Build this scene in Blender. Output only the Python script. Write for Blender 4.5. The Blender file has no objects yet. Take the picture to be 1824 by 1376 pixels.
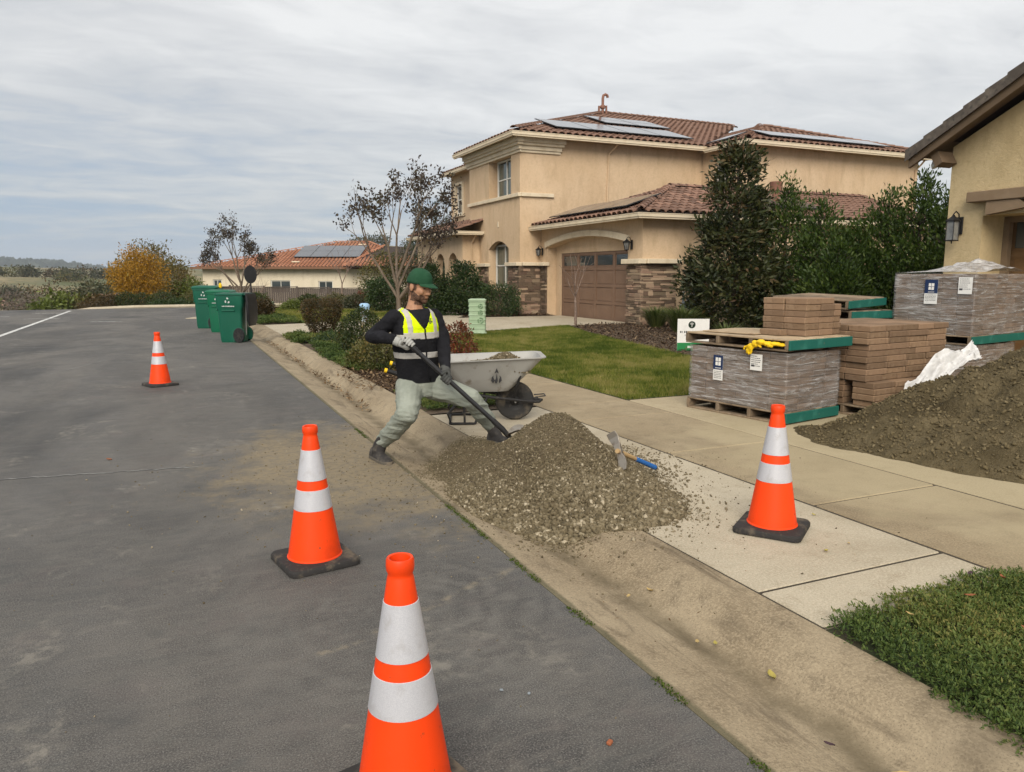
import bpy, math, random
import numpy as np
from mathutils import Vector, Matrix
from mathutils.geometry import tessellate_polygon
rnd = random.Random(7)
RG = np.random.default_rng(11)
S = bpy.context.scene
COL = S.collection
R_ = math.radians

# ---------------------------------------------------------------- camera
cam = bpy.data.cameras.new('camera')
cam.sensor_fit = 'HORIZONTAL'; cam.sensor_width = 36.0; cam.lens = 36.0 * 1340.0 / 1824.0
cam.clip_start = 0.05; cam.clip_end = 9000
camo = bpy.data.objects.new('camera', cam); COL.objects.link(camo)
YAW = R_(24.138); PITCH = R_(8.405)
camo.location = (0, 0, 1.46); camo.rotation_euler = (math.pi / 2 - PITCH, 0, -YAW)
S.camera = camo
S.view_settings.view_transform = 'Standard'; S.view_settings.look = 'None'
S.view_settings.gamma = 1; S.view_settings.exposure = 1.16
S.view_settings.use_curve_mapping = False

# ---------------------------------------------------------------- overcast sky and soft sun
SUN_EL, SUN_AZ = R_(36), R_(-150)      # azimuth measured from +Y towards +X
W = bpy.data.worlds.new('World'); S.world = W; W.use_nodes = True
def build_world():
    t = W.node_tree; n = t.nodes; l = t.links; n.clear()
    out = n.new('ShaderNodeOutputWorld'); bg = n.new('ShaderNodeBackground')
    sky = n.new('ShaderNodeTexSky'); sky.sky_type = 'NISHITA'; sky.sun_disc = False
    sky.sun_elevation = SUN_EL; sky.sun_rotation = SUN_AZ
    tc = n.new('ShaderNodeTexCoord'); sp = n.new('ShaderNodeSeparateXYZ'); l.new(tc.outputs['Generated'], sp.inputs[0])
    def mth(op, a, b=None, clamp=False):
        m = n.new('ShaderNodeMath'); m.operation = op; m.use_clamp = clamp
        for i, x in enumerate((a, b)):
            if x is None: continue
            if isinstance(x, (int, float)): m.inputs[i].default_value = x
            else: l.new(x, m.inputs[i])
        return m.outputs[0]
    z = mth('MAXIMUM', sp.outputs[2], 0.0)
    den = mth('ADD', z, 0.10)
    cx = mth('DIVIDE', sp.outputs[0], den); cy = mth('DIVIDE', sp.outputs[1], den)
    cb = n.new('ShaderNodeCombineXYZ'); l.new(cx, cb.inputs[0]); l.new(cy, cb.inputs[1])
    def noise(scale, detail, rot, stretch, rough=.55, dist=0.):
        mp = n.new('ShaderNodeMapping'); mp.inputs['Rotation'].default_value = (0, 0, rot); mp.inputs['Scale'].default_value = stretch
        l.new(cb.outputs[0], mp.inputs['Vector'])
        k = n.new('ShaderNodeTexNoise'); k.inputs['Scale'].default_value = scale; k.inputs['Detail'].default_value = detail
        k.inputs['Roughness'].default_value = rough; k.inputs['Distortion'].default_value = dist
        l.new(mp.outputs[0], k.inputs['Vector']); return k.outputs[0]
    n1 = noise(0.70, 7, .35, (1, 1.9, 1), .55, .6)
    n2 = noise(2.6, 8, .25, (1, 1.5, 1), .6, .8)
    n3 = noise(0.22, 3, 0, (1, 1, 1))
    # elevation: clouds thin out into a blue grey band near the horizon
    el = mth('MULTIPLY', z, 2.6)
    side = mth('MULTIPLY', sp.outputs[0], 0.34)
    a = mth('ADD', el, side)
    a = mth('ADD', a, mth('MULTIPLY', mth('SUBTRACT', n1, .5), 1.25))
    a = mth('ADD', a, mth('MULTIPLY', mth('SUBTRACT', n2, .5), .75))
    a = mth('ADD', a, mth('MULTIPLY', mth('SUBTRACT', n3, .5), .5))
    r = n.new('ShaderNodeValToRGB'); cr = r.color_ramp; l.new(a, r.inputs[0])
    cr.elements[0].position = 0.0; cr.elements[0].color = (0.165, 0.206, 0.262, 1)
    cr.elements[1].position = 1.0; cr.elements[1].color = (0.411, 0.409, 0.402, 1)
    for p, c in ((.22, (0.221, 0.241, 0.269, 1)), (.45, (0.279, 0.285, 0.292, 1)), (.70, (0.338, 0.338, 0.337, 1))):
        e = cr.elements.new(p); e.color = c
    mixs = n.new('ShaderNodeMixRGB'); mixs.inputs[0].default_value = 0.93
    sk = n.new('ShaderNodeVectorMath'); sk.operation = 'SCALE'; sk.inputs['Scale'].default_value = 0.085
    l.new(sky.outputs[0], sk.inputs[0]); l.new(sk.outputs[0], mixs.inputs[1]); l.new(r.outputs[0], mixs.inputs[2])
    l.new(mixs.outputs[0], bg.inputs['Color']); bg.inputs['Strength'].default_value = 1.0
    l.new(bg.outputs[0], out.inputs['Surface'])
build_world()
sl = bpy.data.lights.new('sun', 'SUN'); sl.energy = 1.5; sl.angle = R_(36); sl.color = (1.0, .925, .81)
so = bpy.data.objects.new('sun', sl); COL.objects.link(so)
_d = Vector((math.sin(SUN_AZ) * math.cos(SUN_EL), math.cos(SUN_AZ) * math.cos(SUN_EL), math.sin(SUN_EL)))
so.rotation_euler = _d.to_track_quat('Z', 'Y').to_euler(); so.location = (-8, -6, 14)
try:
    S.cycles.use_adaptive_sampling = True; S.cycles.adaptive_threshold = 0.02
    S.cycles.max_bounces = 5; S.cycles.diffuse_bounces = 2; S.cycles.glossy_bounces = 3
    S.cycles.transparent_max_bounces = 8; S.cycles.use_denoising = True
    S.cycles.volume_bounces = 0
except Exception: pass

# ---------------------------------------------------------------- material helper
class NT:
    def __init__(s, name):
        m = bpy.data.materials.new(name); m.use_nodes = True
        s.m = m; s.t = m.node_tree; s.n = s.t.nodes; s.l = s.t.links
        s.b = s.n['Principled BSDF']; s.co = {}
    def add(s, ty, **kw):
        k = s.n.new(ty)
        for a, v in kw.items(): setattr(k, a, v)
        return k
    def link(s, a, b): s.l.new(a, b)
    def coord(s, kind, stretch=(1, 1, 1), rot=(0, 0, 0)):
        if kind == 'P': o = s.add('ShaderNodeNewGeometry').outputs['Position']
        else: o = s.add('ShaderNodeTexCoord').outputs['Object']
        if tuple(stretch) == (1, 1, 1) and tuple(rot) == (0, 0, 0): return o
        mp = s.add('ShaderNodeMapping'); mp.inputs['Scale'].default_value = stretch; mp.inputs['Rotation'].default_value = rot
        s.link(o, mp.inputs['Vector']); return mp.outputs[0]
    def noise(s, kind, scale, detail=5, stretch=(1, 1, 1), rough=.6, dist=0, rot=(0, 0, 0)):
        k = s.add('ShaderNodeTexNoise'); k.inputs['Scale'].default_value = scale; k.inputs['Detail'].default_value = detail
        k.inputs['Roughness'].default_value = rough; k.inputs['Distortion'].default_value = dist
        s.link(s.coord(kind, stretch, rot), k.inputs['Vector']); return k.outputs[0]
    def voro(s, kind, scale, feature='F1', out='Distance', stretch=(1, 1, 1)):
        k = s.add('ShaderNodeTexVoronoi', feature=feature); k.inputs['Scale'].default_value = scale
        s.link(s.coord(kind, stretch), k.inputs['Vector']); return k.outputs[out]
    def rng(s, v, lo, hi, a=0., b=1.):
        k = s.add('ShaderNodeMapRange', interpolation_type='SMOOTHSTEP'); k.inputs[1].default_value = lo; k.inputs[2].default_value = hi
        k.inputs[3].default_value = a; k.inputs[4].default_value = b; s.link(v, k.inputs[0]); return k.outputs[0]
    def math(s, op, a, b=None, clamp=False):
        k = s.add('ShaderNodeMath', operation=op); k.use_clamp = clamp
        for i, x in enumerate((a, b)):
            if x is None: continue
            if isinstance(x, (int, float)): k.inputs[i].default_value = x
            else: s.link(x, k.inputs[i])
        return k.outputs[0]
    def mix(s, f, a, b, mode='MIX'):
        k = s.add('ShaderNodeMixRGB', blend_type=mode)
        for i, x in enumerate((f, a, b)):
            if isinstance(x, (int, float)): k.inputs[i].default_value = x
            elif isinstance(x, tuple): k.inputs[i].default_value = (*x[:3], 1)
            else: s.link(x, k.inputs[i])
        return k.outputs[0]
    def bump(s, h, strength, dist=.01, prev=None):
        k = s.add('ShaderNodeBump'); k.inputs['Strength'].default_value = strength; k.inputs['Distance'].default_value = dist
        s.link(h, k.inputs['Height'])
        if prev is not None: s.link(prev, k.inputs['Normal'])
        return k.outputs[0]
    def done(s, col, rough=.8, spec=.3, metal=0., nrm=None):
        b = s.b
        if isinstance(col, tuple): b.inputs['Base Color'].default_value = (*col[:3], 1)
        else: s.link(col, b.inputs['Base Color'])
        if isinstance(rough, (int, float)): b.inputs['Roughness'].default_value = rough
        else: s.link(rough, b.inputs['Roughness'])
        b.inputs['Specular IOR Level'].default_value = spec; b.inputs['Metallic'].default_value = metal
        if nrm is not None: s.link(nrm, b.inputs['Normal'])
        return s.m

def mat(name, base, var=(), rough=.8, spec=.3, metal=0., bump=(), coord='O', rand=0., hue=None):
    """base colour; var = (colour, scale, lo, hi[, stretch]) noise layers; bump = (scale, strength, dist[, stretch])"""
    t = NT(name); c = base
    for v in var:
        n = t.noise(coord, v[1], 6, v[4] if len(v) > 4 else (1, 1, 1))
        c = t.mix(t.rng(n, v[2], v[3]), c, v[0])
    if rand or hue:
        oi = t.add('ShaderNodeObjectInfo').outputs['Random']
        if hue: c = t.mix(t.math('MULTIPLY', oi, 1.0), c, t.mix(.75, c, hue))
        if rand:
            f = t.rng(t.math('FRACT', t.math('MULTIPLY', oi, 7.31)), 0, 1, 1 - rand, 1 + rand)
            k = t.add('ShaderNodeVectorMath', operation='SCALE')
            if isinstance(c, tuple): k.inputs[0].default_value = c[:3]
            else: t.link(c, k.inputs[0])
            t.link(f, k.inputs['Scale']); c = k.outputs[0]
    nr = None
    for bb in bump:
        nr = t.bump(t.noise(coord, bb[0], 6, bb[3] if len(bb) > 3 else (1, 1, 1)), bb[1], bb[2], nr)
    return t.done(c, rough, spec, metal, nr)

def leafmat(name, cols, trans=.25, rough=.5, spec=.35):
    t = NT(name)
    at = t.add('ShaderNodeAttribute', attribute_name='tint')
    r = t.add('ShaderNodeValToRGB'); cr = r.color_ramp
    cr.elements[0].color = (*cols[0], 1); cr.elements[1].color = (*cols[-1], 1)
    for i, c in enumerate(cols[1:-1]):
        e = cr.elements.new((i + 1) / (len(cols) - 1)); e.color = (*c, 1)
    t.link(at.outputs['Fac'], r.inputs[0])
    t.done(r.outputs[0], rough, spec)
    tr = t.add('ShaderNodeBsdfTranslucent'); t.link(r.outputs[0], tr.inputs['Color'])
    mx = t.add('ShaderNodeMixShader'); mx.inputs[0].default_value = trans
    out = t.n['Material Output']; t.link(t.b.outputs[0], mx.inputs[1]); t.link(tr.outputs[0], mx.inputs[2]); t.link(mx.outputs[0], out.inputs['Surface'])
    return t.m

# ---------------------------------------------------------------- object helpers
def tag(o, label=None, cat=None, group=None, kind=None):
    if label: o['label'] = label
    if cat: o['category'] = cat
    if group: o['group'] = group
    if kind: o['kind'] = kind
    return o
def empty(name, loc=(0, 0, 0), rz=0., parent=None):
    o = bpy.data.objects.new(name, None); COL.objects.link(o); o.location = loc; o.rotation_euler = (0, 0, rz); o.empty_display_size = .1
    if parent is not None: o.parent = parent
    return o
def link(name, me, parent=None, loc=None, rot=None, scale=None, m=None):
    o = bpy.data.objects.new(name, me); COL.objects.link(o)
    if parent is not None: o.parent = parent
    if loc is not None: o.location = loc
    if rot is not None: o.rotation_euler = rot
    if scale is not None: o.scale = scale
    if m is not None and not me.materials: me.materials.append(m)
    return o
def np_mesh(name, v, f, m, smooth=False, tint=None):
    me = bpy.data.meshes.new(name); v = np.asarray(v, np.float32); f = np.asarray(f, np.int32); k = f.shape[1]
    me.vertices.add(len(v)); me.vertices.foreach_set('co', v.ravel())
    me.loops.add(f.size); me.loops.foreach_set('vertex_index', f.ravel())
    me.polygons.add(len(f)); me.polygons.foreach_set('loop_start', np.arange(0, f.size, k, dtype=np.int32))
    me.polygons.foreach_set('loop_total', np.full(len(f), k, np.int32))
    if smooth: me.polygons.foreach_set('use_smooth', np.ones(len(f), bool))
    if tint is not None:
        a = me.attributes.new('tint', 'FLOAT', 'POINT'); a.data.foreach_set('value', np.asarray(tint, np.float32))
    me.update(calc_edges=True); me.validate()
    if m is not None: me.materials.append(m)
    return me
class MB:
    def __init__(s): s.v = []; s.f = []; s.mi = []; s.cur = 0
    def add(s, vs, fs):
        b = len(s.v); s.v += [tuple(x) for x in vs]
        for f in fs: s.f.append(tuple(b + i for i in f)); s.mi.append(s.cur)
        return s
    def box(s, c, d, M=None):
        x, y, z = (k / 2 for k in d)
        vs = [Vector((sx * x, sy * y, sz * z)) for sz in (-1, 1) for sy in (-1, 1) for sx in (-1, 1)]
        if M is not None: vs = [M @ v for v in vs]
        vs = [v + Vector(c) for v in vs]
        return s.add(vs, [(0, 2, 3, 1), (4, 5, 7, 6), (0, 1, 5, 4), (2, 6, 7, 3), (0, 4, 6, 2), (1, 3, 7, 5)])
    def bb(s, c, d, ch=.006, M=None):
        """chamfered box"""
        h = [k / 2 for k in d]; ch = min(ch, min(h) * .8); vs = []; idx = {}
        for sx in (-1, 1):
            for sy in (-1, 1):
                for sz in (-1, 1):
                    for ax in range(3):
                        p = [sx * (h[0] - ch), sy * (h[1] - ch), sz * (h[2] - ch)]; p[ax] = (sx, sy, sz)[ax] * h[ax]
                        idx[(sx, sy, sz, ax)] = len(vs); vs.append(Vector(p))
        fs = []
        for ax in range(3):
            a, b = [k for k in range(3) if k != ax]
            for sg in (-1, 1):
                q = []
                for (i, j) in ((-1, -1), (1, -1), (1, 1), (-1, 1)):
                    k = [0, 0, 0]; k[ax] = sg; k[a] = i; k[b] = j; q.append(idx[(*k, ax)])
                fs.append(tuple(q if (sg > 0) ^ (ax == 1) else q[::-1]))
        for ax in range(3):      # edges parallel to ax
            a, b = [k for k in range(3) if k != ax]
            for i in (-1, 1):
                for j in (-1, 1):
                    k0 = [0, 0, 0]; k0[ax] = -1; k0[a] = i; k0[b] = j; k1 = list(k0); k1[ax] = 1
                    q = [idx[(*k0, a)], idx[(*k1, a)], idx[(*k1, b)], idx[(*k0, b)]]
                    fs.append(tuple(q if (i * j > 0) ^ (ax == 1) else q[::-1]))
        for sx in (-1, 1):
            for sy in (-1, 1):
                for sz in (-1, 1):
                    q = [idx[(sx, sy, sz, k)] for k in range(3)]
                    fs.append(tuple(q if sx * sy * sz > 0 else q[::-1]))
        if M is not None: vs = [M @ v for v in vs]
        return s.add([v + Vector(c) for v in vs], fs)
    def tube(s, pts, rad, n=8, caps=True, flat=1.0):
        pts = [Vector(p) for p in pts]
        if isinstance(rad, (int, float)): rad = [rad] * len(pts)
        rings = []; up = None; b0 = len(s.v); vs = []
        for i, p in enumerate(pts):
            d = (pts[min(i + 1, len(pts) - 1)] - pts[max(i - 1, 0)]).normalized()
            if up is None:
                up = Vector((0, 0, 1)) if abs(d.z) < .9 else Vector((1, 0, 0))
            a = d.cross(up).normalized(); up = a.cross(d).normalized()
            for k in range(n):
                t = 2 * math.pi * k / n
                vs.append(p + a * (math.cos(t) * rad[i]) + up * (math.sin(t) * rad[i] * flat))
        fs = []
        for i in range(len(pts) - 1):
            for k in range(n):
                fs.append((i * n + k, i * n + (k + 1) % n, (i + 1) * n + (k + 1) % n, (i + 1) * n + k))
        if caps:
            fs.append(tuple(range(n))[::-1]); fs.append(tuple((len(pts) - 1) * n + k for k in range(n)))
        return s.add(vs, fs)
    def lathe(s, prof, n=24, c=(0, 0, 0), M=None, caps=True):
        vs = []; fs = []
        for r, z in prof:
            for k in range(n):
                t = 2 * math.pi * k / n; v = Vector((math.cos(t) * r, math.sin(t) * r, z))
                vs.append((M @ v if M is not None else v) + Vector(c))
        for i in range(len(prof) - 1):
            for k in range(n): fs.append((i * n + k, i * n + (k + 1) % n, (i + 1) * n + (k + 1) % n, (i + 1) * n + k))
        if caps:
            fs.append(tuple(range(n))[::-1]); fs.append(tuple((len(prof) - 1) * n + k for k in range(n)))
        return s.add(vs, fs)
    def prism(s, poly, z0, z1):
        n = len(poly); vs = [(x, y, z0) for x, y in poly] + [(x, y, z1) for x, y in poly]
        return s.add(vs, [tuple(range(n))[::-1], tuple(range(n, 2 * n))] + [(i, (i + 1) % n, n + (i + 1) % n, n + i) for i in range(n)])
    def loft(s, rings, caps=True):
        n = len(rings[0]); vs = [v for r in rings for v in r]; fs = []
        for i in range(len(rings) - 1):
            for k in range(n): fs.append((i * n + k, i * n + (k + 1) % n, (i + 1) * n + (k + 1) % n, (i + 1) * n + k))
        if caps: fs.append(tuple(range(n))[::-1]); fs.append(tuple((len(rings) - 1) * n + k for k in range(n)))
        return s.add(vs, fs)
    def mesh(s, name, mats, smooth=False):
        me = bpy.data.meshes.new(name); me.from_pydata([tuple(v) for v in s.v], [], s.f)
        for m in (mats if isinstance(mats, (list, tuple)) else [mats]): me.materials.append(m)
        me.polygons.foreach_set('material_index', s.mi)
        if smooth: me.polygons.foreach_set('use_smooth', [True] * len(s.f))
        me.update(); return me
    def build(s, name, mats, parent=None, smooth=False, bevel=0, loc=None, rot=None):
        o = link(name, s.mesh(name, mats, smooth), parent, loc, rot)
        if bevel:
            b = o.modifiers.new('bevel', 'BEVEL'); b.width = bevel; b.segments = 2; b.limit_method = 'ANGLE'
        if smooth == 'auto': autosmooth(o)
        return o
def autosmooth(o, ang=40):
    me = o.data; me.polygons.foreach_set('use_smooth', [True] * len(me.polygons))
    try: me.set_sharp_from_angle(angle=R_(ang))
    except Exception: pass
    return o
def sheet(name, poly, z, m, parent=None):
    """flat polygon sheet; z may be a number"""
    tri = tessellate_polygon([[Vector((x, y, 0)) for x, y in poly]])
    v = [(x, y, z) for x, y in poly]; fs = []
    for t in tri:
        a, b, c = (Vector(v[i]) for i in t)
        fs.append(t if (b - a).cross(c - a).z > 0 else t[::-1])
    b = MB(); b.add(v, fs); return b.build(name, m, parent)
def wall(name, m, parent, O, u, n, outer, holes=(), thick=.2):
    """wall slab: points (a, z) along unit u from O; outward unit normal n; holes are cut through"""
    O = Vector(O); u = Vector(u); n = Vector(n); up = Vector((0, 0, 1))
    loops = [list(outer)] + [list(h) for h in holes]
    P3 = lambda p, d: O + u * p[0] + up * p[1] + n * d
    tri = tessellate_polygon([[Vector((p[0], p[1], 0)) for p in L] for L in loops]); flat = [p for L in loops for p in L]
    N = len(flat); vs = [P3(p, 0) for p in flat] + [P3(p, -thick) for p in flat]; fs = []
    for t in tri:
        a, b, c = (vs[i] for i in t)
        if (b - a).cross(c - a).dot(n) < 0: t = t[::-1]
        fs.append(tuple(t)); fs.append(tuple(i + N for i in t[::-1]))
    k = 0
    for L in loops:
        for i in range(len(L)):
            a, b = k + i, k + (i + 1) % len(L); fs.append((a, b, b + N, a + N))
        k += len(L)
    b = MB(); b.add(vs, fs); o = b.build(name, m, parent)
    import bmesh
    bm = bmesh.new(); bm.from_mesh(o.data); bmesh.ops.recalc_face_normals(bm, faces=bm.faces); bm.to_mesh(o.data); bm.free()
    return o
def rect(a0, a1, z0, z1): return [(a0, z0), (a1, z0), (a1, z1), (a0, z1)]
def arch(a0, a1, z0, z1, rise, n=10):
    pts = [(a0, z0), (a1, z0)]; c = (a0 + a1) / 2; w = (a1 - a0) / 2
    for i in range(n + 1):
        t = i / n * 2 - 1; pts.append((c - t * w, z1 + rise * math.sqrt(max(0, 1 - t * t)) if rise >= w * .9 else z1 + rise * (1 - t * t)))
    return pts
def inpoly(x, y, poly):
    c = False; j = len(poly) - 1
    for i in range(len(poly)):
        xi, yi = poly[i]; xj, yj = poly[j]
        if (yi > y) != (yj > y) and x < (xj - xi) * (y - yi) / (yj - yi) + xi: c = not c
        j = i
    return c
def inpoly_np(x, y, poly):
    c = np.zeros(len(x), bool); j = len(poly) - 1
    for i in range(len(poly)):
        xi, yi = poly[i]; xj, yj = poly[j]
        m = ((yi > y) != (yj > y)) & (x < (xj - xi) * (y - yi) / (yj - yi + 1e-12) + xi); c ^= m; j = i
    return c
_P = RG.random((64, 64, 64)).astype(np.float32)
def vnoise(p):
    p = np.asarray(p, np.float64); i = np.floor(p).astype(int); f = p - i; f = f * f * (3 - 2 * f); r = 0
    for dx in (0, 1):
        for dy in (0, 1):
            for dz in (0, 1):
                w = (f[:, 0] if dx else 1 - f[:, 0]) * (f[:, 1] if dy else 1 - f[:, 1]) * (f[:, 2] if dz else 1 - f[:, 2])
                r = r + w * _P[(i[:, 0] + dx) % 64, (i[:, 1] + dy) % 64, (i[:, 2] + dz) % 64]
    return r
def fbm(p, o=4):
    p = np.asarray(p, np.float64); a = .5; r = 0; t = 0
    for k in range(o): r = r + a * vnoise(p * 2 ** k + 17.3 * k); t += a; a *= .5
    return r / t
def copy_tree(o, parent=None, loc=None, rz=None):
    c = o.copy(); COL.objects.link(c)
    if parent is not None: c.parent = parent
    if loc is not None: c.location = loc
    if rz is not None: c.rotation_euler = (0, 0, rz)
    for ch in list(o.children): copy_tree(ch, c)
    return c
# ---------------------------------------------------------------- surface materials
def asphalt_mat():
    t = NT('asphalt'); P = 'P'
    n1 = t.noise(P, .45, 7, (1, .5, 1), .6, .6); n2 = t.noise(P, 1.7, 8, (1, .8, 1), .62, 1.6); n3 = t.noise(P, 150, 3)
    c = t.mix(t.rng(n1, .40, .62), (.054, .051, .048), (.138, .127, .113))
    c = t.mix(t.rng(n2, .46, .72, 0, .55), c, (.130, .126, .117))
    lane = t.noise(P, 1.0, 3, (.9, .05, 1)); c = t.mix(t.rng(lane, .42, .68, 0, .45), c, (.100, .100, .101))
    c = t.mix(t.rng(n3, .46, .64, 0, .60), c, (.21, .20, .185)); c = t.mix(t.rng(t.noise(P, 210, 2), .50, .64, 0, .70), c, (.018, .018, .019))
    n4 = t.noise(P, 9, 6, (.5, 1.6, 1), .66, 1.2, (0, 0, -.35)); c = t.mix(t.rng(n4, .40, .72, 0, .42), c, (.150, .138, .122)); c = t.mix(t.rng(t.noise(P, 5, 5, (.6, 1.4, 1), .6, 1.0), .52, .75, 0, .40), c, (.060, .064, .062)); c = t.mix(t.rng(t.noise(P, 2.4, 4), .55, .72, 0, .28), c, (.118, .098, .092))
    c = t.mix(t.rng(t.noise(P, 95, 4), .66, .74, 0, .75), c, (.30, .285, .255))
    # swirled wiping marks of fine dust
    w = t.add('ShaderNodeTexWave', wave_type='RINGS', rings_direction='SPHERICAL'); w.inputs['Scale'].default_value = 2.6; w.inputs['Distortion'].default_value = 9
    w.inputs['Detail'].default_value = 4; w.inputs['Detail Scale'].default_value = 1.6
    mp = t.add('ShaderNodeMapping'); mp.inputs['Location'].default_value = (-.9, -3.1, 0); t.link(t.coord(P), mp.inputs['Vector']); t.link(mp.outputs[0], w.inputs['Vector'])
    patch = t.rng(t.noise(P, .8, 4), .47, .64)
    sp = t.add('ShaderNodeSeparateXYZ'); t.link(t.coord(P), sp.inputs[0])
    qx = t.math('SUBTRACT', sp.outputs[0], .95); qy = t.math('SUBTRACT', sp.outputs[1], 2.9); qd = t.math('SQRT', t.math('ADD', t.math('MULTIPLY', qx, qx), t.math('MULTIPLY', qy, qy)))
    patch = t.math('MULTIPLY', t.rng(t.noise(P, 2.2, 5), .38, .6), t.rng(qd, .35, 1.0, 1, 0))
    c = t.mix(t.rng(t.noise(P, .33, 5, (1, .7, 1), .55, .7), .50, .66, 0, .62), c, (.040, .041, .043))
    c = t.mix(t.math('MULTIPLY', t.math('MULTIPLY', w.outputs['Fac'], patch), .26), c, (.20, .19, .17))
    # tan spill of crushed rock dust near the heap
    dx = t.math('DIVIDE', t.math('SUBTRACT', sp.outputs[0], 1.35), 1.25); dy = t.math('DIVIDE', t.math('SUBTRACT', sp.outputs[1], 5.75), 1.75)
    dd = t.math('SQRT', t.math('ADD', t.math('MULTIPLY', dx, dx), t.math('MULTIPLY', dy, dy)))
    nn = t.noise(P, 2.2, 8, (1, 1, 1), .68); sp_f = t.math('SUBTRACT', 1.25, t.math('ADD', dd, t.math('MULTIPLY', t.math('SUBTRACT', nn, .5), 2.1)))
    f = t.math('MULTIPLY', t.rng(sp_f, .1, .85), t.rng(t.noise(P, 21, 6), .25, .6, .35, 1))
    c = t.mix(t.math('MULTIPLY', f, .85), c, (.235, .185, .112))
    # pale dry mud streak
    e1 = t.math('SUBTRACT', sp.outputs[1], t.math('ADD', 3.02, t.math('MULTIPLY', t.math('SUBTRACT', sp.outputs[0], .9), .48)))
    e1 = t.math('ABSOLUTE', t.math('ADD', e1, t.math('MULTIPLY', t.math('SUBTRACT', t.noise(P, 3, 5), .5), .22)))
    band = t.math('MULTIPLY', t.math('LESS_THAN', t.math('ABSOLUTE', t.math('SUBTRACT', sp.outputs[0], 1.02)), .62), t.rng(e1, .0, .05, 1, 0))
    c = t.mix(t.math('MULTIPLY', band, t.math('MULTIPLY', t.rng(t.noise(P, 13, 6), .42, .70), .45)), c, (.30, .25, .17))
    # chalky splashes
    ch = t.math('MULTIPLY', t.rng(t.noise(P, 1.5, 8, (1, .8, 1), .72, .8), .53, .70), t.rng(t.noise(P, 16, 6), .40, .64)); c = t.mix(t.math('MULTIPLY', ch, .6), c, (.26, .238, .20))
    nr = t.bump(n3, .35, .003); nr = t.bump(n2, .12, .01, nr)
    return t.done(c, t.rng(n2, .3, .7, .72, .92), .28, 0, nr)
M = {}
M['asphalt'] = asphalt_mat()
def concrete(name, a, b, stain, dust=(.38, .32, .20), fl=.0, streak=False):
    t = NT(name); P = 'P'
    n1 = t.noise(P, 1.1, 7, (1, 1, 1), .6, .5); n2 = t.noise(P, 7, 6, (1, 1, 1), .65); n3 = t.noise(P, 85, 3)
    c = t.mix(t.rng(n1, .3, .72), a, b); c = t.mix(t.rng(n2, .48, .76, 0, .65), c, stain)
    c = t.mix(t.rng(n3, .42, .66, 0, .42), c, tuple(min(1, x * 1.35) for x in b)); c = t.mix(t.rng(t.noise(P, 150, 2), .52, .70, 0, .42), c, tuple(x * .6 for x in stain)); c = t.mix(t.rng(t.noise(P, .55, 5, (1, 1, 1), .6, .8), .50, .70, 0, .55), c, stain)
    if streak:
        st = t.noise(P, 2.2, 7, (3.0, .55, 1), .66, .8, (0, 0, .5)); c = t.mix(t.rng(st, .50, .72, 0, .75), c, stain)
        sp = t.add('ShaderNodeSeparateXYZ'); t.link(t.coord(P), sp.inputs[0])
        fx = t.math('ABSOLUTE', t.math('SUBTRACT', sp.outputs[0], t.math('ADD', 1.90, t.math('MULTIPLY', t.math('SUBTRACT', t.noise(P, 1.9, 6), .5), .30))))
        c = t.mix(t.math('MULTIPLY', t.rng(fx, .0, .12, 1, 0), t.rng(t.noise(P, 4, 6), .3, .65, .25, .8)), c, (.105, .082, .048))
        ex = t.math('SUBTRACT', sp.outputs[0], t.math('ADD', 1.525, t.math('MULTIPLY', t.noise(P, 9, 5), .035)))
        c = t.mix(t.rng(ex, .0, .026, .6, 0), c, (.035, .042, .018))
    else:
        sp = t.add('ShaderNodeSeparateXYZ'); t.link(t.coord(P), sp.inputs[0])
        dx = t.math('DIVIDE', t.math('SUBTRACT', sp.outputs[0], 5.2), 1.5); dy = t.math('DIVIDE', t.math('SUBTRACT', sp.outputs[1], 3.9), 2.4)
        dd = t.math('SQRT', t.math('ADD', t.math('MULTIPLY', dx, dx), t.math('MULTIPLY', dy, dy)))
        f = t.rng(t.math('SUBTRACT', 1.15, t.math('ADD', dd, t.math('MULTIPLY', t.math('SUBTRACT', t.noise(P, 1.6, 7), .5), 1.7))), 0, .5)
        c = t.mix(t.math('MULTIPLY', f, .5), c, dust)
    nr = t.bump(n3, .35, .003); nr = t.bump(n2, .25, .008, nr)
    return t.done(c, .88, .25, 0, nr)
M['gutter'] = concrete('gutter_concrete', (.225, .175, .112), (.335, .272, .182), (.105, .080, .052), streak=True)
M['apron'] = concrete('pale_concrete', (.37, .32, .235), (.45, .395, .30), (.26, .212, .142))
M['walkc'] = concrete('tan_concrete', (.245, .190, .118), (.340, .275, .180), (.150, .116, .072))
M['drivec'] = concrete('drive_concrete', (.33, .27, .175), (.42, .35, .235), (.23, .18, .11))
M['joint'] = mat('joint_dark', (.045, .036, .024), [((.10, .08, .05), 14, .5, .7)], coord='P')
M['soil'] = mat('soil', (.075, .052, .034), [((.13, .095, .06), 8, .4, .7)], coord='P', bump=[(30, .8, .02)])
M['dry'] = mat('dry_ground', (.20, .165, .085), [((.085, .095, .035), .02, .42, .58), ((.30, .235, .13), .05, .5, .7), ((.10, .10, .05), .3, .5, .7)], coord='P')
M['lawn_base'] = mat('lawn_soil', (.062, .090, .020), [((.11, .13, .035), 1.2, .4, .7)], coord='P')
M['line'] = mat('white_road_paint', (.62, .62, .60), [((.16, .16, .16), 9, .50, .62)], coord='P')
M['crack'] = mat('crack_sealer', (.26, .26, .25), [((.12, .12, .12), 6, .45, .6)], coord='P')

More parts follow.
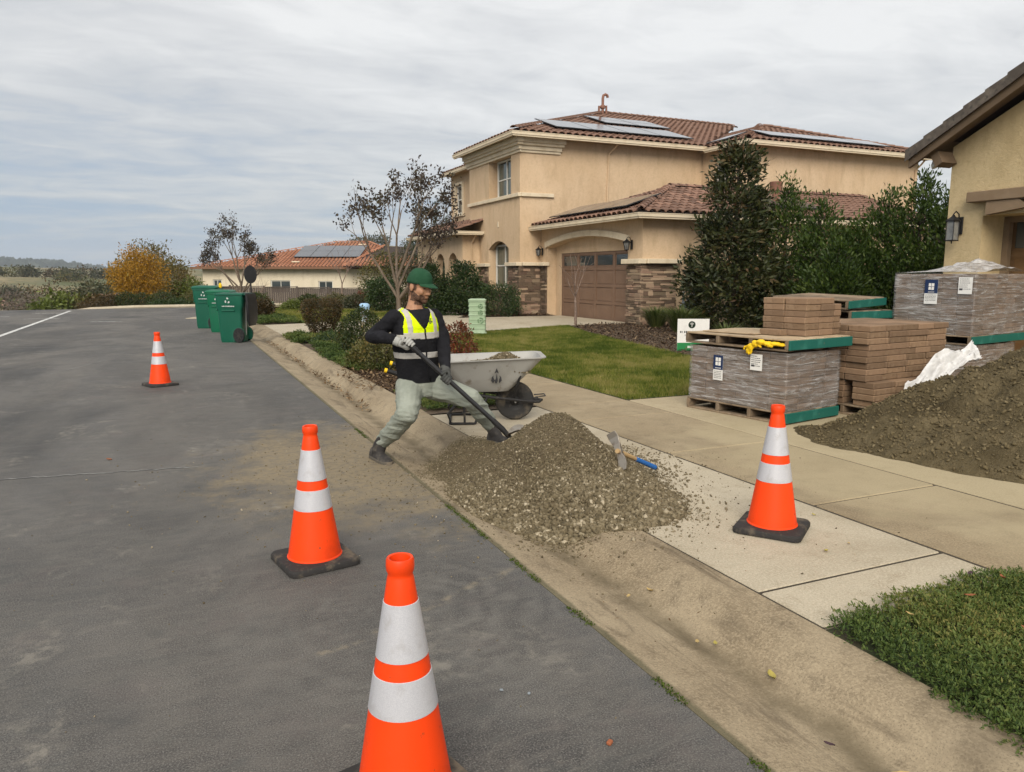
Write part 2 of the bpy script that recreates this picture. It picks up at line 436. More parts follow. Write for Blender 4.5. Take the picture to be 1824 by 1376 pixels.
# ---------------------------------------------------------------- the setting
def T(x, y):
    x = np.asarray(x, float); y = np.asarray(y, float)
    s = np.clip((y - 36) / 24, 0, 1); s = s * s * (3 - 2 * s); z = -1.35 * s
    w = np.clip((-2.5 - x) / 8, 0, 1); s2 = np.clip((y - 39) / 30, 0, 1); z = z - 5.0 * w * s2
    l2 = np.clip((-9 - x) / 20, 0, 1); z = z - 3 * l2 * np.clip((y - 10) / 60, 0, 1)
    far = np.clip((y - 110) / 300, 0, 1); z = z - 6 * far
    def hill(cx, cy, rx, ry, h): return h * np.exp(-((x - cx) / rx) ** 2 - ((y - cy) / ry) ** 2)
    z = z + hill(-95, 340, 95, 90, 12.5) + hill(-20, 420, 70, 90, 9) + hill(66, 250, 40, 50, 15) + hill(-260, 420, 110, 120, 22)
    z = z + hill(220, 520, 160, 150, 16) + hill(-420, 900, 260, 200, 34) + hill(-60, 800, 200, 160, 18)
    return z
def height_sheet(name, xs, ys, fz, m, smooth=True):
    X, Y = np.meshgrid(xs, ys); Z = fz(X, Y); nx, ny = len(xs), len(ys)
    v = np.stack([X, Y, Z], -1).reshape(-1, 3); i = np.arange(nx * ny).reshape(ny, nx)
    f = np.stack([i[:-1, :-1], i[:-1, 1:], i[1:, 1:], i[1:, :-1]], -1).reshape(-1, 4)
    return link(name, np_mesh(name, v, f, m, smooth))
xs = np.unique(np.concatenate([np.linspace(-40, 60, 70), np.linspace(-400, 400, 60), np.linspace(-3000, 3000, 40)]))
ys = np.unique(np.concatenate([np.linspace(-20, 100, 70), np.linspace(100, 700, 60), np.linspace(700, 4500, 30)]))
def gz(x, y):
    z = T(x, y) - .14
    z = z + np.where(y > 60, 1.6 * (fbm(np.stack([x / 28, y / 28, x * 0], -1).reshape(-1, 3)).reshape(x.shape) - .5), 0)
    return z
tag(height_sheet('ground', xs, ys, gz, M['dry']), 'dry open ground running out to the hills', kind='structure')
def ridge(name, x0, x1, y, zf, m, depth=500):
    n = 90; X = np.linspace(x0, x1, n); rows = []
    for k, t in enumerate((0, .25, .5, .75, 1.)):
        z = zf(X) * (1 - (1 - t) ** 1.6) - 8 * (1 - t)
        rows.append(np.stack([X, np.full(n, y + depth * t), z], -1))
    v = np.concatenate(rows); i = np.arange(5 * n).reshape(5, n); f = np.stack([i[:-1, :-1], i[:-1, 1:], i[1:, 1:], i[1:, :-1]], -1).reshape(-1, 4)
    return link(name, np_mesh(name, v, f, m, True))
M['ridge'] = mat('wooded_ridge', (.035, .045, .028), [((.075, .07, .045), .012, .45, .65)], coord='P')
def ridge_h(X): return np.clip(58 - .112 * (X + 560), 5, 58) + 16 * (fbm(np.stack([X / 160, X * 0 + 3, X * 0], -1)) - .5) + 9 * (fbm(np.stack([X / 30, X * 0 + 9, X * 0], -1)) - .5)
tag(ridge('hill', -2600, 900, 2300, ridge_h, M['ridge']), 'long wooded ridge on the skyline', kind='structure')

# road
rx = np.linspace(-15, 1.52, 12); ry = np.concatenate([np.linspace(-4, 34, 20), np.linspace(35, 52, 12)])
def rdz(x, y): return np.where(y > 36, T(x, y) - .004 * (y - 36) ** 2 * .35, 0.)
tag(height_sheet('road', rx, ry, rdz, M['asphalt']), 'worn grey asphalt street', kind='structure')
side = sheet('cross_street', [(1.52, 28.6), (3.3, 28.8), (3.3, 39.2), (1.52, 39.2)], -.004, M['asphalt']); tag(side, 'asphalt side street mouth beyond the bins', kind='structure')
def strip(name, x0, y0, x1, y1, w, z, m, wob=0., n=24):
    p = []; d = Vector((x1 - x0, y1 - y0)); q = Vector((-d.y, d.x)).normalized()
    L = []; Rr = []
    for i in range(n + 1):
        t = i / n; o = (rnd.random() - .5) * wob; c = Vector((x0, y0)) + d * t + q * o; ww = w * (1 if not wob else .6 + .8 * rnd.random()) / 2
        L.append((*(c + q * ww), z)); Rr.append((*(c - q * ww), z))
    b = MB(); b.add(L + Rr, [(i, n + 1 + i, n + 2 + i, i + 1) for i in range(n)]); return b.build(name, m)
mk = tag(strip('road_marking', -3.85, 20.5, -3.85, 35.5, .12, .005, M['line']), 'long white centre line painted on the street', kind='structure')
for (a, b_, c, d) in ((-6.8, 31.6, -5.3, 31.5), (-4.6, 29.6, -3.5, 29.5), (-2.4, 26.9, -1.5, 26.8), (-4.9, 33.6, -3.3, 33.4)):
    tag(strip('road_marking', a, b_, c, d, .09, .005, M['line']), kind='structure')
for (a, b_, c, d, w) in ((-6, 18.9, .95, 16.7, .022), (-1.5, 6.34, .1, 6.12, .016), (-7, 26.6, -.2, 25.5, .03), (-1.6, 13.2, -1.15, 14.6, .015)):
    tag(strip('road_crack', a, b_, c, d, w, .004, M['crack'], .03, 60), kind='structure')

# kerb and gutter: cast segments with open joints
curb = sheet('curb', [(1.55, -2), (2.31, -2), (2.31, 27.9), (1.55, 27.9)], -.11, M['joint']); tag(curb, 'rolled tan concrete kerb and gutter', kind='structure')
PD = [(1.522, .001), (1.60, -.010), (1.80, -.052), (1.91, -.070), (1.96, -.066), (2.03, -.030), (2.11, .020), (2.19, .040), (2.325, .040)]
PR = [(1.522, .001), (1.60, -.008), (1.80, -.052), (1.91, -.070), (1.96, -.066), (2.03, -.018), (2.11, .042), (2.20, .064), (2.325, .064)]
def kp(y):
    a = np.clip((y - 7.0) / .9, 0, 1) * (1 - np.clip((y - 16.9) / .8, 0, 1)) + np.clip((y - 23.6) / .8, 0, 1)
    return [(x0, z0 * (1 - a) + z1 * a) for (x0, z0), (_, z1) in zip(PD, PR)]
yb = [-2.0, 1.2, 4.28, 7.3, 10.35, 13.4, 16.45, 19.5, 22.55, 25.2, 27.9]
for a, b_ in zip(yb[:-1], yb[1:]):
    m = MB(); ysx = np.linspace(a + .008, b_ - .008, 9); rings = []
    for y in ysx:
        pr = kp(y); rings.append([(x, y, z) for x, z in pr] + [(2.325, y, -.16), (1.522, y, -.16)])
    m.loft([r[::-1] for r in rings]); o = m.build('curb_segment', M['gutter'], curb); autosmooth(o, 50)

# sidewalk and drive slabs
def slab(name, par, x0, x1, y0, y1, z, m, g=.0055):
    b = MB(); b.bb(((x0 + x1) / 2, (y0 + y1) / 2, z - .06), (x1 - x0 - 2 * g, y1 - y0 - 2 * g, .12), .009); return b.build(name, m, par)
sw = sheet('sidewalk', [(3.57, -2), (4.72, -2), (4.72, 24), (3.57, 24)], .0285, M['joint']); tag(sw, 'tan concrete sidewalk running beside the lawn', kind='structure')
yy = [-2, .4, 1.9, 3.38, 4.9, 6.4, 7.25, 8.8, 10.3, 11.8, 13.3, 14.8, 16.3, 17.8, 19.3, 20.8, 22.3, 24]
for a, b_ in zip(yy[:-1], yy[1:]): slab('slab', sw, 3.585, 4.70, a, b_, .035 + rnd.uniform(-.002, .003), M['walkc'])
ap = sheet('driveway_apron', [(2.33, 2.12), (3.58, 2.12), (3.58, 7.3), (2.33, 7.3)], .0290, M['joint']); tag(ap, 'pale concrete driveway approach under the cone', kind='structure')
for a, b_ in ((2.12, 2.50), (2.50, 4.92), (4.92, 7.28)): slab('slab', ap, 2.345, 3.572, a, b_, .034, M['apron'])
dv = sheet('driveway', [(4.72, -2), (12.2, -2), (12.2, 7.3), (4.725, 7.3)], .0300, M['joint']); tag(dv, 'pale concrete driveway under the stacked pallets', kind='structure')
for x0, x1 in ((4.715, 8.4), (8.4, 12.18)):
    for a, b_ in ((-2, 1.6), (1.6, 7.25)): slab('slab', dv, x0, x1, a, b_, .036, M['drivec'])
DRV = [(2.34, 17.5), (3.57, 17.5), (4.74, 17.45), (6.7, 17.5), (10.4, 19.0), (12.5, 19.15), (12.5, 23.6), (9.0, 23.7), (6.0, 23.4), (2.34, 22.6)]
b = MB(); b.prism(DRV, -.1, .042); hd = b.build('driveway', M['apron'], bevel=.01); tag(hd, 'concrete driveway leading up to the brown garage door', kind='structure')
wk = MB(); wk.prism([(5.2, 23.3), (8.6, 23.6), (9.6, 25.4), (10.2, 27.8), (9.4, 28.0), (8.2, 25.6), (5.2, 24.8)], -.1, .052); tag(wk.build('garden_path', M['apron'], bevel=.01), 'pale concrete path curving to the porch', kind='structure')

# lawns, beds
LAWN = [(4.73, 7.28), (4.73, 17.42), (6.6, 17.45), (10.2, 18.85), (9.75, 17.6), (9.25, 15.8), (8.75, 13.5), (8.25, 10.8), (8.0, 8.8), (7.9, 7.28)]
tag(sheet('lawn', LAWN, .03, M['lawn_base']), 'lawn ground in front of the house', kind='structure')
LAWN2 = [(3.4, 23.0), (6.0, 23.5), (7.6, 25.2), (8.8, 28), (8.6, 33.6), (3.0, 33.6), (2.9, 27.0)]
tag(sheet('lawn', LAWN2, .028, M['lawn_base']), 'smaller lawn ground beyond the driveway', kind='structure')
BED = [(10.2, 18.85), (12.2, 19.1), (20, 18.6), (20, 8.9), (12.2, 8.9), (12.2, 7.3), (7.9, 7.28), (8.0, 8.8), (8.25, 10.8), (8.75, 13.5), (9.25, 15.8), (9.75, 17.6)]
tag(sheet('planting_bed', BED, .034, M['soil']), 'dark bark mulch bed along the house', kind='structure')
STRIP = [(2.34, 7.3), (3.57, 7.3), (3.57, 17.45), (2.34, 17.45)]
tag(sheet('planting_bed', STRIP, .040, M['soil']), 'planting strip between kerb and sidewalk', kind='structure')
tag(sheet('planting_bed', [(2.34, 22.7), (3.4, 23.0), (2.9, 27), (3.0, 33.6), (2.34, 28)], .036, M['soil']), kind='structure')
tag(sheet('planting_bed', [(2.34, -2), (3.57, -2), (3.57, 2.11), (2.34, 2.11)], .030, mat('root_mat', (.030, .040, .014), [((.05, .04, .025), 12, .45, .7)], coord='P')), 'soil under the ground cover beside the kerb', kind='structure')
tag(sheet('planting_bed', [(8.8, 28), (7.6, 25.2), (9.2, 25.4), (12, 24.6), (12.5, 34), (8.6, 33.6)], .030, M['soil']), kind='structure')
tag(sheet('planting_bed', [(9.0, 23.75), (12.4, 23.65), (12.4, 24.6), (9.2, 25.3)], .031, M['soil']), kind='structure')
# island bed across the side street, with its kerb
ib = MB(); IS = [(-3.6, 41.2), (-1.6, 39.9), (.6, 39.25), (4, 39.0), (12, 38.6), (22, 40), (22, 52), (-4.5, 52)]
v = []; Tq = lambda x, y: float(T(x, y)) + .06
isl = sheet('planting_bed', IS, 0, M['soil']); 
for vv in isl.data.vertices: vv.co.z = Tq(vv.co.x, vv.co.y)
tag(isl, 'mulched corner bed beyond the side street', kind='structure')
kb = MB(); pts = [(-4.6, 42.4), (-3.6, 41.2), (-1.6, 39.9), (.6, 39.2), (4, 38.95), (12, 38.5)]
kb.tube([(x, y, Tq(x, y) - .02) for x, y in pts], .11, 6); tag(kb.build('curb', M['apron']), 'pale kerb around the corner bed', kind='structure')
cn = MB(); cn.prism([(.35, 27.6), (1.5, 27.2), (2.2, 27.95), (2.2, 28.9), (.9, 28.9)], -.1, .02); tag(cn.build('curb_ramp', M['apron'], bevel=.01), 'pale concrete corner ramp behind the bins', kind='structure')

# ---------------------------------------------------------------- blades, sprigs and chips (uncountable stuff)
M['grass'] = leafmat('grass_blades', [(.055, .085, .012), (.130, .158, .024), (.21, .21, .048), (.30, .26, .09)], .3, .7, .15)
M['gcov'] = leafmat('ground_cover_leaf', [(.030, .056, .014), (.075, .118, .028), (.130, .165, .040), (.23, .20, .06)], .25, .6, .25)
M['bark'] = leafmat('bark_chips', [(.035, .022, .014), (.065, .040, .026), (.11, .072, .045), (.22, .16, .10)], 0, .9, .1)
M['litter'] = leafmat('leaf_litter', [(.09, .055, .03), (.17, .11, .06), (.30, .21, .12)], .1, .8, .1)
def scatter(poly, n, rg=RG):
    p = np.array(poly); lo = p.min(0); hi = p.max(0); out = np.zeros((0, 2))
    while len(out) < n:
        q = lo + rg.random((n, 2)) * (hi - lo); q = q[inpoly_np(q[:, 0], q[:, 1], poly)]; out = np.concatenate([out, q])
    return out[:n]
def blades(name, poly, n, h, w, z, m, lean=.5, rg=RG):
    p = scatter(poly, n, rg); a = rg.random(n) * 6.283; b = rg.random(n) * 6.283
    patch = fbm(np.stack([p[:, 0] * .9, p[:, 1] * .9, np.zeros(n)], -1)); fine = fbm(np.stack([p[:, 0] * 5, p[:, 1] * 5, np.zeros(n) + 4], -1))
    hh = h * (.55 + .9 * rg.random(n)) * (.55 + .9 * fine); d = np.stack([np.cos(a), np.sin(a)], -1) * (w / 2)
    le = np.stack([np.cos(b), np.sin(b)], -1) * (hh * lean * rg.random(n))[:, None]; v = np.zeros((n, 3, 3))
    v[:, 0, :2] = p - d; v[:, 1, :2] = p + d; v[:, 2, :2] = p + le; v[:, :, 2] = z; v[:, 2, 2] = z + hh
    ti = np.clip(.42 + 1.5 * (patch - .5) + 1.5 * (fine - .5) + .22 * rg.standard_normal(n), 0, 1)
    return link(name, np_mesh(name, v.reshape(-1, 3), np.arange(3 * n).reshape(n, 3), m, False, np.repeat(ti, 3)))
def leaves_at(p, d, nrm, L, Wd, ti, fold=.25):
    """folded 4-vertex leaf blades: base p, direction d, normal nrm (arrays)"""
    n = len(p); s = np.cross(d, nrm); s /= np.linalg.norm(s, axis=1)[:, None] + 1e-9; L = L[:, None]; Wd = Wd[:, None]
    v = np.zeros((n, 4, 3)); v[:, 0] = p; v[:, 1] = p + d * L * .48 - s * Wd * .5 + nrm * Wd * fold; v[:, 2] = p + d * L; v[:, 3] = p + d * L * .48 + s * Wd * .5 + nrm * Wd * fold
    i = np.arange(n)[:, None] * 4; f = np.concatenate([i + [0, 1, 2], i + [0, 2, 3]], 1).reshape(-1, 3)
    return v.reshape(-1, 3), f, np.repeat(ti, 4)
def unit(n, rg=RG):
    v = rg.standard_normal((n, 3)); return v / np.linalg.norm(v, axis=1)[:, None]
def nrmz(v): return v / (np.linalg.norm(v, axis=1)[:, None] + 1e-9)
def sprigs(name, poly, n, per, L, leaf, z, m, mound=.05, fr=1.0, rg=RG):
    """creeping ground cover: short arching stems clothed in small leaves, on low mounds"""
    p = scatter(poly, n, rg); nz = fbm(np.stack([p[:, 0] * 3.2 * fr, p[:, 1] * 3.2 * fr, np.zeros(n) + 2], -1)); tone = fbm(np.stack([p[:, 0] * 1.4 * fr, p[:, 1] * 1.4 * fr, np.zeros(n) + 8], -1))
    base = np.stack([p[:, 0], p[:, 1], z + mound * np.clip((nz - .25) * 2, 0, 1.2) * rg.random(n) ** .5], -1)
    a = rg.random(n) * 6.283; up = .25 + .7 * rg.random(n); d = nrmz(np.stack([np.cos(a), np.sin(a), up], -1))
    P_, D_, N_, T_ = [], [], [], []
    for k in range(per):
        t = (k + .5) / per; pos = base + d * (L * t) - np.array([0, 0, 1.]) * (L * .35 * t * t)
        dd = nrmz(d + 1.1 * unit(n, rg) + np.array([0, 0, .25])); P_.append(pos); D_.append(dd); N_.append(nrmz(unit(n, rg) * .6 + np.array([0, 0, 1.])))
        T_.append(np.clip(.30 + 1.3 * (tone - .5) + .42 * t * rg.random(n) + .15 * rg.standard_normal(n), 0, 1))
    P_ = np.concatenate(P_); D_ = np.concatenate(D_); N_ = np.concatenate(N_); T_ = np.concatenate(T_); q = len(P_)
    v, f, ti = leaves_at(P_, D_, N_, leaf * (.6 + .8 * rg.random(q)), leaf * .36 * (.7 + .6 * rg.random(q)), T_)
    return link(name, np_mesh(name, v, f, m, False, ti))
def chips(name, poly, n, sz, z, m, zr=.02, rg=RG, toff=0., zf=None):
    p = scatter(poly, n, rg); P3 = np.stack([p[:, 0], p[:, 1], z + zr * rg.random(n) + (0 if zf is None else zf(p[:, 0], p[:, 1]))], -1)
    d = unit(n, rg); d[:, 2] *= .35; d = nrmz(d); nn = nrmz(unit(n, rg) * .5 + np.array([0, 0, 1.]))
    v, f, ti = leaves_at(P3, d, nn, sz * (.5 + rg.random(n)), sz * .45 * (.5 + rg.random(n)), np.clip(rg.random(n) ** 1.6 + toff, 0, 1), .1)
    return link(name, np_mesh(name, v, f, m, False, ti))
tag(blades('grass', LAWN, 170000, .050, .011, .028, M['grass'], .9), 'short mown yellowish green grass on the lawn before the house', 'grass', kind='stuff')
tag(blades('grass', LAWN2, 45000, .06, .022, .026, M['grass'], .9), 'short green grass on the lawn beyond the driveway', 'grass', kind='stuff')
FG = [(2.33, -.6), (3.62, -.6), (3.62, 2.16), (3.3, 2.20), (2.95, 2.14), (2.6, 2.16), (2.37, 2.10), (2.31, 1.7), (2.27, 1.4), (2.30, .8)]
tag(sprigs('ground_cover', FG, 12500, 11, .072, .019, .03, M['gcov'], .075), 'dense creeping green ground cover in the near corner by the kerb', 'ground cover', kind='stuff')
tag(sprigs('ground_cover', [(2.38, 7.45), (3.5, 7.45), (3.5, 8.9), (2.9, 9.2), (2.42, 8.8)], 4200, 8, .08, .026, .045, M['gcov'], .05), 'green creeping ground cover behind the worker beside the approach', 'ground cover', kind='stuff')
tag(sprigs('ground_cover', [(2.36, 11.0), (2.9, 10.8), (3.1, 12.5), (3.5, 14.5), (3.4, 15.4), (2.5, 15.4), (2.30, 13)], 6000, 8, .10, .034, .05, M['gcov'], .12), 'dark green ground cover mound between kerb and round shrub', 'ground cover', kind='stuff')
tag(sprigs('ground_cover', [(2.30, 16.0), (3.5, 15.9), (3.54, 17.4), (2.7, 17.6), (2.20, 17.3)], 4200, 8, .11, .04, .05, M['gcov'], .14), 'low ground cover mound at the edge of the driveway', 'ground cover', kind='stuff')
tag(sprigs('ground_cover', [(2.2, 22.6), (3.5, 22.9), (3.3, 26.0), (2.3, 26.0)], 2600, 7, .12, .05, .05, M['gcov'], .16), 'low green ground cover beyond the driveway by the bins', 'ground cover', kind='stuff')
tag(chips('mulch', BED, 30000, .075, .036, M['bark'], .03), 'dark brown bark mulch in the bed by the house', 'mulch', kind='stuff')
tag(chips('mulch', [(2.36, 8.6), (3.55, 8.6), (3.55, 12.4), (2.36, 11.6)], 9000, .05, .042, M['bark'], .03), 'dark bark mulch in the strip along the kerb', 'mulch', kind='stuff')
tag(chips('leaf_litter', [(2.05, 9.0), (2.8, 8.8), (3.3, 11.4), (2.5, 11.9), (2.1, 11.0)], 900, .055, .055, M['litter'], .03), 'pale dry leaves scattered over the mulch strip', 'leaf litter', kind='stuff')
gl = [(1.86, 8.2), (1.98, 8.2), (2.02, 12), (1.99, 18), (1.90, 18), (1.88, 12)]
tag(chips('leaf_litter', gl, 420, .05, -.046, M['litter'], .012), 'dry leaf bits caught in the gutter line', 'leaf litter', kind='stuff')
tag(chips('leaf_litter', [(1.6, 2.2), (2.3, 2.0), (2.3, 8), (1.7, 8)], 60, .018, -.01, M['litter'], .01), kind='stuff')
tag(chips('mulch', IS, 2500, .12, .062, M['bark'], .05, zf=T), 'brown mulch in the far corner bed', 'mulch', kind='stuff')
tag(chips('mulch', [(9.0, 23.75), (12.2, 23.65), (12.2, 24.5), (11.2, 25), (11.0, 28), (9.3, 25.5)], 4000, .09, .036, M['bark'], .03), 'brown mulch under the low hedge by the stone wall', 'mulch', kind='stuff')
# moss line in the asphalt edge joint
M['moss'] = leafmat('moss', [(.035, .055, .012), (.07, .10, .02), (.11, .15, .03)], .2, .8, .1)
mp_ = np.zeros((5200, 3)); mp_[:, 1] = .9 + 6.2 * RG.random(5200) ** 1.2; keep = fbm(np.stack([mp_[:, 1] * 3, mp_[:, 0], mp_[:, 0]], -1)) > .585; mp_ = mp_[keep]; q = len(mp_)
mp_[:, 0] = 1.522 + .010 * RG.standard_normal(q); mp_[:, 2] = .001
v_, f_, t_ = leaves_at(mp_, nrmz(unit(q) + np.array([0, 0, .9])), unit(q),   .004 + .008 * RG.random(q), .004 + .005 * RG.random(q), RG.random(q))
tag(link('moss', np_mesh('moss', v_, f_, M['moss'], False, t_)), 'thin line of green moss between asphalt and gutter', 'moss', kind='stuff')
# ---------------------------------------------------------------- heaps of gravel and sand
M['gravelbed'] = mat('gravel_fines', (.105, .080, .046), [((.165, .128, .078), 14, .4, .7), ((.07, .053, .032), 3, .5, .7)], coord='P', bump=[(60, 1, .01), (18, .6, .02)], rough=.95)
M['stone'] = leafmat('crushed_rock', [(.078, .062, .036), (.135, .108, .064), (.205, .168, .106), (.42, .36, .26)], 0, .9, .2)
def ground_z(x, y):
    x = np.asarray(x, float); z = np.where(x < 1.522, 0., 0.); xs_ = [p[0] for p in PD]; zs_ = [p[1] for p in PD]
    return np.where(x < 1.522, 0., np.where(x < 2.335, np.interp(x, xs_, zs_), .035))
def heap_z(x, y):
    x = np.asarray(x, float); y = np.asarray(y, float)
    n = fbm(np.stack([x.ravel() * 2.1, y.ravel() * 2.1, x.ravel() * 0 + 1], -1)).reshape(x.shape) - .5
    # outline radius by direction round the peak
    dx, dy = x - 2.55, y - 4.88; th = np.arctan2(dy, dx); r = np.hypot(dx, dy)
    ang = np.array([-180, -150, -120, -100, -80, -60, -30, 0, 30, 60, 90, 120, 150, 180]) * math.pi / 180
    rad = np.array([.88, 1.06, 1.40, 1.46, 1.30, .80, .63, .59, .64, .70, .68, .62, .70, .88])
    Rr = np.interp(th, ang, rad) * (1 + .22 * n)
    t = np.clip(1 - r / Rr, 0, 1); z = .475 * (t ** 1.0) * (1 - .22 * np.exp(-((t - .42) / .2) ** 2)) + .05 * n * np.clip(t * 4, 0, 1)
    z = np.where(t > .86, z - .42 * (t - .86) , z)
    # toe fan under the worker's front boot and towards the barrow
    z2 = .105 * np.exp(-((x - 2.30) / .36) ** 2 - ((y - 5.42) / .36) ** 2)
    return np.maximum(z, z2) + np.where(z2 > z, .02 * n, 0)
GP = [(1.0, 3.2), (3.9, 3.2), (3.9, 6.5), (1.0, 6.5)]
X, Y = np.meshgrid(np.linspace(1.1, 3.9, 150), np.linspace(3.1, 6.5, 170)); Hh = heap_z(X, Y); Zf = ground_z(X, Y) + Hh - .012
v = np.stack([X, Y, Zf], -1).reshape(-1, 3); i = np.arange(X.size).reshape(X.shape)
f = np.stack([i[:-1, :-1], i[:-1, 1:], i[1:, 1:], i[1:, :-1]], -1); keep = (Hh[:-1, :-1] > .014) | (Hh[1:, 1:] > .014) | (Hh[:-1, 1:] > .014)
me = np_mesh('gravel_fines', v, f[keep], M['gravelbed'], True)
heap = link('gravel_heap', me)
tag(heap, 'heap of crushed tan gravel spilling over the gutter and approach', 'gravel heap')
def stones(name, p, size, m, parent=None, toff=0., rg=RG):
    """angular crushed stones: randomly sheared and cut cubes, flat shaded"""
    n = len(p); cube = np.array([(x, y, z) for z in (-1, 1) for y in (-1, 1) for x in (-1, 1)], float) * .5
    v = cube[None] + .26 * (rg.random((n, 8, 3)) - .5) * 1.6
    v *= (size[:, None] * (np.array([1.25, .9, .62])[None] * (.7 + .6 * rg.random((n, 3)))))[:, None, :]
    q = rg.standard_normal((n, 4)); q[:, 1:3] *= .45; q /= np.linalg.norm(q, axis=1)[:, None]; w, x, y, z = q.T
    Rm = np.stack([1 - 2 * (y * y + z * z), 2 * (x * y - z * w), 2 * (x * z + y * w), 2 * (x * y + z * w), 1 - 2 * (x * x + z * z), 2 * (y * z - x * w), 2 * (x * z - y * w), 2 * (y * z + x * w), 1 - 2 * (x * x + y * y)], -1).reshape(n, 3, 3)
    v = np.einsum('nij,nkj->nki', Rm, v) + p[:, None, :]
    F = np.array([(0, 2, 3, 1), (4, 5, 7, 6), (0, 1, 5, 4), (2, 6, 7, 3), (0, 4, 6, 2), (1, 3, 7, 5)])
    f = (F[None] + 8 * np.arange(n)[:, None, None]).reshape(-1, 4); ti = np.clip(.38 + .20 * rg.standard_normal(n) + toff + .45 * (rg.random(n) > .95), 0, 1)
    return link(name, np_mesh(name, v.reshape(-1, 3), f, m, False, np.repeat(ti, 8)), parent)
def heap_stones():
    n = 170000; p = np.stack([1.1 + 2.8 * RG.random(n), 3.1 + 3.4 * RG.random(n)], -1); h = heap_z(p[:, 0], p[:, 1]); k = h > .006; p = p[k]; h = h[k]
    # coarse stones roll to the toe, fines stay on top
    low = np.clip(1 - h / .30, 0, 1); near = np.clip((5.2 - p[:, 1]) / 1.6, 0, 1)
    pr = .42 + .58 * np.clip(low * .6 + near * .6, 0, 1); k = RG.random(len(p)) < pr; p = p[k]; h = h[k]; low = low[k]; near = near[k]
    sz = (.0046 + .0085 * RG.random(len(p)) ** 2.6) * (.75 + 1.15 * low * near + .38 * near)
    P3 = np.stack([p[:, 0], p[:, 1], ground_z(p[:, 0], p[:, 1]) + h - .012 + sz * .35], -1)
    return P3[:56000], sz[:56000], .12 * (low * near)[:56000]
a, b_, c = heap_stones(); o = stones('gravel_stones', a, b_, M['stone'], heap, c - .02); o['kind'] = 'stuff'
# loose stones strewn round the heap, over road, gutter and approach
def loose(n, cx, cy, sx, sy, lo, hi):
    p = np.stack([cx + sx * RG.standard_normal(n), cy + sy * RG.standard_normal(n)], -1); h = heap_z(p[:, 0], p[:, 1]); p = p[h < .012]; s = lo + (hi - lo) * RG.random(len(p)) ** 2.5
    return np.stack([p[:, 0], p[:, 1], ground_z(p[:, 0], p[:, 1]) + s * .3], -1), s
def rim(n, a0, a1, fall, lo, hi):
    """stones that rolled off the toe: density falls off quickly outwards"""
    th = RG.uniform(a0, a1, n); ang = np.array([-180, -150, -120, -100, -80, -60, -30, 0, 30, 60, 90, 120, 150, 180]) * math.pi / 180; rad = np.array([.88, 1.06, 1.40, 1.46, 1.30, .80, .63, .59, .64, .70, .68, .62, .70, .88])
    r = np.interp(th, ang, rad) * .92 + RG.exponential(fall, n); p = np.stack([2.55 + r * np.cos(th), 4.88 + r * np.sin(th)], -1); h = heap_z(p[:, 0], p[:, 1]); p = p[h < .012]; s = lo + (hi - lo) * RG.random(len(p)) ** 2.5
    return np.stack([p[:, 0], p[:, 1], ground_z(p[:, 0], p[:, 1]) + s * .3], -1), s
PA = [rim(3600, -2.2, .5, .10, .0035, .014), rim(900, -2.9, .3, .30, .003, .010), rim(1100, 2.2, 3.6, .22, .003, .009), loose(1300, 1.1, 5.6, .7, .9, .0025, .009), loose(160, .6, 4.2, 1.4, 1.6, .002, .006)]
o = stones('loose_gravel', np.concatenate([x[0] for x in PA]), np.concatenate([x[1] for x in PA]), M['stone'], None, .08)
tag(o, 'loose gravel crumbs strewn on the road around the heap', 'gravel', kind='stuff')

M['sand'] = mat('damp_sand', (.108, .085, .047), [((.165, .131, .075), 5, .42, .72), ((.055, .042, .022), 1.6, .45, .7), ((.18, .145, .085), 40, .58, .8), ((.05, .038, .02), 75, .58, .75)], coord='P', bump=[(26, 1, .035), (70, 1, .012)], rough=.97, spec=.1)
def sand_z(x, y):
    x = np.asarray(x, float); y = np.asarray(y, float); sh = x.shape
    n = fbm(np.stack([x.ravel() * 1.5, y.ravel() * 1.5, x.ravel() * 0 + 5], -1), 5).reshape(sh) - .5; n2 = fbm(np.stack([x.ravel() * 6, y.ravel() * 6, x.ravel() * 0 + 2], -1), 5).reshape(sh) - .5
    dx, dy = x - 7.25, y - 3.75; th = np.arctan2(dy, dx); r = np.hypot(dx, dy)
    ang = np.array([-180, -150, -120, -90, -60, -30, 0, 30, 60, 90, 120, 150, 180]) * math.pi / 180
    rad = np.array([2.15, 2.05, 1.9, 1.9, 1.9, 2.0, 2.0, 1.9, 1.85, 1.85, 1.98, 2.35, 2.15])
    t = np.clip(1 - r / (np.interp(th, ang, rad) * (1 + .18 * n)), 0, 1)
    z = 1.32 * (t - .10 * np.sin(t * math.pi) ** 2) - .10 * np.clip((t - .8) / .2, 0, 1) ** 2
    z = z + (.24 * n + .21 * n2) * np.clip(t * 3, 0, 1)
    # slumped bite on the near shoulder
    z = z - .10 * np.exp(-((x - 6.5) / .30) ** 2 - ((y - 3.35) / .25) ** 2)
    # thin apron of spread sand on the street side
    z2 = .055 * np.exp(-((x - 5.45) / .38) ** 2 - ((y - 4.55) / .55) ** 2) * (1 + 1.2 * n2)
    return np.maximum(np.maximum(z, 0), z2)
X, Y = np.meshgrid(np.linspace(4.6, 9.4, 380), np.linspace(1.6, 5.9, 340)); Hh = sand_z(X, Y); v = np.stack([X, Y, .034 + Hh - .008], -1).reshape(-1, 3); i = np.arange(X.size).reshape(X.shape)
f = np.stack([i[:-1, :-1], i[:-1, 1:], i[1:, 1:], i[1:, :-1]], -1); keep = (Hh[:-1, :-1] > .010) | (Hh[1:, 1:] > .010)
sand = link('sand_heap', np_mesh('sand_heap', v, f[keep], M['sand'], True)); tag(sand, 'big heap of damp olive brown sand on the driveway', 'sand heap')
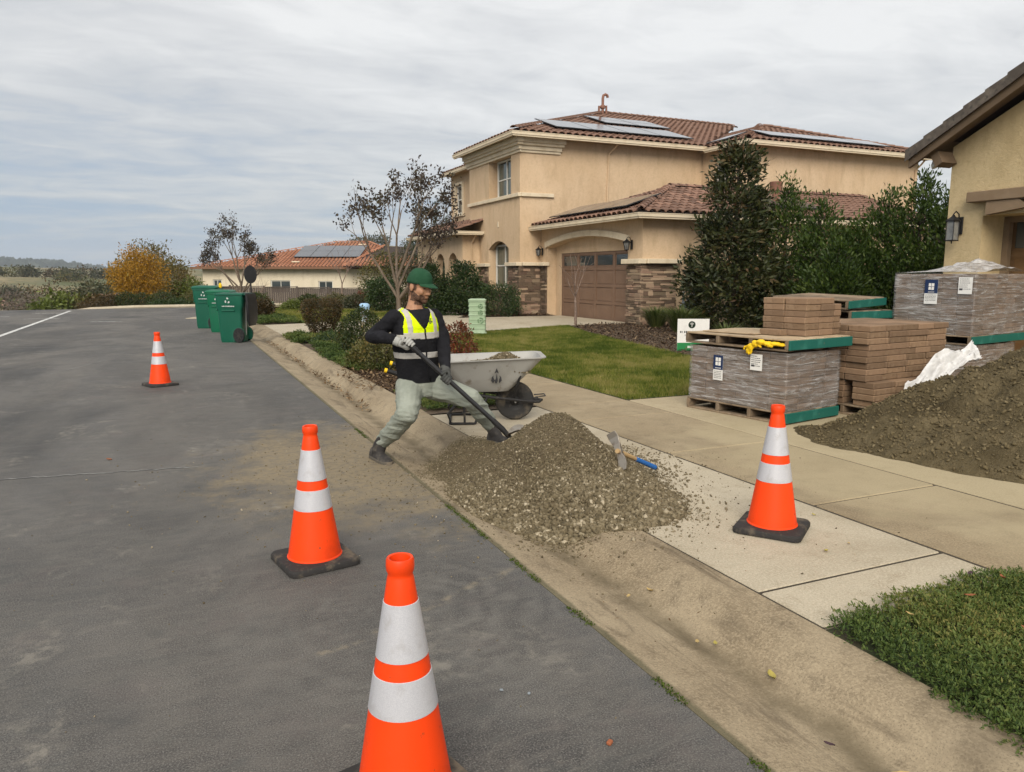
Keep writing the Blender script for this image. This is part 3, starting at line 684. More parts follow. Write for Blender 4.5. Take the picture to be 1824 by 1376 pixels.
n = 30000; p = np.stack([4.6 + 4 * RG.random(n), 1.8 + 3.9 * RG.random(n)], -1); h = sand_z(p[:, 0], p[:, 1]); k = h > .012; p = p[k]; h = h[k]; s = .004 + .020 * RG.random(len(p)) ** 5
M['clod'] = leafmat('sand_clods', [(.095, .074, .040), (.13, .103, .057), (.16, .127, .072), (.21, .17, .10)], 0, .97, .1)
o = stones('sand_clods', np.stack([p[:, 0], p[:, 1], .034 + h - .006 + s * .2], -1), s, M['clod'], sand); o['kind'] = 'stuff'
# ---------------------------------------------------------------- traffic cones
M['orange'] = mat('orange_pvc', (.88, .058, .003), [((.66, .045, .004), 5, .45, .75), ((.30, .06, .025), 34, .62, .76), ((.38, .085, .04), 2.6, .60, .85, (1, 1, 2.5))], rough=.5, spec=.3, bump=[(40, .08, .002)])
def refl_mat():
    t = NT('reflective_sleeve'); v = t.voro('O', 420, 'F1'); c = t.mix(t.rng(v, .25, .6), (.58, .58, .60), (.50, .50, .53))
    c = t.mix(t.rng(t.noise('O', 14, 6), .52, .78, 0, .7), c, (.36, .34, .33)); return t.done(c, .38, .5, .15, t.bump(v, .15, .001))
M['refl'] = refl_mat()
M['rubber'] = mat('black_rubber', (.028, .026, .025), [((.13, .105, .075), 9, .50, .72), ((.09, .075, .055), 40, .55, .75)], rough=.8, bump=[(60, .5, .004)])
def cone_proto():
    # 28 inch cone: square base, hollow tapering body with collar lip, two reflective sleeves
    base = MB(); w = .178
    pts = []
    for cx, cy in ((1, -1), (1, 1), (-1, 1), (-1, -1)):
        for a in (-1, 0, 1):
            th = math.atan2(cy, cx) + a * .62; pts.append((cx * (w - .035) + .04 * math.cos(th), cy * (w - .035) + .04 * math.sin(th)))
    lo = [(x, y, .003) for x, y in pts]; r1 = [(x, y, .024) for x, y in pts]; r2 = [(x * .965, y * .965, .034) for x, y in pts]
    r3 = [(x * .80, y * .80, .038) for x, y in pts]
    base.loft([lo, r1, r2, r3]); 
    for cx in (-1, 1):
        for cy in (-1, 1): base.box((cx * .13, cy * .13, .0015), (.04, .04, .004))
    R0, R1 = .134, .036; rad = lambda z: R0 + (R1 - R0) * (z - .038) / (.655 - .038)
    body = MB(); prof = [(.139, .034), (.1375, .042), (rad(.046), .046)] + [(rad(z), z) for z in np.linspace(.06, .655, 16)]
    prof += [(.0345, .660), (.0335, .668), (.0375, .676), (.0385, .690), (.0375, .706), (.0345, .711), (.0285, .709), (.026, .69), (.027, .60)]
    body.lathe(prof, 40, caps=False)
    s1 = MB(); s1.lathe([(rad(.592) + .0006, .592), (rad(.591) + .0022, .591), (rad(.440) + .0022, .440), (rad(.439) + .0006, .439)], 40, caps=False)
    s2 = MB(); s2.lathe([(rad(.392) + .0006, .392), (rad(.391) + .0022, .391), (rad(.290) + .0022, .290), (rad(.289) + .0006, .289)], 40, caps=False)
    return [('base', base.mesh('base', M['rubber'])), ('body', body.mesh('body', M['orange'])), ('reflective_sleeve', s1.mesh('reflective_sleeve', M['refl'])), ('reflective_sleeve', s2.mesh('reflective_sleeve', M['refl']))]
CP = cone_proto()
for nm, me in CP:
    me.polygons.foreach_set('use_smooth', [True] * len(me.polygons))
    try: me.set_sharp_from_angle(angle=R_(35))
    except Exception: pass
for x, y, z, rz_, lb in ((.515, 1.885, 0, .25, 'nearest orange traffic cone, cut off by the bottom edge'), (.59, 3.80, 0, .18, 'orange traffic cone with black base left of the gravel heap'), (-.22, 11.0, 0, .42, 'smallest orange traffic cone far down the street before the bins'), (3.02, 3.14, .036, .62, 'orange traffic cone standing on the pale concrete approach')):
    t = tag(empty('traffic_cone', (x, y, z), rz_), lb, 'traffic cone', 'orange traffic cones around the work site')
    for nm, me in CP: link(nm, me, t)

# ---------------------------------------------------------------- wheeled refuse bins
M['bin'] = mat('green_plastic', (.004, .085, .050), [((.006, .105, .062), 3, .4, .7), ((.02, .09, .06), 25, .6, .8)], rough=.45, spec=.4)
M['bin2'] = mat('green_plastic_light', (.003, .115, .055), [((.008, .10, .055), 4, .4, .7)], rough=.45, spec=.4)
M['black'] = mat('black_plastic', (.012, .012, .013), [((.03, .03, .03), 8, .5, .8)], rough=.5)
M['white_print'] = mat('white_print', (.50, .52, .50), rough=.6)
M['metal'] = mat('galvanised_steel', (.35, .35, .34), rough=.45, metal=.8)
def rrect(hx, hy, r, z, ox=0, oy=0, k=4):
    out = []
    for cx, cy, a0 in ((1, 1, 0), (-1, 1, 90), (-1, -1, 180), (1, -1, 270)):
        for i in range(k + 1):
            a = R_(a0 + 90 * i / k); out.append((ox + cx * (hx - r) + r * math.cos(a), oy + cy * (hy - r) + r * math.sin(a), z))
    return out
def make_bin(loc, rz, body_m, label, lid_open, sc=1.0):
    """front of the bin is local -X, wheels and hinge at +X"""
    t = tag(empty('refuse_bin', loc, rz), label, 'refuse bin', 'green wheeled bins at the kerb'); t.scale = (sc * .86, sc * .92, sc * 1.13)
    b = MB(); rings = [rrect(.245, .22, .04, .0), rrect(.262, .235, .045, .06), rrect(.285, .262, .05, .50, .005), rrect(.290, .268, .05, .60, .008), rrect(.318, .292, .05, .655, .01), rrect(.330, .300, .05, .86, .015), rrect(.352, .318, .05, .865, .015), rrect(.352, .318, .05, .90, .015)]
    b.loft(rings); o = b.build('body', body_m, t); autosmooth(o, 30)
    # wheel arches: dark recess plates each side
    for sy in (-1, 1):
        a = MB(); prof = [(.20 + .155 * math.cos(q), .125 + .16 * math.sin(q)) for q in np.linspace(-.6, math.pi + .6, 14)]
        a.add([(x, sy * .243, z) for x, z in prof] + [(x, sy * .266, z) for x, z in prof], [tuple(range(14))] + [tuple(range(27, 13, -1))] + [(i, (i + 1) % 14, 14 + (i + 1) % 14, 14 + i) for i in range(14)])
        a.build('wheel_arch', body_m, t)
        w = MB(); Mx = Matrix.Rotation(R_(90), 4, 'X'); w.lathe([(.045, -.028), (.125, -.028), (.135, -.018), (.135, .018), (.125, .028), (.045, .028)], 24, (.215, sy * .285, .135), Mx); wo = w.build('wheel', M['black'], t, smooth='auto')
        r = MB()
        for k in range(7):
            th = k * 2 * math.pi / 7; r.box((.215 + .062 * math.cos(th), sy * .316, .135 + .062 * math.sin(th)), (.10, .008, .018), Matrix.Rotation(-th, 4, 'Y'))
        r.lathe([(.03, -.004), (.03, .004)], 12, (.215, sy * .317, .135), Mx); r.build('rim', M['rubber'], wo)
    ax = MB(); ax.tube([(.215, -.29, .135), (.215, .29, .135)], .012, 6); ax.build('axle', M['metal'], t)
    h = MB(); h.tube([(.365, -.25, .87), (.43, -.25, .885), (.43, .25, .885), (.365, .25, .87)], .014, 8); h.build('handle', body_m, t, smooth='auto')
    for c, d in (((-.02, -.272, .585), (.32, .03, .03)), ((-.02, .272, .585), (.32, .03, .03)), ((-.30, -.2, .60), (.03, .10, .035)), ((-.30, .2, .60), (.03, .10, .035))): g = MB(); g.bb(c, d, .01); g.build('grip_rib', body_m, t)
    if lid_open:   # black lid thrown back, hanging down behind the hinge
        l = MB(); l.loft([rrect(.018, .29, .015, .90, .42), rrect(.030, .30, .02, .82, .44), rrect(.036, .30, .02, .60, .455), rrect(.032, .28, .02, .40, .455), rrect(.015, .20, .01, .30, .445)]); o = l.build('lid', M['black'], t); autosmooth(o, 35); tag(o, 'black lid hanging open behind the bin')
        p = MB(); p.tube([(.36, -.20, .14), (.385, -.20, .60), (.40, -.20, .88)], .011, 6); p.build('rear_bar', M['metal'], t)
    else:
        l = MB(); l.loft([rrect(.368, .328, .05, .895, .02), rrect(.372, .332, .05, .915, .02), rrect(.34, .30, .05, .945, .02), rrect(.25, .2, .05, .958, .02)]); o = l.build('lid', body_m, t); autosmooth(o, 35)
    # printed mark: white triangular recycling emblem over a line of lettering, on the side facing the camera
    e = MB(); yq = -.2985
    for k in range(3):
        th = k * 2 * math.pi / 3 + math.pi / 2; c, s_ = math.cos(th), math.sin(th)
        A = lambda a, r_: (-.02 + .062 * (r_ * math.cos(th + a)), yq - .004, .765 + .062 * (r_ * math.sin(th + a)))
        e.add([A(-.75, .8), A(-.1, 1.05), A(.35, .85), A(.25, .45), A(-.2, .52), A(-.6, .45)], [(0, 1, 2, 3, 4, 5)])
    e.build('emblem', M['white_print'], t); e = MB(); x = -.155
    while x < .13:
        w_ = rnd.choice((.010, .014, .02)); e.add([(x, yq - .003, .655), (x + w_, yq - .003, .655), (x + w_, yq - .003, .672 + .006 * rnd.random()), (x, yq - .003, .672)], [(0, 1, 2, 3)]); x += w_ + rnd.choice((.004, .006, .010))
    e.build('lettering', M['white_print'], t)
    return t
make_bin((1.20, 17.65, 0), -.42, M['bin'], 'nearest green wheeled bin with its black lid hanging open', True, 1.05)
make_bin((1.12, 20.9, 0), -.34, M['bin2'], 'middle bright green bin, partly behind the open one', False, 1.0)
make_bin((.86, 22.6, 0), -.30, M['bin'], 'farthest green wheeled bin of the row, with closed lid', False, 1.08)
# yellow ribbon bit on the far bin
y_ = MB(); y_.loft([[(1.22 + .04 * math.cos(a) * r, 22.45 + .03 * math.sin(a) * r, z) for a in np.linspace(0, 5.2, 6)] for r, z in ((.6, 1.10), (1.0, 1.13), (1.1, 1.19), (.5, 1.24))]); M['yellow'] = mat('yellow_nylon', (.80, .52, .01), [((.55, .33, .01), 14, .5, .75)], rough=.6)
tag(y_.build('yellow_rag', M['yellow']), 'small yellow rag lying on the farthest green bin', 'rag')

# round sign seen from behind, on a dark pole
t = tag(empty('street_sign', (2.28, 25.3, .03)), 'dark round sign seen from behind on a thin pole by the bins', 'sign')
b = MB(); b.tube([(0, 0, 0), (0, 0, 1.75)], .022, 8); b.build('pole', M['black'], t, smooth='auto')
b = MB(); b.lathe([(.01, -.012), (.19, -.012), (.195, 0), (.19, .012), (.01, .012)], 28, (0, -.03, 1.44), Matrix.Scale(1.45, 4, (0, 0, 1)) @ Matrix.Rotation(R_(90), 4, 'X')); b.build('disc', M['black'], t)

# ---------------------------------------------------------------- pale green utility pedestals
M['ped'] = mat('pale_green_plastic', (.30, .40, .255), [((.36, .45, .31), 4, .4, .7), ((.20, .27, .165), 18, .6, .8)], rough=.6, bump=[(30, .1, .004)])
M['peddk'] = mat('green_relief', (.16, .26, .14), rough=.7)
def pedestal(loc, rz, w, h, label, emb):
    t = tag(empty('utility_pedestal', loc, rz), label, 'utility pedestal')
    b = MB(); hx, hy = w / 2, w * .42
    rings = [rrect(hx * 1.12, hy * 1.12, .03, -.03), rrect(hx * 1.12, hy * 1.12, .03, .05 * h), rrect(hx * 1.02, hy * 1.02, .03, .055 * h)]
    for k in range(7):
        z0 = h * (.07 + k * .125); rings += [rrect(hx, hy, .04, z0), rrect(hx, hy, .04, z0 + .085 * h), rrect(hx * 1.05, hy * 1.05, .04, z0 + .09 * h), rrect(hx * 1.05, hy * 1.05, .04, z0 + .115 * h)]
    b.loft(rings); o = b.build('body', M['ped'], t); autosmooth(o, 35)
    c = MB(); c.loft([rrect(hx * 1.08, hy * 1.08, .05, .945 * h), rrect(hx * 1.08, hy * 1.08, .05, .975 * h), rrect(hx * .85, hy * .85, .05, h)]); o = c.build('cap', M['ped'], t); autosmooth(o, 35)
    if emb:   # raised looped marks down the right of the front
        for k, zc in enumerate((.80, .62, .40)):
            e = MB(); s_ = .048 if k < 2 else .062
            for q in range(3):
                th = q * 2.094 + .5; pp = [(hx * .42 + s_ * math.cos(th + a_), -hy * 1.05 - .006, zc * h + s_ * math.sin(th + a_)) for a_ in np.linspace(0, 1.5, 6)]; e.tube(pp, .012, 5)
            e.tube([(hx * .42 - .02, -hy * 1.05 - .004, zc * h), (hx * .42 + .02, -hy * 1.05 - .004, zc * h)], .014, 5); e.build('emblem', M['peddk'], t)
    return t
pedestal((6.72, 17.05, .03), -.42, .40, .86, 'pale green ribbed utility pedestal on the lawn edge', True)
pedestal((3.43, 30.9, .03), -.3, .34, .40, 'small pale green utility box far off near the fence', False)
# blue capped standpipe on the lawn
t = tag(empty('utility_post', (5.35, 23.0, .03)), 'pale blue domed cap on a white post behind the shrubs', 'utility post')
M['ltblue'] = mat('pale_blue_plastic', (.30, .47, .66), rough=.4); M['milk'] = mat('milky_plastic', (.55, .62, .68), rough=.4)
b = MB(); b.lathe([(.14, 0), (.14, .36), (.125, .38)], 20); b.build('post', M['milk'], t, smooth='auto')
b = MB(); b.lathe([(.155, .38), (.16, .42), (.16, .50), (.145, .54), (.10, .57), (.02, .575)], 20); b.build('cap', M['ltblue'], t, smooth='auto')
# ---------------------------------------------------------------- house materials
def stucco(name, a, b, dk):
    t = NT(name); n1 = t.noise('P', .7, 6, (1, 1, .6)); n2 = t.noise('P', 3.0, 6, (1, 1, .35)); n3 = t.noise('P', 38, 4)
    c = t.mix(t.rng(n1, .3, .7), a, b); c = t.mix(t.rng(n2, .46, .74, 0, .7), c, dk); c = t.mix(t.rng(t.noise('P', 14, 5), .45, .7, 0, .35), c, dk)
    return t.done(c, .93, .15, 0, t.bump(n3, .5, .02, t.bump(t.noise('P', 9, 4), .25, .02)))
M['stucco'] = stucco('tan_stucco', (.55, .398, .252), (.62, .465, .310), (.44, .315, .195))
M['stucco2'] = stucco('sandy_stucco', (.50, .385, .215), (.57, .45, .265), (.40, .305, .165))
M['stucco3'] = stucco('cream_stucco', (.64, .56, .42), (.70, .62, .48), (.54, .46, .33))
M['trim'] = mat('cream_trim', (.66, .56, .41), [((.56, .46, .32), 3, .45, .7)], coord='P', rough=.8)
M['tile'] = mat('clay_tile', (.175, .100, .070), [((.25, .155, .115), 5, .45, .7), ((.095, .06, .046), 9, .5, .72)], rough=.85, rand=.30, hue=(.24, .135, .095))
M['deck'] = mat('roof_underlay', (.045, .032, .026), coord='P')
M['tile_far'] = mat('clay_tile_far', (.34, .145, .078), [((.42, .20, .12), .6, .4, .65), ((.26, .11, .065), 2.0, .5, .7)], coord='P', rough=.85)
M['gdoor'] = mat('brown_door_paint', (.190, .118, .078), [((.215, .136, .092), 2, .4, .7)], rough=.6, coord='P')
M['glass'] = mat('window_glass', (.045, .055, .058), rough=.06, spec=.9)
M['glass2'] = mat('window_glass_clear', (.06, .075, .06), [((.12, .14, .11), 3, .45, .6, (6, 6, .2))], rough=.08, spec=.8, coord='P')
M['vinyl'] = mat('white_vinyl', (.66, .64, .58), rough=.5)
M['solar'] = mat('solar_cells', (.055, .060, .072), rough=.12, spec=.8); M['solframe'] = mat('panel_frame', (.03, .03, .032), rough=.4)
M['copper'] = mat('copper_paint', (.22, .105, .07), rough=.6)
M['iron'] = mat('wrought_iron', (.012, .011, .011), rough=.5)
M['lampglass'] = mat('lamp_glass', (.20, .20, .19), [((.10, .10, .10), 9, .4, .7)], rough=.12, spec=.6)
M['ledge'] = mat('ledge_stone', (.29, .215, .140), [((.38, .295, .20), 11, .45, .7), ((.17, .125, .085), 24, .5, .72)], rough=.92, rand=.55, hue=(.22, .130, .095), bump=[(22, .8, .02)])
M['mortar'] = mat('stone_backing', (.045, .034, .025), coord='P')

def barrel(seg=5, r=.135, h=.085, L=.42):
    v = []
    for (y, k, dz) in ((0, 1.0, .022), (L, .86, 0)):
        for i in range(seg + 1):
            a = math.pi * i / seg; v.append((-math.cos(a) * r * k, y, math.sin(a) * h * k + dz))
    n = seg + 1
    for i in range(n): a = math.pi * i / seg; v.append((-math.cos(a) * (r - .018), 0, max(0, math.sin(a) * (h - .018)) + .022 - (.012 if i in (0, seg) else 0)))
    f = [(i, i + 1, n + i + 1, n + i) for i in range(seg)] + [(2 * n + i, 2 * n + i + 1, i + 1, i) for i in range(seg)]
    return v, f
class Tiles:
    """collects barrel tiles over roof planes; the largest become single objects, the rest one part"""
    def __init__(s, m, seg=5, du=.285, dw=.36): s.m = m; s.T = []; s.du = du; s.dw = dw; s.v, s.f = barrel(seg)
    def plane(s, O, u, w, poly, skip=None):
        O, u, w = Vector(O), Vector(u).normalized(), Vector(w).normalized(); n = u.cross(w)
        if n.z < 0: n = -n
        A = max(p[0] for p in poly); a0 = min(p[0] for p in poly); B = max(p[1] for p in poly)
        j = 0
        while j * s.dw < B:
            i = 0
            while a0 + i * s.du < A:
                a, b = a0 + (i + .5) * s.du, (j + .42) * s.dw
                if inpoly(a, b, poly) and not (skip and skip(a, b)):
                    p = O + u * a + w * (j * s.dw) + n * (.012 + rnd.uniform(-.004, .006)); uu = (u + w * rnd.uniform(-.03, .03)).normalized()
                    s.T.append((p, uu, w, uu.cross(w) if uu.cross(w).z > 0 else w.cross(uu)))
                i += 1
            j += 1
    def line(s, a, b, up=.03, step=.33):
        """ridge and hip caps"""
        a, b = Vector(a), Vector(b); d = (b - a); k = int(d.length / step); d.normalize(); x = d.cross(Vector((0, 0, 1))).normalized()
        for i in range(k): s.T.append((a + d * (i * step) + Vector((0, 0, up + .02)), x, d, x.cross(d) if x.cross(d).z > 0 else d.cross(x)))
    def build(s, roof, house, single=300):
        base = bpy.data.meshes.new('roof_tile'); base.from_pydata(s.v, [], s.f); base.materials.append(s.m); base.polygons.foreach_set('use_smooth', [True] * len(s.f))
        try: base.set_sharp_from_angle(angle=R_(50))
        except Exception: pass
        s.T.sort(key=lambda t: t[0].x ** 2 + t[0].y ** 2)
        for p, u, w, n in s.T[:single]:
            o = link('roof_tile', base, roof); o.matrix_local = Matrix(((u.x, w.x, n.x, p.x), (u.y, w.y, n.y, p.y), (u.z, w.z, n.z, p.z), (0, 0, 0, 1)))
        rest = s.T[single:]
        if rest:
            V = np.array(s.v); Q = np.array([[t[1][:], t[2][:], t[3][:]] for t in rest]); Pn = np.array([t[0][:] for t in rest])
            vv = np.einsum('kc,ncd->nkd', V, Q) + Pn[:, None, :]; F = np.array(s.f); ff = (F[None] + len(V) * np.arange(len(rest))[:, None, None]).reshape(-1, 4)
            o = link('roof_tiles', np_mesh('roof_tiles', vv.reshape(-1, 3), ff, s.m, True), house); o['kind'] = 'stuff'
            try: o.data.set_sharp_from_angle(angle=R_(50))
            except Exception: pass
def deck(mb, pts): mb.add(pts, [tuple(range(len(pts)))])
def gutter_run(name, parent, pts, m, w=.13, h=.13):
    """eave gutter with fascia: two stepped boxes along each run"""
    b = MB()
    for a, c in zip(pts[:-1], pts[1:]):
        a, c = Vector(a), Vector(c); d = c - a; M4 = Matrix.Rotation(math.atan2(d.y, d.x), 4, 'Z'); mid = (a + c) / 2; L = d.length
        b.box(mid, (L + w * .96, w, h * .62), M4); b.box(mid + Vector((0, 0, -h * .48)), (L + w * .3, w * .62, h * .34), M4); b.box(mid + Vector((0, 0, h * .36)), (L + w * 1.22, w * 1.18, h * .14), M4)
    return b.build(name, m, parent)
def window(parent, O, u, n, w, h, cols=2, rows=2, fw=.055, glass='glass', frame='vinyl', split=None):
    """window unit: frame, sub-parts pane and mullion; O = lower left on the glazing plane"""
    O, u, n = Vector(O), Vector(u), Vector(n); up = Vector((0, 0, 1)); rz = math.atan2(u.y, u.x); M4 = Matrix.Rotation(rz, 4, 'Z')
    f = MB(); C = lambda a, z, d=0.: O + u * a + up * z + n * d
    f.box(C(w / 2, fw / 2), (w, .06, fw), M4); f.box(C(w / 2, h - fw / 2), (w, .06, fw), M4)
    f.box(C(fw / 2, h / 2), (fw, .06, h - 2 * fw), M4); f.box(C(w - fw / 2, h / 2), (fw, .06, h - 2 * fw), M4)
    o = f.build('window', M[frame], parent); ws = (w - 2 * fw) / cols; hs = [(h - 2 * fw) / rows] * rows if split is None else [s_ * (h - 2 * fw) for s_ in split]
    g = MB()
    for i in range(1, cols): g.box(C(fw + i * ws, h / 2, .004), (.045, .05, h - 2 * fw), M4)
    z = fw
    for j in range(rows - 1):
        z += hs[j]; g.box(C(w / 2, z, .002), (w - 2 * fw, .046, .045), M4)
    if g.v: g.build('mullion', M[frame], o)
    z = fw
    for j in range(rows):
        for i in range(cols):
            p = MB(); p.box(C(fw + (i + .5) * ws, z + hs[j] / 2, -.012), (ws - .03, .008, hs[j] - .03), M4); p.build('pane', M[glass], o)
        z += hs[j]
    return o
def veneer(parent_list, O, u, n, a0, a1, z0, z1, seed):
    """rows of ledgestones over a backing; returns stone transforms"""
    r = random.Random(seed); O, u, n = Vector(O), Vector(u), Vector(n); z = z0; rz = math.atan2(u.y, u.x)
    while z < z1 - .02:
        h = min(r.choice((.045, .06, .075, .09, .12)), z1 - z); a = a0 - r.uniform(0, .1)
        while a < a1 - .03:
            L = r.uniform(.14, .46); e = min(a + L, a1 + r.uniform(0, .02)); s0 = max(a, a0 - r.uniform(0, .02))
            if h >= .09 and r.random() < .4:
                hh = ((0, h * .5), (h * .5, h * .5))
            else: hh = ((0, h),)
            for zo, hz in hh:
                parent_list.append((O + u * ((s0 + e) / 2) + n * .02 + Vector((0, 0, z + zo + hz / 2)), rz, (e - s0 - .008, .075 + r.uniform(-.03, .035), hz - .007)))
            a = e
        z += h
def put_stones(lst, veneer_o, house):
    b = MB(); b.bb((0, 0, 0), (1, 1, 1), .07); base = b.mesh('ledge_stone', M['ledge'])
    rr = random.Random(3)
    for v in base.vertices: v.co += Vector((rr.uniform(-.03, .03), rr.uniform(-.05, .05), rr.uniform(-.05, .05)))
    lst.sort(key=lambda t: -t[2][0] * t[2][2] / (t[0].length ** 2)); 
    for p, rz, d in lst[:300]: link('ledge_stone', base, veneer_o, p, (rr.uniform(-.02, .02), rr.uniform(-.03, .03), rz + rr.uniform(-.03, .03)), d)
    V = np.array([v.co[:] for v in base.vertices]); F = [tuple(p.vertices) for p in base.polygons]; m = MB()
    for p, rz, d in lst[300:]:
        M4 = Matrix.Rotation(rz, 4, 'Z'); m.add([p + M4 @ Vector((v[0] * d[0], v[1] * d[1], v[2] * d[2])) for v in V], F)
    if m.v: o = m.build('ledge_stones', M['ledge'], house); o['kind'] = 'stuff'
def lantern(loc, n, label, big=False, sc=1.0):
    t = tag(empty('wall_lantern', loc, math.atan2(n[1], n[0]) - math.pi / 2), label, 'wall lantern'); t.scale = (sc,) * 3   # local +Y is outward
    b = MB(); b.bb((0, .012, .0), (.10, .022, .26), .006); b.build('back_plate', M['iron'], t)
    b = MB(); b.tube([(0, .02, .02), (0, .05, .17), (0, .12, .21), (0, .17, .17), (0, .17, .12)], .010, 6); b.build('arm', M['iron'], t)
    c = MB(); k = 4 if big else 8; r0, r1, h0, h1 = (.085, .085, -.22, .06) if big else (.055, .095, -.13, .06)
    ph = math.pi / 4 if big else 0
    for i in range(k):
        th = ph + i * 2 * math.pi / k; c.tube([(r0 * math.cos(th), .17 + r0 * math.sin(th), h0), (r1 * math.cos(th), .17 + r1 * math.sin(th), h1)], .007, 4)
    c.lathe([(r0 + .01, h0 - .015), (r0 + .01, h0)], k, (0, .17, 0), Matrix.Rotation(ph, 4, 'Z')); c.lathe([(r1 + .022, h1), (r1 + .022, h1 + .012), (.03, h1 + .07), (.012, h1 + .10)], k, (0, .17, 0), Matrix.Rotation(ph, 4, 'Z')); c.lathe([(.004, h0 - .06), (.012, h0 - .03), (.006, h0)], 6, (0, .17, 0)); c.build('cage', M['iron'], t)
    g = MB(); g.lathe([(r0 - .008, h0 + .002), (r1 - .008, h1 - .002)], k, (0, .17, 0), Matrix.Rotation(ph, 4, 'Z')); g.build('glass', M['lampglass'], t)
    return t

# ---------------------------------------------------------------- tan two-storey house with garage
H1 = tag(empty('house', (0, 0, 0)), 'two-storey tan stucco house with clay tile roofs and brown garage', 'house')
ZB = -.1
# side wall (faces the camera side), tower front, set back front, wing
wall('wall', M['stucco'], H1, (11.56, 24.67, 0), (1, 0, 0), (0, -1, 0), rect(0, 7.86, ZB, 6.24), thick=.2)
wall('wall', M['stucco'], H1, (11.36, 24.67, 0), (0, 1, 0), (-1, 0, 0), rect(0, 4.93, ZB, 6.25), [rect(.78, 2.85, 4.32, 5.72), arch(.98, 2.9, .95, 2.42, .30)], thick=.2)
for a0, a1, z0, z1 in ((.70, 2.93, 4.25, 5.80), (.9, 2.98, .85, 2.85)):   # recess boxes behind the openings
    r = MB(); X0, X1, Y0, Y1 = 11.561, 11.72, 24.67 + a0 + .08, 24.67 + a1 - .08
    if z0 < 2: Y0, Y1, z0, z1 = 24.67 + .98, 24.67 + 2.9, .95, 2.75
    else: Y0, Y1, z0, z1 = 24.67 + .78, 24.67 + 2.85, 4.32, 5.72
    r.add([(X0, Y0, z0), (X0, Y1, z0), (X0, Y1, z1), (X0, Y0, z1), (X1, Y0, z0), (X1, Y1, z0), (X1, Y1, z1), (X1, Y0, z1)], [(0, 4, 5, 1), (1, 5, 6, 2), (2, 6, 7, 3), (3, 7, 4, 0), (4, 7, 6, 5)])
    r.build('recess', M['stucco'], H1)
window(H1, (11.665, 24.67 + .90, 4.34), (0, 1, 0), (-1, 0, 0), 1.75, 1.36, 2, 2, .06, 'glass2', split=(.48, .52))
window(H1, (11.665, 24.67 + 1.02, .97), (0, 1, 0), (-1, 0, 0), 1.82, 1.62, 2, 2, .06, 'glass2', split=(.52, .48))
wall('wall', M['stucco'], H1, (11.56, 29.6, 0), (1, 0, 0), (0, 1, 0), rect(0, .64, ZB, 6.2), thick=.2)
wall('wall', M['stucco'], H1, (12.2, 29.6, 0), (0, 1, 0), (-1, 0, 0), rect(0, 4.6, ZB, 6.0), [rect(.75, 1.75, 4.3, 5.5), rect(3.0, 3.9, 4.2, 5.5)], thick=.2)
for y0, z0, w_, h_ in ((30.36, 4.31, .98, 1.18), (32.61, 4.21, .88, 1.28)):
    window(H1, (12.28, y0, z0), (0, 1, 0), (-1, 0, 0), w_, h_, 1, 2, .06)
    tb = MB(); 
    for c, d in (((12.17, y0 + w_ / 2, z0 - .06), (.1, w_ + .26, .11)), ((12.17, y0 + w_ / 2, z0 + h_ + .06), (.1, w_ + .26, .11)), ((12.17, y0 - .065, z0 + h_ / 2), (.09, .12, h_)), ((12.17, y0 + w_ + .065, z0 + h_ / 2), (.09, .12, h_))): tb.box(c, d)
    tb.build('window_trim', M['trim'], H1)
wall('wall', M['stucco'], H1, (12.4, 34.2, 0), (1, 0, 0), (0, 1, 0), rect(0, 6, ZB, 6.0), thick=.2)
wall('wall', M['stucco'], H1, (19.2, 22.3, 0), (0, 1, 0), (-1, 0, 0), rect(0, 2.36, ZB, 6.15), [rect(.75, 1.55, 4.5, 5.6)], thick=.2)
window(H1, (19.3, 23.06, 4.51), (0, 1, 0), (-1, 0, 0), .78, 1.08, 1, 2)
wall('wall', M['stucco'], H1, (19.4, 22.3, 0), (1, 0, 0), (0, -1, 0), rect(0, 8.9, ZB, 6.15), thick=.2)
wall('wall', M['stucco'], H1, (28.3, 22.3, 0), (0, 1, 0), (1, 0, 0), rect(.2, 8, ZB, 6.1), thick=.2)
# belt trims and stepped cornice of the corner tower
tr = MB(); tr.bb((11.33, 27.13, 4.26), (.12, 5.02, .13), .01); tr.bb((12.03, 24.64, 4.26), (1.28, .12, .13), .01); tr.build('belt_trim', M['trim'], H1)
co = MB()
for k, (z0, z1, o_) in enumerate(((5.70, 5.79, .06), (5.79, 5.93, .11), (5.93, 6.02, .20), (6.02, 6.19, .27))):
    co.box((11.36 - o_ / 2, 27.1 + .5 * (.12 - o_), (z0 + z1) / 2), (o_, 5.12 + o_, z1 - z0 - .002)); co.box((12.13 + o_ * .1, 24.67 - o_ / 2, (z0 + z1) / 2), (1.54 + o_ * .9, o_, z1 - z0 - .002))
co.build('cornice', M['trim'], H1)
vb = MB(); vb.bb((11.345, 26.6, 3.33), (.03, .10, .20), .006); vb.build('wall_vent', M['trim'], H1)
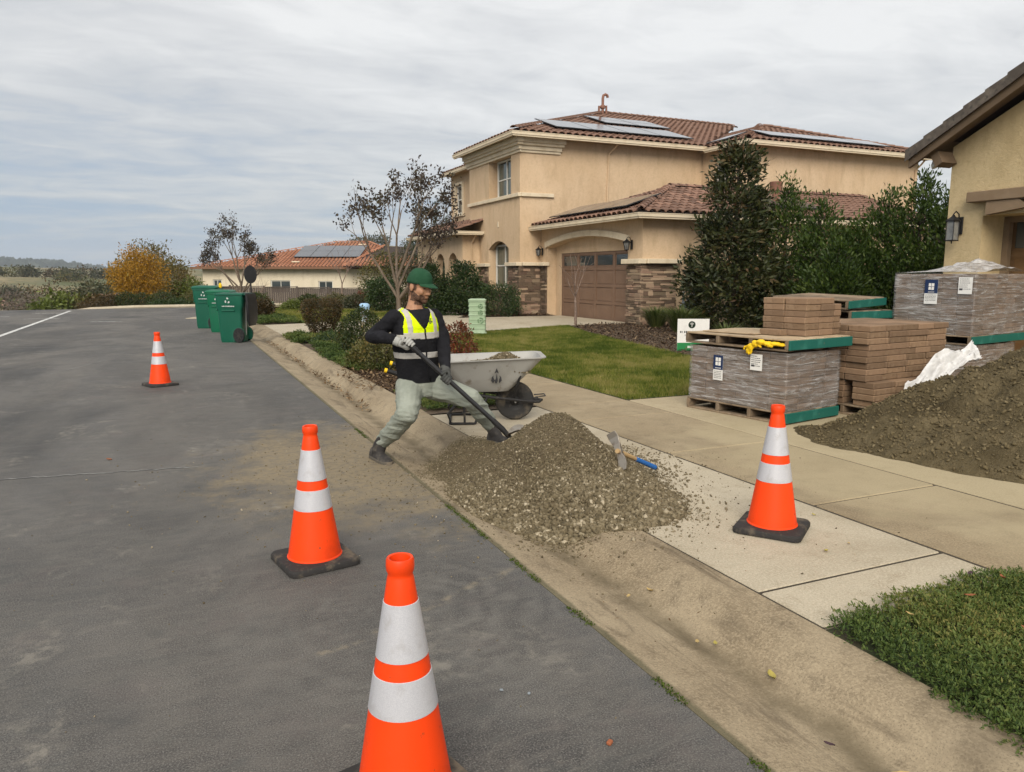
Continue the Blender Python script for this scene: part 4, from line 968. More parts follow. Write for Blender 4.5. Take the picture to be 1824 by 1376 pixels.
# garage block
GA = arch(.75, 5.95, -.12, 2.40, .28, 14)
wall('wall', M['stucco'], H1, (12.2, 18.2, 0), (0, 1, 0), (-1, 0, 0), [(0, ZB), (.75, ZB)] + [(p[0], p[1]) for p in GA[2:]][::-1] + [(5.95, ZB), (6.46, ZB), (6.46, 3.05), (0, 3.05)], thick=.34)
wall('wall', M['stucco'], H1, (12.541, 18.2, 0), (0, 1, 0), (-1, 0, 0), [(.30, ZB), (.93, ZB), (.93, 2.20), (5.56, 2.20), (5.56, ZB), (6.3, ZB), (6.3, 2.9), (.30, 2.9)], thick=.10)
wall('wall', M['stucco'], H1, (12.54, 18.2, 0), (1, 0, 0), (0, -1, 0), rect(0, 11.5, ZB, 3.05), thick=.2)
ar = MB(); n = 16; ri = []
for i in range(n + 1):
    t_ = i / n * 2 - 1; a = 18.2 + 3.35 + t_ * 2.68; z = 2.40 + .28 * (1 - t_ * t_) + .005; ri.append([(12.13, a, z), (12.13, a + t_ * .04, z + .185), (12.198, a + t_ * .04, z + .185), (12.198, a, z)])
ar.loft(ri); ar.build('arch_trim', M['trim'], H1)
gd = MB(); gd.box((12.62, 21.445, 1.095), (.05, 4.63, 2.21)); gdo = gd.build('garage_door', M['gdoor'], H1)
for r_ in range(4):
    for c_ in range(4):
        y0 = 19.155 + c_ * 1.145; z0 = .02 + r_ * .545
        if r_ < 3:
            p = MB(); p.bb((12.590, y0 + .5725, z0 + .2725), (.014, .90, .40), .006); p.build('door_panel', M['gdoor'], gdo)
        else:
            p = MB(); p.box((12.591, y0 + .5725, z0 + .27), (.010, .90, .31)); p.build('pane', M['glass'], gdo)
s_ = MB()
for c_ in range(5): s_.box((12.582, 19.155 + c_ * 1.145 + (.06 if c_ == 0 else -.06 if c_ == 4 else 0), 1.095), (.026, .14, 2.19))
for r_ in range(5): s_.box((12.584, 21.445, .02 + r_ * .545 + (.035 if r_ == 0 else -.05 if r_ == 4 else 0)), (.024, 4.6, .085))
s_.build('door_rail', M['gdoor'], gdo)
# ledgestone base with cap trim
SV = []
veneer(SV, (11.36, 24.67, 0), (0, 1, 0), (-1, 0, 0), -.06, .96, 0, 1.78, 1); veneer(SV, (11.36, 24.67, 0), (0, 1, 0), (-1, 0, 0), 2.92, 3.75, 0, 1.78, 2); veneer(SV, (11.36, 24.67, 0), (0, 1, 0), (-1, 0, 0), .97, 2.91, 0, .88, 12)
veneer(SV, (11.36, 24.67, 0), (1, 0, 0), (0, -1, 0), -.05, .80, 0, 1.78, 3); veneer(SV, (12.2, 18.2, 0), (0, 1, 0), (-1, 0, 0), 5.97, 6.42, 0, 1.78, 4)
veneer(SV, (12.2, 18.2, 0), (0, 1, 0), (-1, 0, 0), -.05, .73, 0, 1.78, 5); veneer(SV, (12.2, 18.2, 0), (1, 0, 0), (0, -1, 0), -.05, 1.15, 0, 1.78, 6)
for c, d in (((11.352, 25.14, .88), (.028, .92, 1.78)), ((11.352, 28.0, .88), (.028, .80, 1.78)), ((11.352, 26.6, .42), (.028, 1.9, .86)), ((11.75, 24.662, .84), (.80, .026, 1.75)), ((12.192, 24.40, .86), (.028, .44, 1.79)), ((12.192, 18.56, .86), (.028, .70, 1.79)), ((12.78, 18.192, .86), (1.10, .028, 1.79))):
    bk = MB(); bk.box(c, d); bo = bk.build('stone_veneer', M['mortar'], H1)
put_stones(SV, bo, H1)
for c, d in (((11.30, 25.13, 1.84), (.22, 1.06, .13)), ((11.30, 28.0, 1.84), (.22, .92, .13)), ((11.80, 24.60, 1.843), (.76, .22, .126)), ((12.13, 24.33, 1.84), (.24, .50, .13)), ((12.12, 18.53, 1.84), (.26, .94, .14)), ((12.83, 18.11, 1.843), (1.16, .26, .134))): ct = MB(); ct.bb(c, d, .012); ct.build('stone_cap', M['trim'], H1)
# porch with three arches
wall('wall', M['stucco'], H1, (10.62, 28.5, 0), (0, 1, 0), (-1, 0, 0), rect(0, 6.0, ZB, 3.05), [arch(.55, 1.75, .1, 1.75, .6), arch(2.15, 3.35, .1, 1.75, .6), arch(3.75, 4.95, .1, 1.75, .6)], thick=.3)
wall('wall', M['stucco'], H1, (10.92, 28.5, 0), (1, 0, 0), (0, -1, 0), rect(0, .43, ZB, 3.05), thick=.2)
pc = MB(); pc.bb((10.56, 28.45, 1.84), (.24, .9, .12), .01); pc.build('stone_cap', M['trim'], H1)
# roofs
Z1, PK = 6.30, .33
rf = MB(); TL = Tiles(M['tile'])
e = lambda x, y, z: (x, y, z - .03)
def zmain(x, y): return Z1 + PK * (y - 24.2)
deck(rf, [(10.9, 24.2, Z1), (18.95, 24.2, Z1), (27.4, 32.65, zmain(0, 32.65)), (19.35, 32.65, zmain(0, 32.65))])
deck(rf, [(10.9, 24.2, Z1), (19.35, 32.65, zmain(0, 32.65)), (15.0, 34.2, Z1 + PK * 4.1), (10.9, 30.05, Z1)])
deck(rf, [(19.35, 32.65, zmain(0, 32.65)), (27.4, 32.65, zmain(0, 32.65)), (27.4, 40, Z1), (19.6, 40, Z1)])
sl = math.hypot(1, PK); up_y = (0, 1, PK); up_x = (1, 0, PK)
SOL_main = lambda a, b: False
TL.plane((10.9, 24.2, Z1), (1, 0, 0), up_y, [(0, 0), (8.05, 0), (16.5, 8.45 * sl), (8.45, 8.45 * sl)])
TL.plane((10.9, 24.2, Z1), (0, 1, 0), up_x, [(0, 0), (5.85, 0), (6.2, 1.5), (1.5, 1.5 * sl)])
TL.line((10.9, 24.2, Z1), (19.35, 32.65, zmain(0, 32.65)), .07); TL.line((19.35, 32.65, zmain(0, 32.65)), (27.4, 32.65, zmain(0, 32.65)), .06)
Z2 = 6.06
deck(rf, [(11.8, 29.8, Z2), (11.8, 34.3, Z2), (15.5, 34.3, Z2 + PK * 3.7), (15.5, 29.8, Z2 + PK * 3.7)]); deck(rf, [(12.3, 34.25, 5.9), (15.5, 34.25, 5.9), (15.5, 34.25, Z2 + PK * 3.65), (12.3, 34.25, Z2 + .12)]); TL.plane((11.8, 29.8, Z2), (0, 1, 0), up_x, [(.2, 0), (4.5, 0), (4.5, 1.6), (.2, 1.6)])
# wing pyramid roof
Zw, AX, AY = 6.22, 23.87, 26.75; Za = Zw + PK * (AY - 21.85)
deck(rf, [(18.95, 21.85, Zw), (28.8, 21.85, Zw), (AX, AY, Za)]); deck(rf, [(18.95, 21.85, Zw), (AX, AY, Za), (18.95, 31.6, Zw)]); deck(rf, [(28.8, 21.85, Zw), (28.8, 31.6, Zw), (AX, AY, Za)])
TL.plane((18.95, 21.85, Zw), (1, 0, 0), up_y, [(0, 0), (9.85, 0), (4.92, 4.9 * sl)]); TL.plane((18.95, 21.85, Zw), (0, 1, 0), up_x, [(0, 0), (2.35, 0), (7.3, 4.9 * sl), (4.9, 4.9 * sl)])
TL.line((18.95, 21.85, Zw), (AX, AY, Za), .07); TL.line((28.8, 21.85, Zw), (AX, AY, Za), .07)
# garage roof
Zg, GX, GY = 3.16, 15.2, 21.2; Zgr = Zg + PK * 3.4
deck(rf, [(11.8, 17.8, Zg), (24.2, 17.8, Zg), (24.2, GY, Zgr), (GX, GY, Zgr)]); deck(rf, [(11.8, 17.8, Zg), (GX, GY, Zgr), (11.8, 24.66, Zg)]); deck(rf, [(11.8, 24.66, Zg), (GX, GY, Zgr), (24.2, GY, Zgr), (24.2, 24.66, Zg)])
TL.plane((11.8, 17.8, Zg), (0, 1, 0), up_x, [(0, 0), (6.86, 0), (3.4, 3.4 * sl)]); TL.plane((11.8, 17.8, Zg), (1, 0, 0), up_y, [(0, 0), (12.4, 0), (12.4, 3.4 * sl), (3.4, 3.4 * sl)])
TL.line((11.8, 17.8, Zg), (GX, GY, Zgr), .07); TL.line((GX, GY, Zgr), (24.2, GY, Zgr), .06)
# porch roof
Zp = 3.18
deck(rf, [(10.2, 28.1, Zp), (12.2, 28.1, Zp + .66), (12.2, 34.6, Zp + .66), (10.2, 34.6, Zp)]); TL.plane((10.2, 28.1, Zp), (0, 1, 0), up_x, [(0, 0), (6.5, 0), (6.5, 2.1), (0, 1.25)])
roof = rf.build('roof', M['deck'], H1); TL.build(roof, H1)
# eave soffits close the gap between wall and gutter
sf = MB()
for p in ([(10.92, 24.22, 6.21), (19.3, 24.22, 6.21), (19.3, 24.7, 6.21), (11.4, 24.7, 6.21), (11.4, 30, 6.21), (10.92, 30, 6.21)], [(18.97, 21.87, 6.13), (28.78, 21.87, 6.13), (28.78, 22.4, 6.13), (19.25, 22.4, 6.13), (19.25, 24.6, 6.13), (18.97, 24.6, 6.13)], [(11.82, 17.82, 3.045), (24.2, 17.82, 3.045), (24.2, 18.3, 3.045), (12.3, 18.3, 3.045), (12.3, 24.65, 3.045), (11.82, 24.65, 3.045)], [(10.22, 28.12, 3.045), (11.36, 28.12, 3.045), (11.36, 28.6, 3.045), (10.7, 28.6, 3.045), (10.7, 34.5, 3.045), (10.22, 34.5, 3.045)], [(11.82, 29.8, 5.98), (12.3, 29.8, 5.98), (12.3, 34.3, 5.98), (11.82, 34.3, 5.98)]):
    sf.add(p, [tuple(range(len(p)))])
sf.build('soffit', M['stucco'], H1)
gutter_run('eave_gutter', H1, [(10.86, 30.0, 6.24), (10.86, 24.16, 6.24), (18.91, 24.16, 6.24)], M['trim'], .13, .15)
gutter_run('eave_gutter', H1, [(18.90, 24.1, 6.16), (18.90, 21.81, 6.16), (28.8, 21.81, 6.16)], M['trim'], .13, .15)
gutter_run('eave_gutter', H1, [(11.76, 24.66, 3.09), (11.76, 17.76, 3.09), (24.2, 17.76, 3.09)], M['trim'], .13, .14)
gutter_run('eave_gutter', H1, [(10.16, 34.6, 3.10), (10.16, 28.06, 3.10), (11.3, 28.06, 3.10)], M['trim'], .12, .13)
gutter_run('eave_gutter', H1, [(11.76, 29.95, 6.01), (11.76, 34.3, 6.01)], M['trim'], .12, .13)
for pts in ([(15.1, 24.2, 6.2), (15.05, 24.45, 6.02), (14.95, 24.63, 5.85), (14.9, 24.63, 4.0)], [(28.15, 21.85, 6.1), (28.15, 22.05, 5.9), (28.12, 22.26, 5.7), (28.12, 22.26, .1)], [(11.05, 28.15, 3.05), (11.02, 28.3, 2.85), (11.0, 28.47, 2.7), (11.0, 28.47, .1)]):
    d_ = MB(); d_.tube(pts, .035, 6); d_.build('downspout', M['stucco'], H1, smooth='auto')
# solar panels lie on the roofs
def solar(O, u, w, cols, rows, label, pw=1.0, ph=1.65, off=.17):
    O, u, w = Vector(O), Vector(u).normalized(), Vector(w).normalized(); n = u.cross(w); n = n if n.z > 0 else -n
    t = tag(empty('solar_array', O), label, 'solar array', 'solar arrays on the tiled roofs')
    M4 = Matrix((u, w, n)).transposed().to_4x4()
    for j in range(rows):
        for i in range(cols):
            c = u * ((i + .5) * (pw + .015)) + w * ((j + .5) * (ph + .015)) + n * off
            p = MB(); p.box(c, (pw, ph, .03), M4); po = p.build('panel', M['solframe'], t)
            g_ = MB(); g_.box(c + n * .0165, (pw - .05, ph - .05, .004), M4); g_.build('cell_sheet', M['solar'], po)
    return t
solar((12.9, 24.95, Z1 + PK * .75), (1, 0, 0), up_y, 4, 1, 'long row of solar panels low on the upper roof by the downspout', 1.5, 1.9)
solar((16.6, 27.7, Z1 + PK * 3.5), (1, 0, 0), up_y, 2, 2, 'block of four solar panels high on the upper roof', 1.6, 1.0)
solar((20.3, 22.25, Zw + PK * .4), (1, 0, 0), up_y, 4, 1, 'row of solar panels on the right wing roof', 1.55, 1.25)
solar((19.25, 23.35, Zw + PK * .3), (0, 1, 0), up_x, 1, 1, 'small slanted solar panel on the street side of the wing roof', 1.2, 1.1)
solar((12.1, 18.9, Zg + PK * .3), (0, 1, 0), up_x, 4, 1, 'dark solar panels seen edge on above the garage door', 1.2, 1.3)
solar((16.2, 18.5, Zg + PK * .7), (1, 0, 0), up_y, 2, 1, 'solar panels on the garage roof behind the magnolia', 1.5, 1.7)
solar((12.1, 30.6, Z2 + PK * .3), (0, 1, 0), up_x, 1, 1, 'thin dark solar panel above the far left eave', 1.6, 1.3)
# copper painted roof pipes
t = tag(empty('vent_pipe', (19.2, 32.3, 8.9)), 'hooked copper coloured vent pipe on the roof peak', 'vent pipe')
b = MB(); b.tube([(0, 0, 0), (0, 0, .85), (.03, 0, .98), (.14, 0, 1.04), (.24, 0, 1.0), (.27, 0, .9)], .065, 10); b.build('pipe', M['copper'], t, smooth='auto'); b = MB(); b.lathe([(.11, .38), (.12, .42), (.12, .5), (.1, .54)], 12); b.build('collar', M['copper'], t, smooth='auto'); b = MB(); b.tube([(-.2, 0, .1), (-.2, 0, .45), (.2, 0, .5), (.2, 0, .1)], .06, 8); b.build('branch', M['copper'], t, smooth='auto')
t = tag(empty('vent_pipe', (17.9, 19.2, 3.55)), 'short copper coloured flue on the low roof behind the shrubs', 'vent pipe'); b = MB(); b.lathe([(.13, 0), (.12, .3), (.12, .62)], 14); b.build('pipe', M['copper'], t, smooth='auto'); b = MB(); b.lathe([(.16, .55), (.20, .58), (.20, .80), (.21, .82), (.21, .86), (.05, .88)], 14); b.build('cap', M['copper'], t, smooth='auto')
lantern((12.18, 24.5, 2.28), (-1, 0, 0), 'black lantern at the left side of the garage door', sc=1.0); lantern((12.18, 18.72, 2.32), (-1, 0, 0), 'black lantern at the right side of the garage door above the stone pier', sc=1.05)
# gas meter by the pier
t = tag(empty('gas_meter', (13.75, 17.9, .03)), 'grey gas meter with pipes beside the stone pier', 'gas meter'); M['metergrey'] = mat('meter_grey', (.22, .25, .27), [((.14, .15, .15), 9, .5, .7)], rough=.6)
b = MB(); b.bb((0, 0, .62), (.34, .2, .36), .05); b.bb((0, -.06, .84), (.2, .14, .10), .03); b.build('body', M['metergrey'], t); b = MB(); b.lathe([(.11, -.05), (.115, 0), (.1, .05)], 18, (-.02, -.12, .66), Matrix.Rotation(R_(90), 4, 'X')); b.build('dial', M['metergrey'], t)
b = MB(); b.tube([(-.32, 0, -.05), (-.32, 0, .95), (-.1, 0, .98), (-.08, 0, .84)], .03, 8); b.tube([(.12, 0, .84), (.14, 0, 1.0), (.42, 0, 1.0), (.42, 0, .75), (.42, .25, .75)], .03, 8); b.lathe([(.10, -.03), (.12, 0), (.1, .04)], 14, (-.32, -.02, .55), Matrix.Rotation(R_(90), 4, 'X')); b.build('pipework', M['metergrey'], t, smooth='auto')
b = MB(); b.lathe([(.13, .05), (.14, .35), (.12, .4)], 16, (.42, -.1, 0)); b.build('regulator', M['metergrey'], t, smooth='auto')

# ---------------------------------------------------------------- right-hand house
H2 = tag(empty('house', (0, 0, 0)), 'sandy stucco house at the right edge with dark gable eave', 'house')
M['rtile'] = mat('grey_brown_tile', (.085, .070, .058), [((.13, .11, .09), 6, .45, .7), ((.05, .043, .038), 14, .5, .7)], rough=.85, rand=.25, bump=[(20, .5, .01)])
M['fascia'] = mat('brown_fascia', (.125, .085, .052), [((.16, .11, .07), 5, .4, .7, (1, .2, 1))], coord='P', rough=.7); M['taupe'] = mat('taupe_trim', (.215, .150, .092), [((.25, .18, .115), 4, .4, .7)], coord='P', rough=.75); M['wood'] = mat('stained_wood', (.135, .072, .028), [((.20, .115, .05), 5, .45, .7, (1, .25, 1))], coord='P', rough=.55)
RS = .53; zr = lambda y: 3.52 + RS * (9.43 - y)
wall('wall', M['stucco2'], H2, (12.2, 8.97, 0), (0, -1, 0), (-1, 0, 0), [(0, ZB), (.62, ZB), (.62, 2.42), (5.6, 2.42), (5.6, ZB), (11, ZB), (11, 9.0), (0, zr(8.97) - .17)], thick=.75)
wall('wall', M['stucco2'], H2, (12.95, 8.97, 0), (1, 0, 0), (0, 1, 0), rect(0, 8, ZB, 3.4), thick=.2)
d_ = MB(); d_.box((12.90, 5.86, 1.2), (.06, 4.96, 2.44)); do = d_.build('garage_door', M['wood'], H2)
for c_ in range(5):
    for r_ in range(4):
        p = MB(); p.bb((12.862, 8.30 - .5 - c_ * .99, .32 + r_ * .6), (.02, .80, .44), .008); p.build('door_panel' if r_ < 3 else 'pane', M['wood'] if r_ < 3 else M['glass'], do)
fr_ = MB(); fr_.box((12.80, 8.30, 1.2), (.1, .1, 2.42)); fr_.box((12.80, 5.86, 2.37), (.1, 4.8, .1)); fr_.build('door_frame', M['taupe'], H2)
b = MB(); b.bb((12.12, 5.95, 2.72), (.18, 5.2, .17), .012); b.build('header_beam', M['taupe'], H2)
b = MB(); b.add([(12.06, 8.22, 2.42), (12.06, 7.7, 2.63), (12.06, 8.22, 2.63), (12.9, 8.22, 2.42), (12.9, 7.7, 2.63), (12.9, 8.22, 2.63), (12.06, 7.55, 2.50), (12.9, 7.55, 2.50)], [(0, 6, 1, 2), (3, 5, 4, 7), (0, 3, 7, 6), (6, 7, 4, 1), (0, 2, 5, 3)]); b.build('corbel', M['taupe'], H2)
# gable roof: barge board, rake tiles stepped like laid courses, soffit
def rakebox(mb, y0, y1, x0, x1, zo, th):
    mb.add([(x0, y0, zr(y0) + zo), (x1, y0, zr(y0) + zo), (x1, y1, zr(y1) + zo), (x0, y1, zr(y1) + zo), (x0, y0, zr(y0) + zo - th), (x1, y0, zr(y0) + zo - th), (x1, y1, zr(y1) + zo - th), (x0, y1, zr(y1) + zo - th)], [(0, 1, 2, 3), (7, 6, 5, 4), (0, 4, 5, 1), (1, 5, 6, 2), (2, 6, 7, 3), (3, 7, 4, 0)])
b = MB(); rakebox(b, 9.43, 2, 11.72, 11.78, .02, .26); b.build('barge_board', M['fascia'], H2)
b = MB(); rakebox(b, 9.40, 2, 11.79, 20, .0, .05); ro = b.build('roof', M['deck'], H2)
b = MB(); rakebox(b, 9.39, 8.99, 11.785, 20, -.06, .02); rakebox(b, 8.99, 2, 11.785, 12.19, -.06, .02); b.build('soffit', M['fascia'], H2)
k = 0; y = 9.47
while y > 2.2:
    y2 = y - .335
    for i in range(6 if y > 6 else 3):
        k += 1; t_ = MB(); dz = .055; x0 = 11.66 + i * .31 + (.004 if k % 12 < 6 else 0)
        A = zr(y) + .03 + dz; B_ = zr(y2 - .06) + .03
        t_.add([(x0, y, A), (x0 + .30, y, A), (x0 + .30, y2 - .06, B_ + .02), (x0, y2 - .06, B_ + .02), (x0, y, A - (.20 if i == 0 else .05)), (x0 + .30, y, A - .05), (x0 + .30, y2 - .06, B_ - .03), (x0, y2 - .06, B_ - (.14 if i == 0 else .03))], [(0, 1, 2, 3)[::-1], (7, 6, 5, 4)[::-1], (0, 4, 5, 1)[::-1], (1, 5, 6, 2)[::-1], (2, 6, 7, 3)[::-1], (3, 7, 4, 0)[::-1]])
        t_.build('roof_tile', M['rtile'], ro)
    y = y2
b = MB(); b.box((12.0, 8.98, 3.38), (.36, .14, .22), Matrix.Rotation(R_(-28), 4, 'X')); b.build('outrigger', M['fascia'], H2)
lantern((12.19, 8.72, 2.28), (-1, 0, 0), 'large black square lantern on the right-hand house', True, 1.1)
t = tag(empty('flood_light', (11.98, 9.12, 3.42)), 'small white flood light under the right eave', 'flood light'); b = MB(); b.lathe([(.05, 0), (.05, .04)], 12); b.tube([(0, 0, 0), (0, .04, -.06)], .018, 6); b.build('mount', M['vinyl'], t)
b = MB(); b.lathe([(.02, 0), (.045, .03), (.06, .09), (.055, .10)], 14, (0, .04, -.06), Matrix.Rotation(R_(150), 4, 'X')); b.build('lamp_head', M['vinyl'], t, smooth='auto')

# ---------------------------------------------------------------- far single-storey house
H3 = tag(empty('house', (1.9, 73.2, 0), math.atan2(-.43, .903)), 'far cream bungalow with orange clay tile hip roof behind the fence', 'house')
zb, ze, zt = -1.9, 2.12, 4.6
WN = [rect(1.3, 2.3, .05, 1.05), rect(9.2, 11.6, -.2, 1.0), rect(14.1, 15.6, -.2, 1.0)]
for a, pts, hl in ((0, None, None),):
    wall('wall', M['stucco3'], H3, (.5, .5, 0), (1, 0, 0), (0, -1, 0), rect(0, 19.5, zb, ze), [rect(.9, 1.7, -.2, 1.05), rect(6.1, 7.9, -.2, .98), rect(10.4, 11.7, -.2, .92), rect(16.2, 17.5, -.2, .85)], thick=.2)
for a0, a1, z1 in ((.9, 1.7, 1.05), (6.1, 7.9, .98), (10.4, 11.7, .92), (16.2, 17.5, .85)): window(H3, (.5 + a0 + .01, .6, -.19), (1, 0, 0), (0, -1, 0), a1 - a0 - .02, z1 + .18, 2, 1, .07)
wall('wall', M['stucco3'], H3, (.5, .7, 0), (0, 1, 0), (-1, 0, 0), rect(0, 12, zb, ze), thick=.2)
wall('wall', M['stucco3'], H3, (20.0, .7, 0), (0, 1, 0), (1, 0, 0), rect(0, 12, zb, ze), thick=.2)
k3 = (zt - ze) / 8.0; rf = MB(); T3 = Tiles(M['tile_far'], 3, .33, .42); s3 = math.hypot(1, k3)
deck(rf, [(-.2, -.2, ze), (20.7, -.2, ze), (14.0, 7.8, zt), (11.0, 7.8, zt)]); deck(rf, [(-.2, -.2, ze), (11.0, 7.8, zt), (-.2, 15.8, ze)]); deck(rf, [(20.7, -.2, ze), (20.7, 15.8, ze), (14.0, 7.8, zt)])
T3.plane((-.2, -.2, ze), (1, 0, 0), (0, 1, k3), [(0, 0), (20.9, 0), (14.2, 8 * s3), (11.2, 8 * s3)]); T3.line((-.2, -.2, ze), (11.0, 7.8, zt), .08); T3.line((20.7, -.2, ze), (14.0, 7.8, zt), .08); T3.line((11.0, 7.8, zt), (14.0, 7.8, zt), .06)
deck(rf, [(13.5, -1.2, ze), (22.5, -1.2, ze), (20.0, 4.2, ze + 1.95), (16.2, 4.2, ze + 1.95)]); T3.plane((13.5, -1.2, ze + .05), (1, 0, 0), (0, 1, k3), [(0, 0), (9, 0), (6.5, 5.6), (2.7, 5.6)]); T3.line((13.5, -1.2, ze), (16.2, 4.2, ze + 1.98), .08)
T3.build(rf.build('roof', M['deck'], H3), H3, 0)
fa = MB(); fa.box((10.2, -.25, ze - .05), (20.9, .08, .2)); fa.build('fascia', mat('brown_fascia_far', (.19, .10, .06)), H3)
t = solar((0, 0, 0), (1, 0, 0), (0, 1, k3), 4, 2, 'grey solar array on the far orange tiled roof', 1.5, 1.9, .2); t.matrix_world = Matrix.Translation((1.9, 73.2, 0)) @ Matrix.Rotation(math.atan2(-.43, .903), 4, 'Z') @ Matrix.Translation((8.2, 2.3, ze + k3 * 2.5))
for px_, py_ in ((8.8, 1.0), (13.6, 6.6)):
    p = MB(); p.bb((px_, py_, ze + k3 * (py_ + .2) + .12), (.7, .4, .12), .03); p.build('roof_vent', M['trim'], H3)
# wooden fence in bays before it
M['fence'] = mat('weathered_fence', (.098, .078, .066), [((.13, .105, .09), 4, .4, .7, (2, 2, .2))], coord='P', rough=.9)
F0 = tag(empty('fence', (0, 0, 0)), 'weathered grey brown board fence in front of the far house', 'fence')
FP = [(-4.2, 66.5, -.1), (.53, 63.3, .42), (3.9, 59.7, .62), (16.1, 60.8, .30), (24, 61.5, .1)]
for (x0, y0, z0), (x1, y1, z1) in zip(FP[:-1], FP[1:]):
    L = math.hypot(x1 - x0, y1 - y0); nb = max(1, round(L / 2.3))
    for k in range(nb):
        a, c = k / nb, (k + 1) / nb; A = Vector((x0 + (x1 - x0) * a, y0 + (y1 - y0) * a, z0 + (z1 - z0) * a)); B_ = Vector((x0 + (x1 - x0) * c, y0 + (y1 - y0) * c, z0 + (z1 - z0) * c)); d = B_ - A; rz = math.atan2(d.y, d.x); M4 = Matrix.Rotation(rz, 4, 'Z')
        p = MB(); p.box(A + Vector((0, 0, -.95)), (.14, .14, 2.1), M4); p.build('post', M['fence'], F0)
        q = MB(); nbd = 15
        for j in range(nbd): c_ = A + d * ((j + .5) / nbd); q.box(c_ + Vector((0, 0, -1.0 + rnd.uniform(-.01, .01))), (d.length / nbd - .012, .022, 1.95), M4)
        q.build('board_bay', M['fence'], F0); q = MB(); q.box((A + B_) / 2 + Vector((0, 0, .02)), (d.length, .13, .06), M4); q.build('top_rail', M['fence'], F0)
# ---------------------------------------------------------------- pallets, pavers, wrapped loads
M['plank'] = mat('pallet_wood', (.185, .135, .088), [((.27, .205, .14), 6, .42, .7, (1, 1, 1)), ((.10, .075, .052), 10, .5, .72)], rough=.9, rand=.25, bump=[(14, .5, .008)])
M['plank2'] = mat('fresh_pallet_wood', (.42, .315, .20), [((.50, .39, .26), 6, .42, .7), ((.30, .21, .13), 9, .52, .72)], rough=.85, rand=.15, bump=[(14, .4, .006)])
M['greenp'] = mat('green_pallet_paint', (.010, .110, .085), [((.03, .16, .13), 7, .5, .72), ((.17, .15, .11), 16, .66, .76)], rough=.65, bump=[(18, .3, .006)])
M['paver'] = mat('brown_paver', (.215, .140, .084), [((.26, .178, .112), 8, .42, .7), ((.155, .098, .058), 20, .52, .72)], rough=.92, rand=.20, hue=(.235, .150, .095), bump=[(60, .7, .004)])
M['paver2'] = mat('dark_brown_paver', (.155, .100, .064), [((.205, .142, .095), 7, .44, .7), ((.105, .068, .044), 16, .50, .7)], rough=.92, rand=.22, hue=(.18, .125, .09), bump=[(60, .7, .004)])
def film_mat():
    t = NT('stretch_film'); s1 = t.noise('O', 3.0, 8, (.9, .9, 6.5), .68, 1.3); s2 = t.noise('O', 7, 7, (.5, .5, 7), .7, .5); big = t.noise('O', 2.2, 3)
    a = t.math('ADD', t.rng(s1, .42, .70, .13, .68), t.rng(s2, .50, .74, 0, .5)); a = t.math('ADD', a, t.rng(big, .42, .7, 0, .2), True)
    c = t.mix(t.rng(s2, .4, .7), (.37, .345, .325), (.58, .57, .56)); t.link(a, t.b.inputs['Alpha'])
    return t.done(c, .2, .6, 0, t.bump(s1, .9, .025, t.bump(s2, .5, .008)))
M['film'] = film_mat()
def loose_film():
    t = NT('loose_film'); n = t.noise('O', 6, 7, (1, 1, 1), .65, 1.5); t.link(t.rng(n, .3, .7, .45, .92), t.b.inputs['Alpha']); return t.done(t.mix(t.rng(n, .4, .7), (.5, .48, .47), (.74, .73, .72)), .25, .5, 0, t.bump(n, .8, .03))
M['ltfilm'] = loose_film()
M['paper'] = mat('white_label_paper', (.74, .73, .70), [((.60, .59, .57), 9, .5, .8)], rough=.7); M['navy'] = mat('navy_print', (.012, .028, .085), rough=.6); M['ink'] = mat('dark_print', (.05, .05, .055), rough=.7)
def pallet(loc, rz, Lx, Wy, label, h=.115, deck='plank', green=True, tilt=(0, 0), group='wooden pallets of the paver delivery', n=7):
    """stringers run along local x; their ends face the street; the near stringer is painted green"""
    t = tag(empty('pallet', loc, rz), label, 'pallet', group); t.rotation_euler = (tilt[0], tilt[1], rz)
    sh = h - .036
    for k in range(4):
        y = .02 + k * (Wy - .04) / 3; b = MB(); b.bb((Lx / 2, y, .018 + sh / 2), (Lx, .04, sh - .001), .004); b.build('stringer', M['plank'], t)
    if green:
        b = MB(); b.bb((Lx / 2, -.012, .012 + (h - .02) / 2), (Lx - .004, .022, h - .022), .004); o = b.build('side_board', M['greenp'], t); tag(o, 'green painted side board')
    x = 0; w = Lx / n
    for k in range(n):
        b = MB(); b.bb((w * (k + .5), Wy / 2, h - .009 + rnd.uniform(-.001, .001)), (w - rnd.uniform(.006, .022), Wy - rnd.uniform(0, .02), .017), .003); b.build('deck_board', M[deck], t)
    for k in (0, .5, 1):
        b = MB(); b.bb((.05 + k * (Lx - .10), Wy / 2, .009), (.10, Wy - .01, .017), .003); b.build('bottom_board', M['plank'], t)
    return t
PV = {}
def paver_mesh(d, m):
    k = (d, m)
    if k not in PV: b = MB(); b.bb((0, 0, 0), d, .006); PV[k] = b.mesh('paver', M[m])
    return PV[k]
